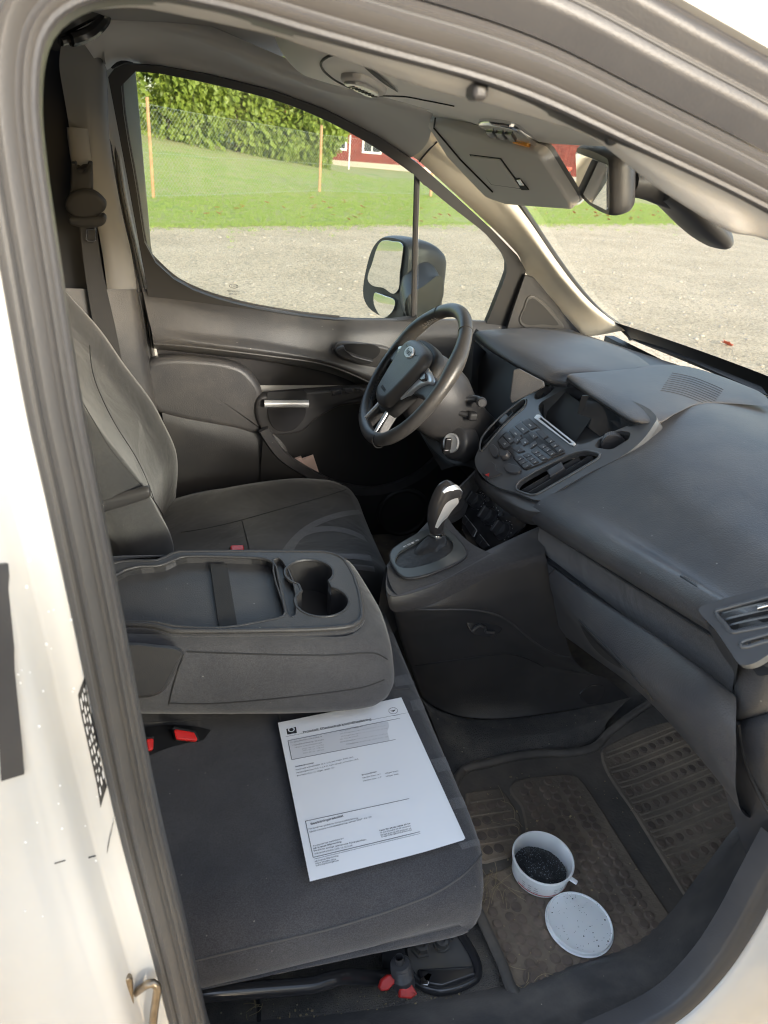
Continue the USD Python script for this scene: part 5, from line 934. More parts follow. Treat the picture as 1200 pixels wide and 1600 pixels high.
side = [L('y', (608, 912, -.085), (621, 955, -.14), (692, 937, -.165), (775, 897, -.17), (830, 880, -.175), (868, 893, -.185)),
        L('y', (614, 935, -.085), (626, 968, -.135), (700, 958, -.165), (770, 960, -.172), (815, 985, -.175), (885, 1000, -.185)),
        L('y', (622, 970, -.08), (632, 1000, -.115), (702, 985, -.145), (775, 982, -.155), (820, 1005, -.16), (900, 1035, -.17)),
        L('y', (634, 1015, -.075), (645, 1040, -.105), (705, 1036, -.13), (785, 1026, -.14), (840, 1035, -.145), (930, 1055, -.15)),
        L('y', (648, 1060, -.08), (662, 1075, -.10), (712, 1080, -.125), (790, 1075, -.14), (850, 1058, -.15), (950, 1062, -.15)),
        L('y', (662, 1090, -.09), (680, 1104, -.11), (725, 1120, -.14), (790, 1122, -.16), (870, 1112, -.17), (985, 1092, -.16))]
cm = loft(side, 60, 60); part(cc, 'side_panel', cm, 'trim_plastic', True)
part(cc, 'moulded_edge', seam_on(cm, [(619, 950), (660, 952), (720, 952), (765, 957), (800, 974), (835, 1003), (868, 1022), (905, 1030), (950, 1046)], .0022, 60), 'grained_plastic', True)
part(cc, 'panel_joint', seam_on(cm, [(648, 1040), (720, 1030), (790, 1022), (850, 1042)], .0012, 40), 'deep_black', True)
for q, nm in (([(731, 968), (745, 966), (770, 970), (784, 982), (778, 989), (740, 990)], 0), ([(905, 1082), (918, 1072), (942, 1071), (938, 1092), (915, 1098)], 1)):
    c_ = onmesh(cm, [np.mean(q, 0)], .001)[0]; fb = (c_, (-.05, -.95, .25)); h_ = part(cc, 'bag_hook', pixpillow(fb, q, 24, h=.004, bevel=.002, rnd=0), 'gloss_black')
    if nm == 0: part(h_, 'hook', tube(LP((c_+np.array([0, -.008, 0]), fb[1]), [(738, 986), (744, 980), (750, 977), (757, 980), (760, 988), (772, 988)]), .0035, 8, up=(0, 1, 0)), 'trim_plastic')
SH = lambda d=0.0: (np.array([.585, -.05, .853])+np.array([0, 0, d]), (-.22, 0, 1)); 
shp = z5([(105, 612), (150, 560), (330, 455), (400, 425), (500, 425), (560, 470), (660, 620), (630, 655), (440, 745), (240, 795), (195, 785), (150, 740)])
hole = z5([(140, 645), (180, 595), (320, 515), (400, 470), (480, 470), (540, 500), (570, 560), (540, 620), (320, 715), (190, 725)])
fr_ = frame(LP(SH(), shp).mean(0), SH()[1], (1, 0, 0)); sq = lambda p, n=60: Polygon(to2(fr_, closed(LP(SH(), p), n))).buffer(0)
ge = part(V, 'gear_selector', plate(fr_, sq(shp).difference(sq(hole, 50)), t=.006), 'gear_plate', 30, label='automatic gear selector with leather boot on the console')
part(ge, 'plate_edge', tube(to3(fr_, np.array(sq(shp).buffer(.001).simplify(.0004).exterior.coords), np.full(len(sq(shp).buffer(.001).simplify(.0004).exterior.coords), .003)), .003, 6, up=fr_[3]), 'trim_plastic', True)
hq = np.array(sq(hole, 50).exterior.coords)[:-1]
bt0 = to3(fr_, hq, np.full(len(hq), .001)); ctop = at(*z5([(445, 455)])[0], y=-.035); cbase = to3(fr_, hq.mean(0)[None])[0]
ang = np.arctan2(*(hq-hq.mean(0)).T[::-1])
def gait(k):
    ring_ = bt0*(1-k)+(ctop+(bt0-bt0.mean(0))*.28)*k
    w_ = (1+.10*np.sin(ang*5+k*5)*np.sin(np.pi*k)); cen = ring_.mean(0); return cen+(ring_-cen)*w_[:, None]*(1-.18*np.sin(np.pi*k)) + np.array([0, 0, -.012*np.sin(np.pi*min(1, k*2))*(k < .5)])
part(ge, 'boot', skin([gait(k) for k in (0, .08, .2, .4, .6, .8, 1)], 60, 30), 'leather_boot', True)
part(ge, 'collar', lathe(ctop-[0, 0, .003], (.12, 0, 1), [(.0, 0), (.0155, 0), (.0165, .003), (.0155, .006), (0, .007)], 30), 'chrome', 40)
ksec = [((445, 440), .013, .014), ((440, 400), .0145, .0155), ((440, 350), .015, .018), ((455, 290), .016, .022), ((485, 220), .017, .026), ((520, 165), .018, .029), ((550, 125), .0175, .028), ((575, 95), .014, .022), ((585, 84), .006, .010)]
kc = [at(*z5([c])[0], y=-.035) for c, _, _ in ksec]
kl = []
for i, ((c, a, b), p) in enumerate(zip(ksec, kc)):
    tdir = kc[min(i+1, 8)]-kc[max(i-1, 0)]; tdir /= np.linalg.norm(tdir); e2 = np.array([0, 1., 0]); e1 = np.cross(e2, tdir); 
    kl.append([p+e2*a*np.cos(t)+e1*b*np.sin(t)*(1.0) for t in np.linspace(0, 2*np.pi, 17)[:-1]])
km = skin(kl, 32, 40)
kn = part(ge, 'shift_knob', km, 'gloss_black', True)
part(kn, 'side_insert', strip_on(km, z5([(430, 400), (470, 300), (520, 215), (600, 180)]), z5([(450, 408), (500, 345), (560, 300), (612, 235)]), 24, 10, .0012), 'silver', True)
part(kn, 'top_insert', strip_on(km, z5([(488, 135), (530, 100), (580, 86), (610, 100)]), z5([(500, 148), (545, 128), (600, 120), (635, 140)]), 20, 8, .0012), 'silver', True)
for tx, p in zip('RNDS', ((295, 500), (262, 517), (235, 530), (203, 545))):
    c = at(*z5([p])[0], pl=SH(.0066)); f2 = frame(c, SH()[1], (0, -1, 0)); part(ge, 'gear_letter', words(f2, tx, .006, -.002, -.003, t=.0003, base=0), 'white_mark', False)
# steering wheel
SW, SA = np.array([.626, .318, 1.086]), math.radians(34.0)
E1, E2 = np.array([0, 1.0, 0]), np.array([math.sin(SA), 0, math.cos(SA)]); E3 = np.array([-math.cos(SA), 0, math.sin(SA)])
def W(u, v, w=0.0): return SW-E1*u+E2*v+E3*w       # u to the driver's right, v up, w towards the driver
tt = np.linspace(0, 2*np.pi, 97); 
rimr = .0150+.0035*np.exp(-((np.abs((np.degrees(tt) % 360)-90)-62)/14.0)**2)
ca_ = np.arange(14)*2*np.pi/14; rv = []
for t, r in zip(tt[:-1], rimr[:-1]):
    flat = 1-.05*max(0, -math.sin(t))**6; rd = np.array([math.cos(t), math.sin(t)])*flat; rv.append([W(*(rd*(.174+r*1.05*math.cos(a))), r*1.0*math.sin(a)) for a in ca_])
sw = part(V, 'steering_wheel', trimesh.Trimesh(np.array(rv).reshape(-1, 3), np.vstack([grid_faces(14, 96, True), np.vstack([[(95*14+i, 95*14+(i+1) % 14, (i+1) % 14), (95*14+i, (i+1) % 14, i)] for i in range(14)]).reshape(-1, 3)]), process=False), 'leather', True, label='worn black leather steering wheel with silver spokes')
wfr = (SW, -E1, E2, E3)
hubp = Polygon(closed(np.c_[np.array([(-.066, .050), (-.045, .064), (0, .068), (.045, .064), (.066, .050), (.070, .02), (.058, -.030), (.044, -.075), (.02, -.092), (-.02, -.092), (-.044, -.075), (-.058, -.030), (-.070, .02)]), np.zeros(13)], 70)[:, :2]); hubp = affinity.scale(hubp, 1.16, 1.04)
hb_ = part(sw, 'airbag_pad', pillow(wfr, hubp, h=.040, bevel=.022, rnd=.0, base=-.004, steps=7), 'trim_plastic', True)
part(sw, 'hub_surround', pillow(wfr, hubp.buffer(.010), h=.024, bevel=.010, rnd=0, base=-.012, steps=5), 'deep_black', True)
def spoke(pts, base, h, mt, nm, bev=.006): part(sw, nm, pillow(wfr, Polygon(closed(np.c_[np.array(pts), np.zeros(len(pts))], 50)[:, :2]), h=h, bevel=bev, rnd=0, base=base, steps=4), mt, True)
for s in (1, -1):
    m_ = lambda pts: [(s*a, b) for a, b in pts][::s]
    spoke(m_([(.05, .040), (.10, .034), (.165, .030), (.178, .012), (.172, -.012), (.13, -.014), (.09, -.022), (.055, -.030)]), -.016, .022, 'trim_plastic', 'spoke')
    spoke(m_([(.066, .040), (.098, .036), (.135, .030), (.140, .022), (.118, .014), (.095, -.004), (.078, -.030), (.066, -.052), (.058, -.050), (.064, -.020), (.070, .012)]), .004, .010, 'silver', 'spoke_trim', .004)
    spoke(m_([(.085, .026), (.108, .026), (.118, .020), (.108, .013), (.092, .010), (.082, .016)]), .010, .010, 'gloss_black', 'spoke_button', .003)
    spoke(m_([(.016, -.080), (.040, -.080), (.048, -.115), (.062, -.158), (.056, -.168), (.036, -.166), (.028, -.130)]), -.016, .022, 'trim_plastic', 'spoke')
    spoke(m_([(.026, -.088), (.038, -.088), (.046, -.120), (.054, -.148), (.046, -.152), (.036, -.126)]), .004, .006, 'silver', 'spoke_trim', .003)
a2 = np.linspace(0, 2*np.pi, 49)[:-1]; el = Polygon(np.stack([.026*np.cos(a2), .013*np.sin(a2)], 1)); ef = (W(0, .038, .0362), -E1, E2, E3)
em = part(sw, 'emblem', pillow(ef, el, h=.004, bevel=.002, rnd=0), 'silver', 30); part(em, 'emblem_field', pillow(ef, affinity.scale(el, .86, .82), h=.0006, bevel=.0003, rnd=0, base=.004), 'grey_metal', 30); part(em, 'emblem_lettering', words(ef, 'Ford', .011, -.013, -.0055, True, t=.0004, base=.0047, width=.029), 'label_black', False)
parts(sw, 'pad_line', [tube([W(s*.034, .042, .0362), W(s*.054, .047, .0345)], .0012, 6, up=E3) for s in (1, -1)], 'deep_black')
part(sw, 'pad_lettering', words((W(0, -.062, .0364), -E1, E2, E3), 'AIRBAG', .007, -.016, -.003, t=.0004, base=0), 'deep_black', False)
part(sw, 'stitching', [tube([W(*(np.array([math.cos(t), math.sin(t)])*(.174-.0165)), .006*((i % 2)*2-1)), W(*(np.array([math.cos(t+.022), math.sin(t+.022)])*(.174-.0168)), -.006*((i % 2)*2-1))], .0009, 4, up=E3) for q in ((.35, 1.0), (2.14, 2.8), (3.5, 4.0), (5.4, 5.9)) for i, t in enumerate(np.arange(*q, .028))], 'thread', False, kind='stuff')
parts(sw, 'rim_seam', [tube([W(*(np.array([math.cos(t), math.sin(t)])*(.174+rr*math.cos(a))), rr*math.sin(a)) for a in np.linspace(0, 6.28, 15)], .0008, 5, up=(.3, .8, .2)) for t, rr in ((1.02, .0158), (2.12, .0158), (-1.1, .0158), (-2.04, .0158))], 'deep_black')
# column, stalks, ignition
def colring(w, hw, hh, dv=0.0): return [W(a*hw, b*hh+dv, w) for a, b in [(-1, -.4), (-.7, -1), (.7, -1), (1, -.4), (1, .4), (.7, 1), (-.7, 1), (-1, .4)]]
sc_ = part(V, 'steering_column', skin([colring(-.02, .045, .045), colring(-.03, .062, .06), colring(-.06, .068, .066, -.006), colring(-.11, .068, .066, -.012), colring(-.16, .06, .055, -.02), colring(-.26, .05, .05, -.03)], 40, 30), 'trim_plastic', 40, label='black steering column shroud with stalks and ignition')
def stalk(u0, v0, w0, u1, v1, w1, nm):
    p = [W(u0, v0, w0), W((u0+u1)/2, (v0+v1)/2, (w0+w1)/2-.004), W(u1, v1, w1)]; part(sc_, nm, [tube(p, .008, 10, 12, up=E2, scale=np.linspace(.7, 1.25, 12)), rbox(p[2], (.028, .03, .02), .007)], 'trim_plastic', 40)
stalk(-.05, .03, -.06, -.125, .062, -.045, 'stalk'); 
sk = at(752, 628, y=.235); part(sc_, 'stalk', [tube([W(.05, -.005, -.08), sk+[0, .015, 0], sk], .008, 10, 10), cyl(sk, E3*.4-E1, .012, .022, 20, .011, .003)], 'trim_plastic', 40)
sk2 = at(738, 650, y=.24); part(sc_, 'stalk', [tube([W(.04, -.02, -.09), sk2], .007, 8, 6), rbox(sk2, (.022, .022, .02), .006)], 'deep_black', 40)
ig = at(705, 692, y=.245); ian = np.array([-.80, -.50, .25]); 
part(sc_, 'ignition_shroud', lathe(ig-ian/np.linalg.norm(ian)*.02, ian, [(.045, -.03), (.040, .008), (.034, .014), (.024, .016), (.024, .02)], 36), 'trim_plastic', 40)
ik = part(sc_, 'ignition_lock', lathe(ig, ian, [(.0225, -.006), (.0225, .002), (.020, .003), (.017, .001), (0, .001)], 36), 'silver', 40)
part(ik, 'ignition_key', [rbox(ig+ian*.012+np.array([0, 0, -.003]), (.016, .009, .030), .004), rbox(ig+ian*.016+np.array([0, 0, -.022]), (.016, .012, .012), .003)], 'gloss_black')
part(sc_, 'knee_panel', loft([L('y', (690, 735, .30), (715, 728, .27), (745, 735, .20)), L('y', (640, 650, .42), (700, 720, .36), (750, 700, .24)), L('x', (640, 640, .92), (700, 640, .92), (760, 640, .92))], 20, 14), 'deep_black', True)
part(sc_, 'knee_panel', loft([L('x', (752, 640, .86), (775, 665, .84), (765, 690, .80)), L('x', (735, 630, .88), (745, 670, .86), (735, 720, .82)), L('x', (720, 640, .90), (722, 680, .88), (715, 730, .86))], 20, 14), 'trim_plastic', True)

# ------------------------------------------------------------------ the van: floor, sill, near door frame
fl_ = part(V, 'floor', [box3((.55, 0, .405), (1.6, 1.46, .05))], 'carpet', label='dusty dark floor carpet')
hum = [L('y', (648, 1080, -.09), (690, 1112, -.125), (760, 1125, -.15), (880, 1112, -.165), (990, 1088, -.16)), np.array([at(672, 1120, z=.475), at(710, 1145, z=.475), at(780, 1150, z=.475), at(880, 1140, z=.475), at(960, 1115, z=.48)]), np.array([at(690, 1170, z=.45), at(725, 1195, z=.45), at(800, 1178, z=.45), at(880, 1166, z=.45), at(945, 1140, z=.455)]), np.array([at(700, 1230, z=.43), at(735, 1215, z=.43), at(810, 1195, z=.43), at(880, 1185, z=.43), at(950, 1165, z=.43)])]
part(fl_, 'tunnel_carpet', loft(hum, 40, 30), 'carpet', True)
part(fl_, 'toe_board', loft([np.array([[.96, y, .43] for y in (.1, -.2, -.45, -.72)]), np.array([[1.1, y, .475] for y in (.1, -.2, -.45, -.72)]), np.array([[1.25, y, .60] for y in (.1, -.2, -.45, -.72)]), np.array([[1.36, y, .9] for y in (.1, -.2, -.45, -.72)])], 12, 20), 'carpet', True)
part(fl_, 'kick_panel', loft([np.array([[.84, -.735, .44], [1.0, -.70, .44], [1.2, -.62, .45], [1.36, -.55, .5]]), np.array([[.84, -.75, .66], [1.0, -.715, .66], [1.2, -.64, .66], [1.36, -.56, .7]]), np.array([[.84, -.76, .85], [1.0, -.73, .85], [1.2, -.66, .85], [1.36, -.58, .85]])], 16, 12), 'trim_plastic', True)
# seat frame pieces under the bench
part(ps, 'frame_tube', tube(resample(np.array([at(300, 1558, y=-.66), at(340, 1551, y=-.66), at(480, 1541, y=-.66), at(510, 1533, y=-.655), at(540, 1526, y=-.64), at(590, 1528, y=-.63), at(612, 1520, y=-.60)]), 40), .0105, 12, up=(0, 0, 1)), 'gloss_black', True)
part(ps, 'seat_base', [rbox((.22, -.33, .50), (.42, .48, .11), .02)], 'deep_black')
br = part(ps, 'frame_bracket', [pillow(frame(at(614, 1490, y=-.60), (0, -1, .3), (1, 0, 0)), [(-.016, -.03), (.016, -.03), (.018, .03), (-.02, .03)], h=.006, bevel=.002)], 'gloss_black')
sp0, sp1 = at(622, 1487, z=.545), at(632, 1540, z=.475)
part(br, 'plunger', lathe(sp0+(sp1-sp0)*.15, sp1-sp0, [(.006, 0), (.006, .012)]+[(r, .012+i*.0035) for i, r in enumerate([.013, .015, .013, .0155, .013, .016, .013, .0165, .013])]+[(.016, .046), (.016, .058), (.011, .062), (0, .062)], 24), 'rubber', 30)
for s, q in ((0, [(590, 1542), (594, 1530), (604, 1522), (617, 1522), (618, 1532), (604, 1547), (594, 1548)]), (1, [(622, 1545), (640, 1535), (650, 1552), (640, 1560), (622, 1558)])):
    part(br, 'latch_paddle', pixpillow(((0, -.625, .505), (0, -.55, .83)), q, h=.012, bevel=.003, rnd=.001), 'red_worn', 30)
rp = [(640, 1456), (660, 1448), (690, 1440), (705, 1445), (730, 1475), (745, 1525), (738, 1532), (690, 1548), (660, 1540), (640, 1520)]
RZ = lambda z: ((0, 0, z), (0, 0, 1))
P_ = closed(LP(RZ(.4335), rp), 60); part(fl_, 'anchor_recess', [plate((np.array([0, 0, .4315]), *F0[1:]), P_[:, :2], t=.003)], 'steel_dark')
part(fl_, 'recess_lip', tube(np.vstack([closed(LP(RZ(.437), rp), 60), closed(LP(RZ(.437), rp), 60)[:1]]), .0075, 8, up=(0, 0, 1)), 'gloss_black', True)
part(fl_, 'recess_bar', tube(resample(np.array([at(630, 1475, z=.45), at(665, 1464, z=.455), at(695, 1452, z=.452), at(710, 1462, z=.445)]), 16), .008, 10, up=(0, 0, 1)), 'gloss_black', True)
for p, r in (((658, 1482), .013), ((690, 1476), .010)): part(fl_, 'anchor_bolt', lathe(at(*p, z=.435), (0, 0, 1), [(r*1.3, 0), (r*1.3, .003), (r, .003), (r*.9, .011), (r*.45, .0115), (r*.4, .007), (0, .007)], 6 if r > .012 else 20), 'steel_dark', 20)
part(fl_, 'anchor_strip', pixpillow(RZ(.438), [(650, 1520), (740, 1515), (742, 1530), (690, 1548), (662, 1543)], h=.012, bevel=.004), 'gloss_black'); part(fl_, 'anchor_clip', pixpillow(RZ(.446), [(656, 1532), (668, 1522), (675, 1524), (672, 1532), (668, 1542), (658, 1540)], h=.004, bevel=.001, rnd=0), 'chrome')
part(fl_, 'carpet_seam', tube(LP(RZ(.432), [(403, 1555), (405, 1580), (404, 1640)]), .003, 6, up=(0, 0, 1)), 'deep_black')
part(fl_, 'carpet_edge', tube(LP(RZ(.432), [(560, 1610), (640, 1595), (690, 1578), (730, 1572)]), .002, 6, up=(0, 0, 1)), 'deep_black')
# sill scuff trim and seal
in_ = [(300, 1625), (400, 1606), (500, 1598), (640, 1580), (740, 1562), (820, 1545), (900, 1516), (990, 1488), (1060, 1438), (1110, 1372), (1150, 1318), (1185, 1280), (1215, 1262)]
iz = [.45, .45, .45, .45, .452, .455, .458, .462, .470, .49, .53, .58, .63]
sil0 = np.array([at(a, b, z=z) for (a, b), z in zip(in_, iz)])
o_ = [(325, 1665), (440, 1660), (560, 1650), (700, 1635), (800, 1620), (880, 1606), (960, 1588), (1020, 1562), (1075, 1520), (1120, 1468), (1155, 1412), (1185, 1360), (1215, 1310)]
o_ = [(a+14, b+22) for a, b in o_]
sil2 = np.array([at(a, b, pl=((0, -.765, .5), (0, 1, -.12))) for a, b in o_])
part(V, 'sill_trim', loft([sil0+[-.004, .02, -.02], sil0, sil0*.7+sil2*.3+[0, 0, .008], sil0*.3+sil2*.7+[0, 0, .010], sil2], 80, 30), 'sill_plastic', True, label='scuffed black plastic sill trim')
# door aperture: inner edge of the rubber seal, once round from the sill up the belt pillar and along the roof
inner = [(700, 1668), (560, 1680), (420, 1690), (348, 1672), (318, 1600), (284, 1450), (248, 1300), (214, 1130), (181, 950), (150, 790), (122, 650), (101, 520), (84, 410), (66, 290), (54, 190), (53, 120), (60, 70), (74, 38), (98, 14), (140, -6), (200, -14), (280, -8), (400, 20), (500, 50), (600, 78), (700, 105), (800, 136), (900, 178), (1000, 226), (1100, 273), (1200, 323), (1300, 378), (1400, 440)]
ip = resample(LP(NEAR, inner), 260)
nn_ = np.array(NEAR[1]); nn_ = nn_/np.linalg.norm(nn_); ctr = np.array([.45, -.72, 1.05])
def ring_sweep(path, prof, scale=None):
    T = np.gradient(path, axis=0); T /= np.linalg.norm(T, axis=1, keepdims=True); A = np.cross(T, nn_); 
    if ((path-ctr)*A).sum(1).mean() < 0: A = -A
    pr = np.asarray(prof); H = path[:, None]+A[:, None]*pr[None, :, :1]-nn_*pr[None, :, 1:]
    return trimesh.Trimesh(H.reshape(-1, 3), grid_faces(len(pr), len(path)), process=False), H
sealA = [(.012, -.05), (0, -.030), (-.001, -.006), (.002, .002), (.006, .004), (.009, .001), (.012, .001), (.016, .006), (.021, .008), (.026, .005), (.0285, .001), (.0305, .002), (.033, .003), (.036, -.001), (.040, -.003), (.044, -.012), (.044, -.03)]
sealA = [(a*.84, b) for a, b in sealA]
m_, H_ = ring_sweep(ip, sealA)
sl = part(V, 'door_seal', m_, 'rubber_dusty', 50, label='worn dusty rubber seal round the passenger door opening')
part(sl, 'seal_lip', tube(H_[:, 2]*.5+H_[:, 3]*.5, .0032, 6, up=(0, 1, 0)), 'rubber'); part(sl, 'seal_groove', tube(H_[:, 10]+nn_*.0006, .0022, 6, up=(0, 1, 0)), 'seal_black')
# inner trim along the roof edge (between lining and seal)
ri = np.array([np.linalg.norm(p-at(60, 70, pl=NEAR)) for p in ip]).argmin(); tp_ = ip[ri:]
T_ = np.gradient(tp_, axis=0); A_2 = np.cross(T_/np.linalg.norm(T_, axis=1, keepdims=True), nn_); A_2 *= np.sign(((tp_-ctr)*A_2).sum(1).mean())
def infl(pts): return LP(NEAR, pts)
tedge = resample(LP(((0, -.75, .5), (0, 1, -.12)), [(66, 52), (86, 36), (112, 22), (160, 12), (230, 11), (300, 25), (380, 42), (450, 60), (550, 95), (650, 130), (760, 160), (850, 186), (930, 214), (975, 246), (1030, 290), (1100, 336), (1150, 364), (1200, 374), (1300, 420), (1400, 490)]), 90)
seal_in = resample(tp_, 90)
part(V, 'roof_edge_trim', loft([seal_in+nn_*.006+[0, 0, .004], seal_in*.6+tedge*.4+[0, .006, -.001], seal_in*.15+tedge*.85+[0, .004, 0], tedge+[0, .012, .001], tedge+[0, .05, .03], tedge+[0, .16, .12]], 100, 40), 'headliner', True, label='grey lining trim along the passenger side roof edge')
sc2 = at(956, 215, pl=((0, -.77, .5), (0, 1, -.12))); part('/World/van/roof_edge_trim', 'trim_screw', cyl(sc2, (-.1, -1, -.4), .006, .004, 16, .005, .001), 'trim_plastic')
hk = at(745, 143, pl=((0, -.77, .5), (0, 1, -.12))); part('/World/van/roof_edge_trim', 'coat_hook', rbox(hk, (.012, .02, .012), .004), 'trim_plastic')
# second weatherstrip and white body outside the seal
outp = [(0.036, -.006), (.050, .004), (.056, .006), (.062, .004), (.066, .004), (.074, .010), (.082, .011), (.088, .006), (.090, -.01)]
k0 = np.array([np.linalg.norm(p-at(90, 22, pl=NEAR)) for p in ip]).argmin()
m2, H2 = ring_sweep(ip[k0:], outp); part(V, 'roof_weatherstrip', m2, 'rubber', 50, label='dark weatherstrip above the passenger door')
part('/World/van/roof_weatherstrip', 'strip_line', tube(H2[:, 3], .0018, 6, up=(0, 1, 0)), 'seal_black')
m3, H3 = ring_sweep(ip[k0-6:], [(.090, -.01), (.093, .006), (.100, .008), (.13, .0), (.19, -.06)]); part(V, 'roof_side', m3, 'white_paint', 50, label='white painted roof side above the door')
m4, H4 = ring_sweep(ip[:k0+4], [(.034, -.02), (.036, -.008), (.045, -.008), (.056, -.007), (.060, -.004), (.064, .006), (.069, .016), (.076, .021), (.086, .024), (.11, .029), (.16, .034), (.24, .036), (.32, .03)])
bpil = part(V, 'body_pillar', m4, 'white_paint', 50, label='white painted body pillar beside the passenger door opening')
# type plate stickers
def onbody(pts, off=.0006): return onmesh(m4, pts, off)
def sticker(e0, e1, nm, lines):
    s_ = part(bpil, nm, strip_on(m4, e0, e1, 24, 10, .0006), 'label_black', True)
    out = []
    for (t0, t1, f0, f1) in lines:
        a, b = dense(e0, 60), dense(e1, 60)
        i0, i1 = int(t0*59), max(int(t1*59), int(t0*59)+2); seg = lambda f: a[i0:i1]+(b[i0:i1]-a[i0:i1])*f
        out.append(loft([onmesh(m4, seg(f0), .0011), onmesh(m4, seg(f1), .0011)], 8, 2))
    if out: part(s_, 'print', out, 'label_white', False)
r5 = np.random.default_rng(5); ln_ = []
for f in np.linspace(.10, .80, 5):
    t = .08
    while t < .93:
        w = r5.uniform(.03, .11); ln_.append((t, min(t+w, .95), f, f+.075)); t += w+r5.uniform(.012, .035)
sticker([(137, 1042), (145, 1085), (156, 1130), (166, 1170), (174, 1204)], [(122, 1085), (129, 1125), (139, 1170), (149, 1215), (157, 1262)], 'type_label', ln_)
sticker([(184, 1255), (180, 1272), (175, 1298)], [(176, 1288), (170, 1310), (167, 1334)], 'tyre_label', [(.1+.11*i, .17+.11*i, .3, .7) for i in range(8)])
part(bpil, 'door_gap', loft([onbody(dense([(-12, 880), (-8, 1000), (-4, 1100), (2, 1216)], 20), .004), onbody(dense([(6, 880), (18, 1000), (28, 1100), (38, 1205)], 20), .004)], 20, 4, thick=.004), 'rubber', 30)
parts(bpil, 'scratch', [tube(onbody(dense(q, 8), .0002), .0007, 4, up=(0, 1, 0)) for q in ([(85, 1349), (102, 1344)], [(138, 1340), (149, 1337)])], 'deep_black')
dr = []
for _ in range(70):
    p = (r5.uniform(20, 210), r5.uniform(450, 1590)); e = onbody([p], 0)[0]
    if np.isnan(e).any() or np.linalg.norm(e-CAM) > .8: continue
    s_ = trimesh.creation.icosphere(1, r5.uniform(.0005, .0013)); s_.vertices = s_.vertices*[1, .6, 1.3]+e; dr.append(s_)
top('water_drops', dr, 'droplet', 'clear water drops clinging to the white body pillar', 'drops', True, kind='stuff')
st0 = at(203, 1525, pl=NEAR); stp = part(V, 'door_striker', pixpillow(((0, -.80, .5), (-.3, .95, -.1)), [(194, 1518), (206, 1522), (208, 1560), (202, 1640), (186, 1640), (190, 1560)], h=.006, bevel=.002), 'brass', label='worn steel door striker')
part(stp, 'striker_loop', tube(resample(np.array([at(206, 1556, pl=((0, -.775, .5), NEAR[1])), at(220, 1545, pl=((0, -.79, .5), NEAR[1])), at(232, 1537, pl=((0, -.80, .5), NEAR[1])), at(242, 1537, pl=((0, -.80, .5), NEAR[1])), at(246, 1545, pl=((0, -.80, .5), NEAR[1])), at(240, 1590, pl=((0, -.80, .5), NEAR[1])), at(236, 1640, pl=((0, -.79, .5), NEAR[1]))]), 30), .0042, 10, up=(0, 1, 0)), 'brass', True)
# front lower corner of the opening: seal and white body
lo = [(640, 1690), (800, 1668), (900, 1645), (980, 1612), (1040, 1580), (1085, 1540), (1125, 1490), (1160, 1432), (1190, 1375), (1220, 1320)]
lop = resample(LP(NEAR, lo), 70)
m5, H5 = ring_sweep(lop, [(-.004, -.03), (0, -.004), (.004, .002), (.010, .004), (.014, .001), (.018, .003), (.026, .006), (.032, .003), (.036, -.004)]); part(sl, 'seal_corner', m5, 'rubber', 50)
m6, H6 = ring_sweep(lop, [(.034, -.02), (.036, .0), (.042, .006), (.06, .010), (.12, .012), (.3, -.01)]); part(V, 'body_sill', m6, 'white_paint', 50, label='white painted sill and wing corner')

# ------------------------------------------------------------------ rubber mat and what lies on it
MZ = .443
def toez(x): return MZ+np.maximum(0, x-.955)*.36
mo_ = [(722, 1208), (760, 1196), (800, 1186), (845, 1180), (885, 1180), (925, 1172), (950, 1152), (1000, 1130), (1060, 1120), (1130, 1165), (1210, 1270), (1225, 1300), (1190, 1345), (1110, 1440), (1050, 1490), (960, 1512), (880, 1535), (812, 1566), (780, 1500), (752, 1440), (735, 1395), (720, 1300)]
mp2 = Polygon(closed(LP(RZ(MZ), mo_), 120)[:, :2]).buffer(0)
def drape(poly, h, n=.012, top=0.0):
    vv, ff = trimesh.creation.triangulate_polygon(poly.simplify(.0006).segmentize(.03), engine='earcut'); m = trimesh.Trimesh(np.c_[vv, np.zeros(len(vv))], ff, process=False).subdivide_to_size(.03)
    v = np.array(m.vertices); v[:, 2] = toez(v[:, 0])+h; return trimesh.Trimesh(v, m.faces, process=False)
def padslab(poly, h, bev=.004):
    q = np.array(poly.simplify(.0006).segmentize(.02).exterior.coords)[:-1]; qi = poly.buffer(-bev)
    tops = drape(qi, h); e = np.array(qi.simplify(.0006).segmentize(.02).exterior.coords)
    o2 = np.array([poly.exterior.interpolate(poly.exterior.project(Point(p))).coords[0] for p in e])
    lo_ = np.c_[o2, toez(o2[:, 0])+.0005]; hi = np.c_[e, toez(e[:, 0])+h]
    return [tops, trimesh.Trimesh(np.vstack([lo_, hi]), grid_faces(len(e), 2), process=False)]
mt_ = thing('rubber_floor_mat', 'dirty black rubber floor mat with raised round studs in the passenger footwell', 'floor mat')
part(mt_, 'mat_base', drape(mp2, 0), 'mat_rubber', True)
eq = np.array(mp2.simplify(.0006).segmentize(.02).exterior.coords); part(mt_, 'mat_rim', [tube(np.c_[eq, toez(eq[:, 0])+.006], .009, 8, up=(0, 0, 1))], 'mat_rubber', True)
z8b = lambda p: zoomed(p, 2, 600, 1100)
padM = Polygon(closed(LP(RZ(MZ), z8b([(392, 262), (420, 238), (500, 226), (588, 222), (612, 234), (660, 300), (780, 490), (918, 700), (918, 735), (880, 790), (840, 820), (700, 848), (560, 880), (440, 912), (414, 905), (340, 740), (285, 615), (290, 560), (400, 500), (440, 420), (430, 330)])), 110)[:, :2]).buffer(0)
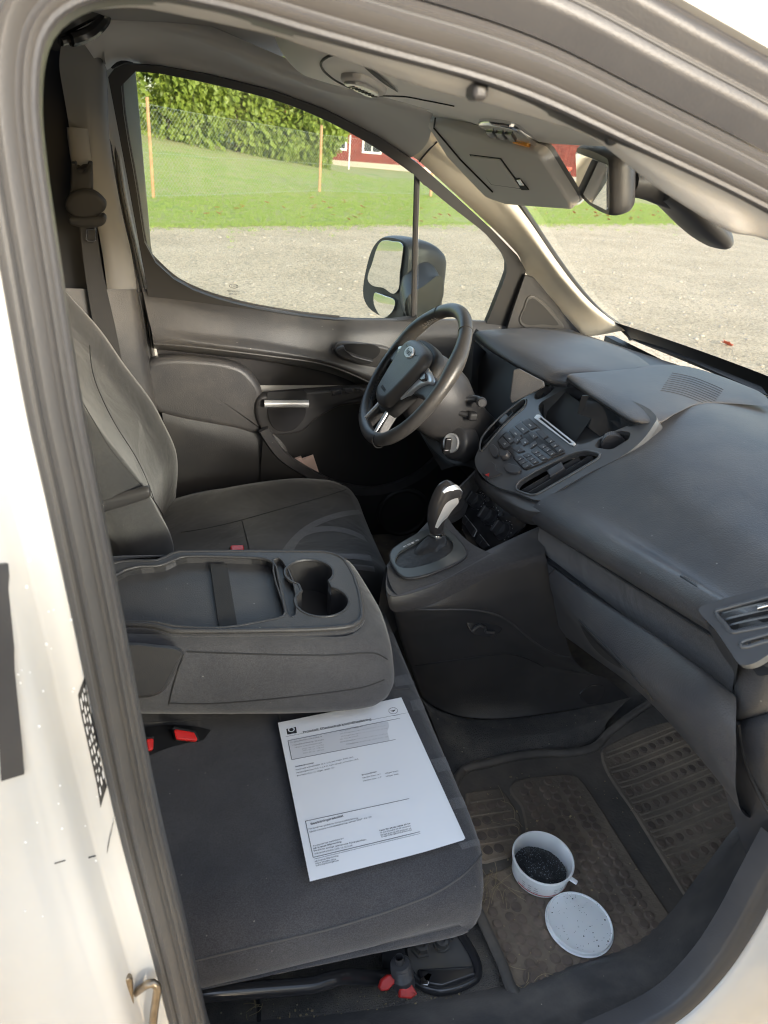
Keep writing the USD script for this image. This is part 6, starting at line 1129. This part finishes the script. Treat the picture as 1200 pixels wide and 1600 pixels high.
padL = Polygon(LP(RZ(MZ), z8b([(255, 278), (360, 264), (384, 285), (425, 352), (430, 400), (395, 480), (320, 500), (240, 500)]))[:, :2]).buffer(-.004).buffer(.004)
TQ = ((.955, 0, MZ), (-.36, 0, 1))
padT = Polygon(closed(LP(TQ, z8b([(676, 156), (720, 120), (860, 62), (905, 60), (1000, 130), (1180, 350), (1170, 400), (1000, 655), (985, 665), (900, 560), (780, 360)])), 80)[:, :2]).buffer(0)
padT = padT.intersection(mp2.buffer(-.012))
if padT.geom_type != 'Polygon': padT = max(padT.geoms, key=lambda g: g.area)
for nm, pd in (('stud_panel', padM), ('stud_panel', padL), ('toe_panel', padT)):
    pd = pd if pd.geom_type == 'Polygon' else max(pd.geoms, key=lambda g: g.area)
    part(mt_, nm, padslab(pd, .0035), 'mat_dusty', 30)
def stud(x, y, r, h=.0025):
    a = np.linspace(0, 2*np.pi, 15)[:-1]; z = toez(x)+.0035; ls = [np.c_[x+np.cos(a)*rr, y+np.sin(a)*rr, np.full(14, z+hh)] for rr, hh in ((r*1.12, 0), (r*1.05, h*.35), (r*.95, h*.35), (r*.9, h), (r*.75, h*1.15), (.0003, h*1.15))]
    return trimesh.Trimesh(np.vstack(ls), grid_faces(14, 6, True), process=False)
studs = []; r6 = np.random.default_rng(6); R0 = .0080
inn = padM.buffer(-.014); x0, y0, x1, y1 = inn.bounds
d1 = at(1062, 1460, z=MZ)-at(910, 1215, z=MZ); th = math.atan2(d1[1], d1[0])
cs_, sn_ = math.cos(th), math.sin(th)
for row in range(-18, 19):
    for col in range(-28, 29):
        u = col*.0176+(.007 if row % 2 else 0)+.0035*math.floor(col/2); v = row*.0172+.0085*math.floor(row/2)
        x, y = .78+u*cs_-v*sn_, -.45+u*sn_+v*cs_
        if inn.contains(Point(x, y)): studs.append(stud(x, y, R0*r6.uniform(.95, 1.05)))
part(mt_, 'raised_studs', studs, 'mat_disc', 40, kind='stuff')
tst, bars = [], []; inT = padT.buffer(-.012); bx0, by0, bx1, by1 = padT.bounds; yv = by1-.01; k = 0
while yv > by0:
    if k % 2 == 0:
        for x in np.arange(bx0, bx1, .0185):
            if inT.contains(Point(x, yv)): tst.append(stud(x+.002*(k % 4), yv, .0080))
    else:
        for dy in (0, -.011):
            ln = LineString([(bx0-.1, yv+dy+.004), (bx1+.1, yv+dy+.004)]).intersection(padT.buffer(-.010))
            if ln.geom_type == 'LineString' and ln.length > .02:
                c = np.array(ln.coords); bars.append(tube([np.array([x, c[0, 1], toez(x)+.0035]) for x in np.linspace(c[0, 0], c[-1, 0], 6)], .0028, 6, up=(0, 0, 1)))
    yv -= .017 if k % 2 == 0 else .022; k += 1
inL = padL.buffer(-.010)
for i, y in enumerate(np.arange(inL.bounds[3], inL.bounds[1], -.030)):
    for x in np.arange(inL.bounds[0], inL.bounds[2], .021):
        if inL.contains(Point(x, y)): tst.append(stud(x, y, .0086))
    ln = LineString([(inL.bounds[0], y-.016), (inL.bounds[2], y-.016)]).intersection(inL)
    if ln.geom_type == 'LineString' and ln.length > .02: c = np.array(ln.coords); bars.append(tube([np.array([x, y-.016, toez(x)+.0035]) for x in np.linspace(c[0, 0], c[-1, 0], 6)], .0025, 6, up=(0, 0, 1)))
part(mt_, 'toe_studs', tst, 'mat_disc', 40, kind='stuff'); part(mt_, 'ridge', bars, 'mat_dusty', 40, kind='stuff')
ey = at(838, 1530, z=MZ+.004); part(mt_, 'fixing_eyelet', lathe(ey, (0, 0, 1), [(.020, -.001), (.020, .003), (.017, .003), (.016, .001), (.010, .001), (.009, .003), (.005, .003), (.004, .0), (0, 0)], 30), 'mat_disc', 30)
# tub, lid, granules
tc = at(849, 1339, z=MZ+.0475); tc[2] = MZ+.0062; RT_ = .0515
tub = thing('plastic_tub', 'open round white plastic tub with printed label standing on the rubber mat', 'tub')
part(tub, 'tub_wall', lathe(tc, (0, 0, 1), [(0, 0), (RT_*.90, 0), (RT_*.93, .003), (RT_*.97, .028), (RT_*1.0, .029), (RT_*1.005, .036), (RT_*1.03, .037), (RT_*1.035, .040), (RT_*1.0, .042), (RT_*.965, .041), (RT_*.955, .036), (RT_*.93, .008), (RT_*.88, .003), (0, .003)], 64), 'tub_plastic', 40)
a_ = np.linspace(math.radians(195), math.radians(330), 40)
lb = [np.stack([tc[0]+RT_*r*np.cos(a_), tc[1]+RT_*r*np.sin(a_), np.full(40, tc[2]+z)], 1) for r, z in ((.938, .005), (.966, .026))]
lbp = part(tub, 'label', loft(lb, 40, 6), 'label_white', True)
tx = []
for i in range(9):
    for k in range(3):
        a0 = math.radians(205+i*13+r6.uniform(0, 2)); a1 = a0+math.radians(r6.uniform(5, 11)); aa = np.linspace(a0, a1, 6); z0 = .010+k*.005
        if 3 <= i <= 4: continue
        tx.append(loft([np.stack([tc[0]+RT_*(.944+z*.9)*np.cos(aa), tc[1]+RT_*(.944+z*.9)*np.sin(aa), np.full(6, tc[2]+z)], 1) for z in (z0, z0+.0018)], 6, 2))
part(lbp, 'print', tx, 'grey_metal', False, kind='stuff'); aa = np.linspace(math.radians(196), math.radians(329), 40); part(lbp, 'label_stripe', loft([np.stack([tc[0]+RT_*(.945+z*.9)*np.cos(aa), tc[1]+RT_*(.945+z*.9)*np.sin(aa), np.full(40, tc[2]+z)], 1) for z in (.0065, .0085)], 40, 2), 'red_worn', True)
tabp = at(895, 1373, z=tc[2]+.036); dv_ = (tabp-tc)*[1, 1, 0]; dv_ /= np.linalg.norm(dv_); part(tub, 'tear_tab', rbox(np.array([tc[0], tc[1], tc[2]+.033])+dv_*(RT_*1.10), (.016, .008, .004), .0015, basis(dv_, np.cross([0, 0, 1], dv_), np.array([0, 0, 1.]))), 'tub_plastic')
gr = []; gc = tc+[-.004, -.004, 0]
nx = 30; a_ = np.linspace(0, 2*np.pi, 49)[:-1]; rows_ = []
for k in np.linspace(0, 1, 9):
    r_ = RT_*.90*k; zz = tc[2]+.022+.013*(1-k**2)
    rows_.append(np.stack([gc[0]+r_*np.cos(a_)*.97, gc[1]+r_*np.sin(a_)*.97, zz+.0025*np.sin(7*a_+k*9)*k-.010*k*np.cos(a_-math.radians(50))], 1))
mound = trimesh.Trimesh(np.array(rows_).reshape(-1, 3), grid_faces(48, 9, True), process=False)
tet = trimesh.creation.icosphere(0, 1.0)
def grains(n, sz):
    out = []
    for _ in range(n):
        k = math.sqrt(r6.uniform(0, .98)); a = r6.uniform(0, 6.283); r_ = RT_*.89*k; p = np.array([gc[0]+r_*math.cos(a)*.97, gc[1]+r_*math.sin(a)*.97, tc[2]+.0228+.013*(1-k*k)-.010*k*math.cos(a-math.radians(50))])
        out.append(trimesh.Trimesh(tet.vertices*r6.uniform(.5, 1.2, 3)*sz+p, tet.faces, process=False))
    return trimesh.util.concatenate(out)
g_ = part('/World', 'black_granules', trimesh.util.concatenate([mound, grains(2600, .0015)]), 'granule', False, 'heap of glittering black granules inside the white tub', 'granules', None, 'stuff')
part(g_, 'glint', grains(420, .0011), 'granule_light', False, kind='stuff')
lc_ = at(906, 1440, z=MZ+.015); lc_[2] = MZ+.0064; RL = .0535
ld = thing('tub_lid', 'round white plastic tub lid lying on the rubber mat, speckled with black grains', 'lid')
part(ld, 'lid_disc', lathe(lc_, (.02, .03, 1), [(0, .0), (RL*.97, 0), (RL, .002), (RL, .0075), (RL*.985, .0095), (RL*.955, .0095), (RL*.935, .0075), (RL*.92, .0072), (0, .0078)], 72), 'tub_plastic', 40)
part(ld, 'tear_strip', tube([lc_+[RL*1.005*math.cos(a), RL*1.005*math.sin(a), .003] for a in np.linspace(0, 2*np.pi, 60)], .0014, 6, up=(0, 0, 1)), 'tub_plastic', True)
sp_ = []
for _ in range(90):
    k = math.sqrt(r6.uniform(0, .9)); a = r6.uniform(0, 6.28); s = r6.choice([.0004, .0005, .0009], p=[.6, .32, .08]); sp_.append(trimesh.Trimesh(tet.vertices*r6.uniform(.5, 1.6, 3)*s+lc_+[RL*k*math.cos(a), RL*k*math.sin(a), .0082+.0004-.03*RL*k*math.sin(a)-.02*RL*k*math.cos(a)], tet.faces, process=False))
top('spilled_granules', sp_, 'granule', 'black granules sprinkled over the white tub lid', 'granules', False, kind='stuff')
# straw on the mat and floor
def straws(n, cx, cy, sx, sy, z, seed, ln=.045):
    r = np.random.default_rng(seed); o = []
    for _ in range(n):
        p = at(r.normal(cx, sx), r.normal(cy, sy), z=z); a = r.uniform(0, 6.28); l = r.uniform(.3, 1.3)*ln; d = np.array([math.cos(a), math.sin(a), 0])*l; b = np.array([-d[1], d[0], 0])*r.uniform(-.25, .25)
        o.append(tube([p, p+d*.5+b+[0, 0, .004], p+d+[0, 0, .001]], .00042, 4, 5, up=(0, 0, 1)))
    return o
top('dry_straw', straws(30, 765, 1378, 14, 20, MZ+.008, 31)+straws(8, 815, 1540, 14, 14, MZ+.006, 32, .05)+straws(5, 790, 1280, 20, 20, MZ+.006, 34), 'straw', 'wisps of dry straw on the rubber mat beside the seat', 'straw', False, kind='stuff')
def crumbs(n, x0, x1, y0, y1, z, seed, smax=.0022):
    r = np.random.default_rng(seed); o = []
    for _ in range(n):
        p = at(r.uniform(x0, x1), r.uniform(y0, y1), z=z); o.append(trimesh.Trimesh(tet.vertices*r.uniform(.4, 1.3, 3)*r.uniform(.0006, smax)+p, tet.faces, process=False))
    return o
top('floor_crumbs', crumbs(90, 410, 760, 1545, 1600, .4335, 41)+crumbs(120, 760, 1050, 1200, 1540, MZ+.0055, 42, .0016)+crumbs(60, 760, 1150, 1180, 1520, MZ+.0055, 44, .003)+straws(8, 380, 1575, 20, 10, .4335, 43, .02), 'straw', 'pale crumbs and grit scattered over the floor under the seat', 'crumbs', False, kind='stuff')

# ------------------------------------------------------------------ the papers on the seat
PT = np.array([[.2550, -.3310, .695], [.4640, -.3240, .713], [.4720, -.6210, .724], [.2630, -.6270, .706]])
pn = np.cross(PT[1]-PT[0], PT[3]-PT[0]); pn /= np.linalg.norm(pn); pn = pn if pn[2] > 0 else -pn
pu = PT[1]-PT[0]; pu /= np.linalg.norm(pu); pv = np.cross(pn, pu); pfr_ = (PT[0], pu, pv, pn)
pp = thing('paper_sheets', 'stapled white printed inspection papers lying on the passenger seat', 'papers')
for i, (dx, dy, h, rot) in enumerate(((.002, .0015, -.0012, .004), (.001, .0008, -.0006, .002), (0, 0, 0, 0))):
    U2 = [np.array([x, -y]) for x in np.linspace(0, .21, 9) for y in np.linspace(0, .297, 11)]
    q = np.array(U2)+[dx, dy]; q = q @ np.array([[math.cos(rot), math.sin(rot)], [-math.sin(rot), math.cos(rot)]])
    hh = h+.0035+.004*np.maximum(0, (q[:, 0]-.15)/.06)*np.maximum(0, (-q[:, 1])/.3)*(1+i*.0); v = to3(pfr_, q, hh)
    f = grid_faces(11, 9); m = trimesh.Trimesh(np.vstack([v, v-pn*.0002]), np.vstack([f, f[:, ::-1]+len(v)]), process=False)
    sheet = part(pp, 'sheet', m, 'paper', True)
def pp2(zx, zy): return to2(pfr_, [at(400+zx/3, 1060+zy/3, pl=(PT[0]+pn*.0035, pn))])[0]
def line(text, z0, z1, h=None, bold=False):
    a, b = pp2(*z0), pp2(*z1); w = np.linalg.norm(b-a); d = (b-a)/w; hh = h or .0022
    m = meshkit.text_mesh(text, hh, .0001, bold); v = np.array(m.vertices); v[:, 0] *= w/max(v[:, 0].max(), 1e-6)
    base = .0040+.004*max(0, (a[0]+w/2-.15)/.06)*max(0, -a[1]/.3); v2 = a+v[:, :1]*d+v[:, 1:2]*np.array([-d[1], d[0]]); m.vertices = to3(pfr_, v2, v[:, 2]+base-.0003); return m
prt = [line('Protokoll: Efterkontroll kontrollbesiktning', (220, 257), (541, 195), .0042, True)]
for t, a, b, bo in [('Reg.nummer: OXS286 S', (162, 303), (309, 275), 1), ('Vägmätarställning: 311436', (168, 317), (318, 289), 1), ('Tidigare kontrollbesiktningar', (178, 328), (310, 303), 0), ('2025-08-07   317784', (216, 322+12), (318, 305+9), 0), ('2024-09-11   298301', (218, 347-5), (318, 330-5), 0), ('2024-09-23   287903', (220, 357-3), (318, 340-3), 0),
        ('(1) Fordon: FORD, A/I', (392, 250), (502, 228), 0), ('(2) Fordonsnr: WF0RXXWPGRFJ63216', (394, 263), (607, 223), 0), ('(3) Dag/Plats: 2025-10-02 Södertälje-Moraberg', (398, 276), (632, 233), 0), ('(4) Tid: kl 14:45', (393, 289), (480, 272), 0), ('(5) Protokoll.nr: 9423-BE-OXS286-261002-1445', (393, 302), (650, 255), 1), ('Föregående besiktning: 0866 2025-08-07', (424, 312), (638, 272), 1),
        ('Godkända punkter', (184, 417), (272, 398), 1), ('Fordonets bromskretsar (3.1-1:1), bak höger, ABS4 (2x).', (187, 432), (458, 370), 0), ('Parkeringsbroms (3.1-1:4.6.1), fram vänster, ur funktion (2x).', (190, 446), (482, 380), 0), ('Bromsfel (3.1-1), höger, glipar (2).', (192, 460), (370, 420), 0),
        ('Bromsvärden', (496, 456), (566, 440), 1), ('Vänster fram:  3,7', (499, 470), (585, 451), 0), ('Vänster bak:  1,9', (502, 484), (588, 465), 0), ('Höger fram:  3,4', (606, 449), (692, 431), 0), ('Höger bak:  1,7', (609, 463), (695, 445), 0),
        ('Besiktningsresultat', (256, 688), (410, 648), 2), ('Fordonet har godkänts vid kontrollbesiktning.', (247, 710), (480, 656), 0), ('Nästa ordinarie kontrollbesiktning: senast 2027-11-30', (250, 724), (542, 652), 0), ('Fordonet har besiktats av:', (268, 790), (412, 752), 0), ('AB Svensk Bilprovning', (268, 802), (400, 768), 1), ('Besikta enligt gällande föreskrifter.', (270, 812), (520, 758), 0), ('Utfärdandet protokoll: 2025-10-02 14:48', (274, 826), (452, 786), 0),
        ('Tack för att du valde att besikta hos Bilprovningen.', (578, 718), (850, 652), 1), ('För mer information om vår verksamhet på bilprovningen.se.', (582, 728), (800, 676), 0), ('Du kan även se ditt protokoll på Mina sidor på bilprovningen.', (584, 738), (858, 676), 0), ('Du loggar in eller registrerar dig på bilprovningen.', (588, 746), (735, 712), 0),
        ('AB Svensk Bilprovning', (275, 862), (386, 834), 0), ('Org.nr 556089-5814', (278, 872), (376, 850), 0), ('www.bilprovningen.se', (280, 882), (388, 856), 0)]:
    prt.append(line(t, a, b, .0034 if bo == 2 else .0021, bool(bo)))
part(sheet, 'lettering', prt, 'ink', False)
def rule(a, b, w=.0004):
    p, q = pp2(*a), pp2(*b); d = (q-p)/np.linalg.norm(q-p); n = np.array([-d[1], d[0]])*w; m = plate((PT[0]+pn*.0036, pu, pv, pn), [p-n, q-n, q+n, p+n], t=.0001, base=.0003); return m
bxs = []
for q in ([(150, 293), (688, 185), (718, 275), (168, 382)], [(232, 670), (830, 540), (892, 690), (268, 840)]):
    bxs += [rule(q[i], q[(i+1) % 4]) for i in range(4)]
bxs += [rule((140, 274), (720, 160), .0002), rule((272, 848), (895, 698), .0002)]
parts(sheet, 'printed_line', bxs, 'ink', False)
part(sheet, 'shaded_box', plate((PT[0]+pn*.0036, pu, pv, pn), [pp2(*p) for p in [(152, 295), (687, 188), (716, 273), (170, 380)]], t=.0001, base=.0001), 'grey_print', False)
lg = [pp2(*p) for p in [(142, 238), (187, 228), (192, 256), (147, 264)]]; cl = np.mean(lg, 0); lgp = Polygon(lg).difference(Point(cl[0], cl[1]+.003).buffer(.0055)).union(Point(cl[0], cl[1]+.0028).buffer(.0036)); part(sheet, 'printed_logo', [plate((PT[0]+pn*.0036, pu, pv, pn), g, t=.0001, base=.0002) for g in getattr(lgp, 'geoms', [lgp])], 'ink', False)
c = pp2(643, 152); cr = [Point(c).buffer(.0078).difference(Point(c).buffer(.0074)), Point(c).buffer(.0068).difference(Point(c).buffer(.0066)), Polygon([c+np.array(p)*.004 for p in [(-1.1, .7), (-.5, .1), (0, .4), (.5, .1), (1.1, .7), (.7, -.3), (.2, -.4), (0, -.9), (-.2, -.4), (-.7, -.3)]])]
part(sheet, 'printed_crest', [plate((PT[0]+pn*.0036, pu, pv, pn), g, t=.0001, base=.0002) for g in cr]+[line('BILPROVNING', (640, 178), (672, 172), .0012)], 'ink', False)

# ------------------------------------------------------------------ the photographer, standing in the open door
import manifold3d as m3
mat('jacket', (.05, .055, .07), .9, bump=(500, .5, .002)); mat('jeans', (.05, .07, .12), .9, bump=(700, .5, .001)); mat('skin', (.50, .33, .25), .5, subsurface_weight=.1); mat('hair', (.07, .05, .035), .8, bump=(300, .8, .003)); mat('shoe', (.04, .04, .04), .6)
def chain(bones, edge=.02, it=8):
    out = m3.Manifold()
    for (a, ra), (b, rb) in bones:
        sp = np.vstack([trimesh.creation.icosphere(2, ra).vertices+a, trimesh.creation.icosphere(2, rb).vertices+b]); out += m3.Manifold.hull_points(sp.astype(np.float32))
    m_ = out.refine_to_length(edge).to_mesh(); t_ = trimesh.Trimesh(m_.vert_properties[:, :3], m_.tri_verts); trimesh.smoothing.filter_taubin(t_, iterations=it); return t_
A3 = lambda *p: np.array(p, float)
pc = CAM-DIR*.012-UP*.055+RT*.022
pR, pL = pc+RT*.043-UP*.045-DIR*.022, pc-RT*.043-UP*.045-DIR*.022
hip, chest, neck, head = A3(.19, -1.74, .98), A3(.18, -1.68, 1.32), A3(.17, -1.64, 1.50), A3(.17, -1.60, 1.66)
shR, shL = A3(.37, -1.67, 1.43), A3(-.01, -1.67, 1.43); elR, elL = A3(.42, -1.50, 1.20), A3(-.06, -1.49, 1.20)
wrR, wrL = pR-DIR*.05+RT*.02-UP*.05, pL-DIR*.05-RT*.02-UP*.05
def hand(p, s):
    b = [((p-DIR*.02-UP*.04, .020), (p+RT*s*.004, .024)), ((p-DIR*.02-UP*.04, .020), (p-UP*.03-RT*s*.006-DIR*.01, .020))]
    for k in range(4):
        q0 = p+UP*(.03-.018*k)+RT*s*.010; q1 = q0+RT*s*.006+DIR*.016; q2 = q1-RT*s*.022*(1-.08*abs(k-1))+DIR*-.002; b += [((q0, .009), (q1, .0085)), ((q1, .0085), (q2, .0075))]
    t0 = p-UP*.02-RT*s*.008; t1 = t0+UP*.03-RT*s*.012-DIR*.012; b += [((t0, .011), (t1, .009)), ((t1, .009), (t1+UP*.022-RT*s*.008, .008))]
    return b
hR, hL = pR+RT*.012-DIR*.012, pL-RT*.012-DIR*.012
per = thing('person', 'photographer in dark jacket and jeans holding up a phone by the open door', 'person')
bd = [((neck, .058), (head-[0, 0, .05], .065)), ((head+[0, -.02, .04], .090), (head+[0, .015, -.02], .082)), ((head+[0, .03, -.06], .055), (head+[0, .06, -.085], .036)), ((head+[0, .098, -.012], .010), (head+[0, .112, -.035], .013)), ((head+[-.085, -.005, 0], .012), (head+[-.09, -.01, -.035], .014)), ((head+[.085, -.005, 0], .012), (head+[.09, -.01, -.035], .014)), ((chest+[0, 0, .08], .07), (neck, .058)),
      ((wrR, .026), (hR-UP*.04-DIR*.02, .022)), ((wrL, .026), (hL-UP*.04-DIR*.02, .022)), ((elR, .036), (wrR, .026)), ((elL, .036), (wrL, .026)), ((chest+[0, 0, .08], .07), (shR, .05)), ((chest+[0, 0, .08], .07), (shL, .05)), ((shR, .045), (elR, .036)), ((shL, .045), (elL, .036))]
part(per, 'body', chain(bd+hand(hR, 1)+hand(hL, -1), .008, 4), 'skin', True)
part(per, 'jacket', chain([((hip+[.09, 0, 0], .13), (chest+[.09, 0, .03], .13)), ((hip-[.09, 0, 0], .13), (chest+[-.09, 0, .03], .13)), ((hip+[.09, 0, 0], .13), (hip-[.09, 0, 0], .13)), ((chest+[.1, 0, .05], .12), (shR, .08)), ((chest+[-.1, 0, .05], .12), (shL, .08)), ((chest+[0, 0, .1], .12), (neck-[0, 0, .03], .078)), ((shR, .078), (elR, .058)), ((shL, .078), (elL, .058)), ((elR, .058), (elR*.15+wrR*.85, .042)), ((elL, .058), (elL*.15+wrL*.85, .042))]), 'jacket', True)
lg = lambda x, y: [((A3(.19+x*.8, -1.74, .93), .105), (A3(.19+x, -1.72, .52), .072)), ((A3(.19+x, -1.72, .52), .072), (A3(.19+x*1.05, -1.75+y, .11), .058))]
part(per, 'trousers', chain(lg(.10, .0)+lg(-.10, -.03)+[((A3(.27, -1.74, .93), .11), (A3(.11, -1.74, .93), .11))]), 'jeans', True)
for x, y in ((.295, -1.74), (.085, -1.77)): part(per, 'shoe', chain([((A3(x, y-.06, .05), .045), (A3(x, y+.06, .04), .042)), ((A3(x, y+.06, .04), .04), (A3(x, y+.17, .032), .032))]), 'shoe', True)
part(per, 'hair', chain([((head+[0, -.035, .05], .092), (head+[0, .005, .075], .078)), ((head+[0, -.045, .03], .09), (head+[0, -.05, -.04], .075))], .012), 'hair', True)
for sx_ in (-1, 1): part(per, 'eye', trimesh.Trimesh(trimesh.creation.icosphere(2, .012).vertices+head+[sx_*.033, .083, .0], trimesh.creation.icosphere(2, .012).faces), 'label_white', True)
part(per, 'mouth', tube([head+[-.022, .094, -.068], head+[0, .1, -.07], head+[.022, .094, -.068]], .005, 6), 'pink_card', True)
Rph = basis(RT, UP, -DIR); ph = thing('phone', 'black phone held upright by the photographer', 'phone'); part(ph, 'phone_body', rbox(pc, (.074, .152, .008), .0039, Rph), 'gloss_black', 40); part(ph, 'phone_screen', rbox(pc-DIR*.0042, (.070, .146, .0008), .0003, Rph), 'screen_glass', 40)
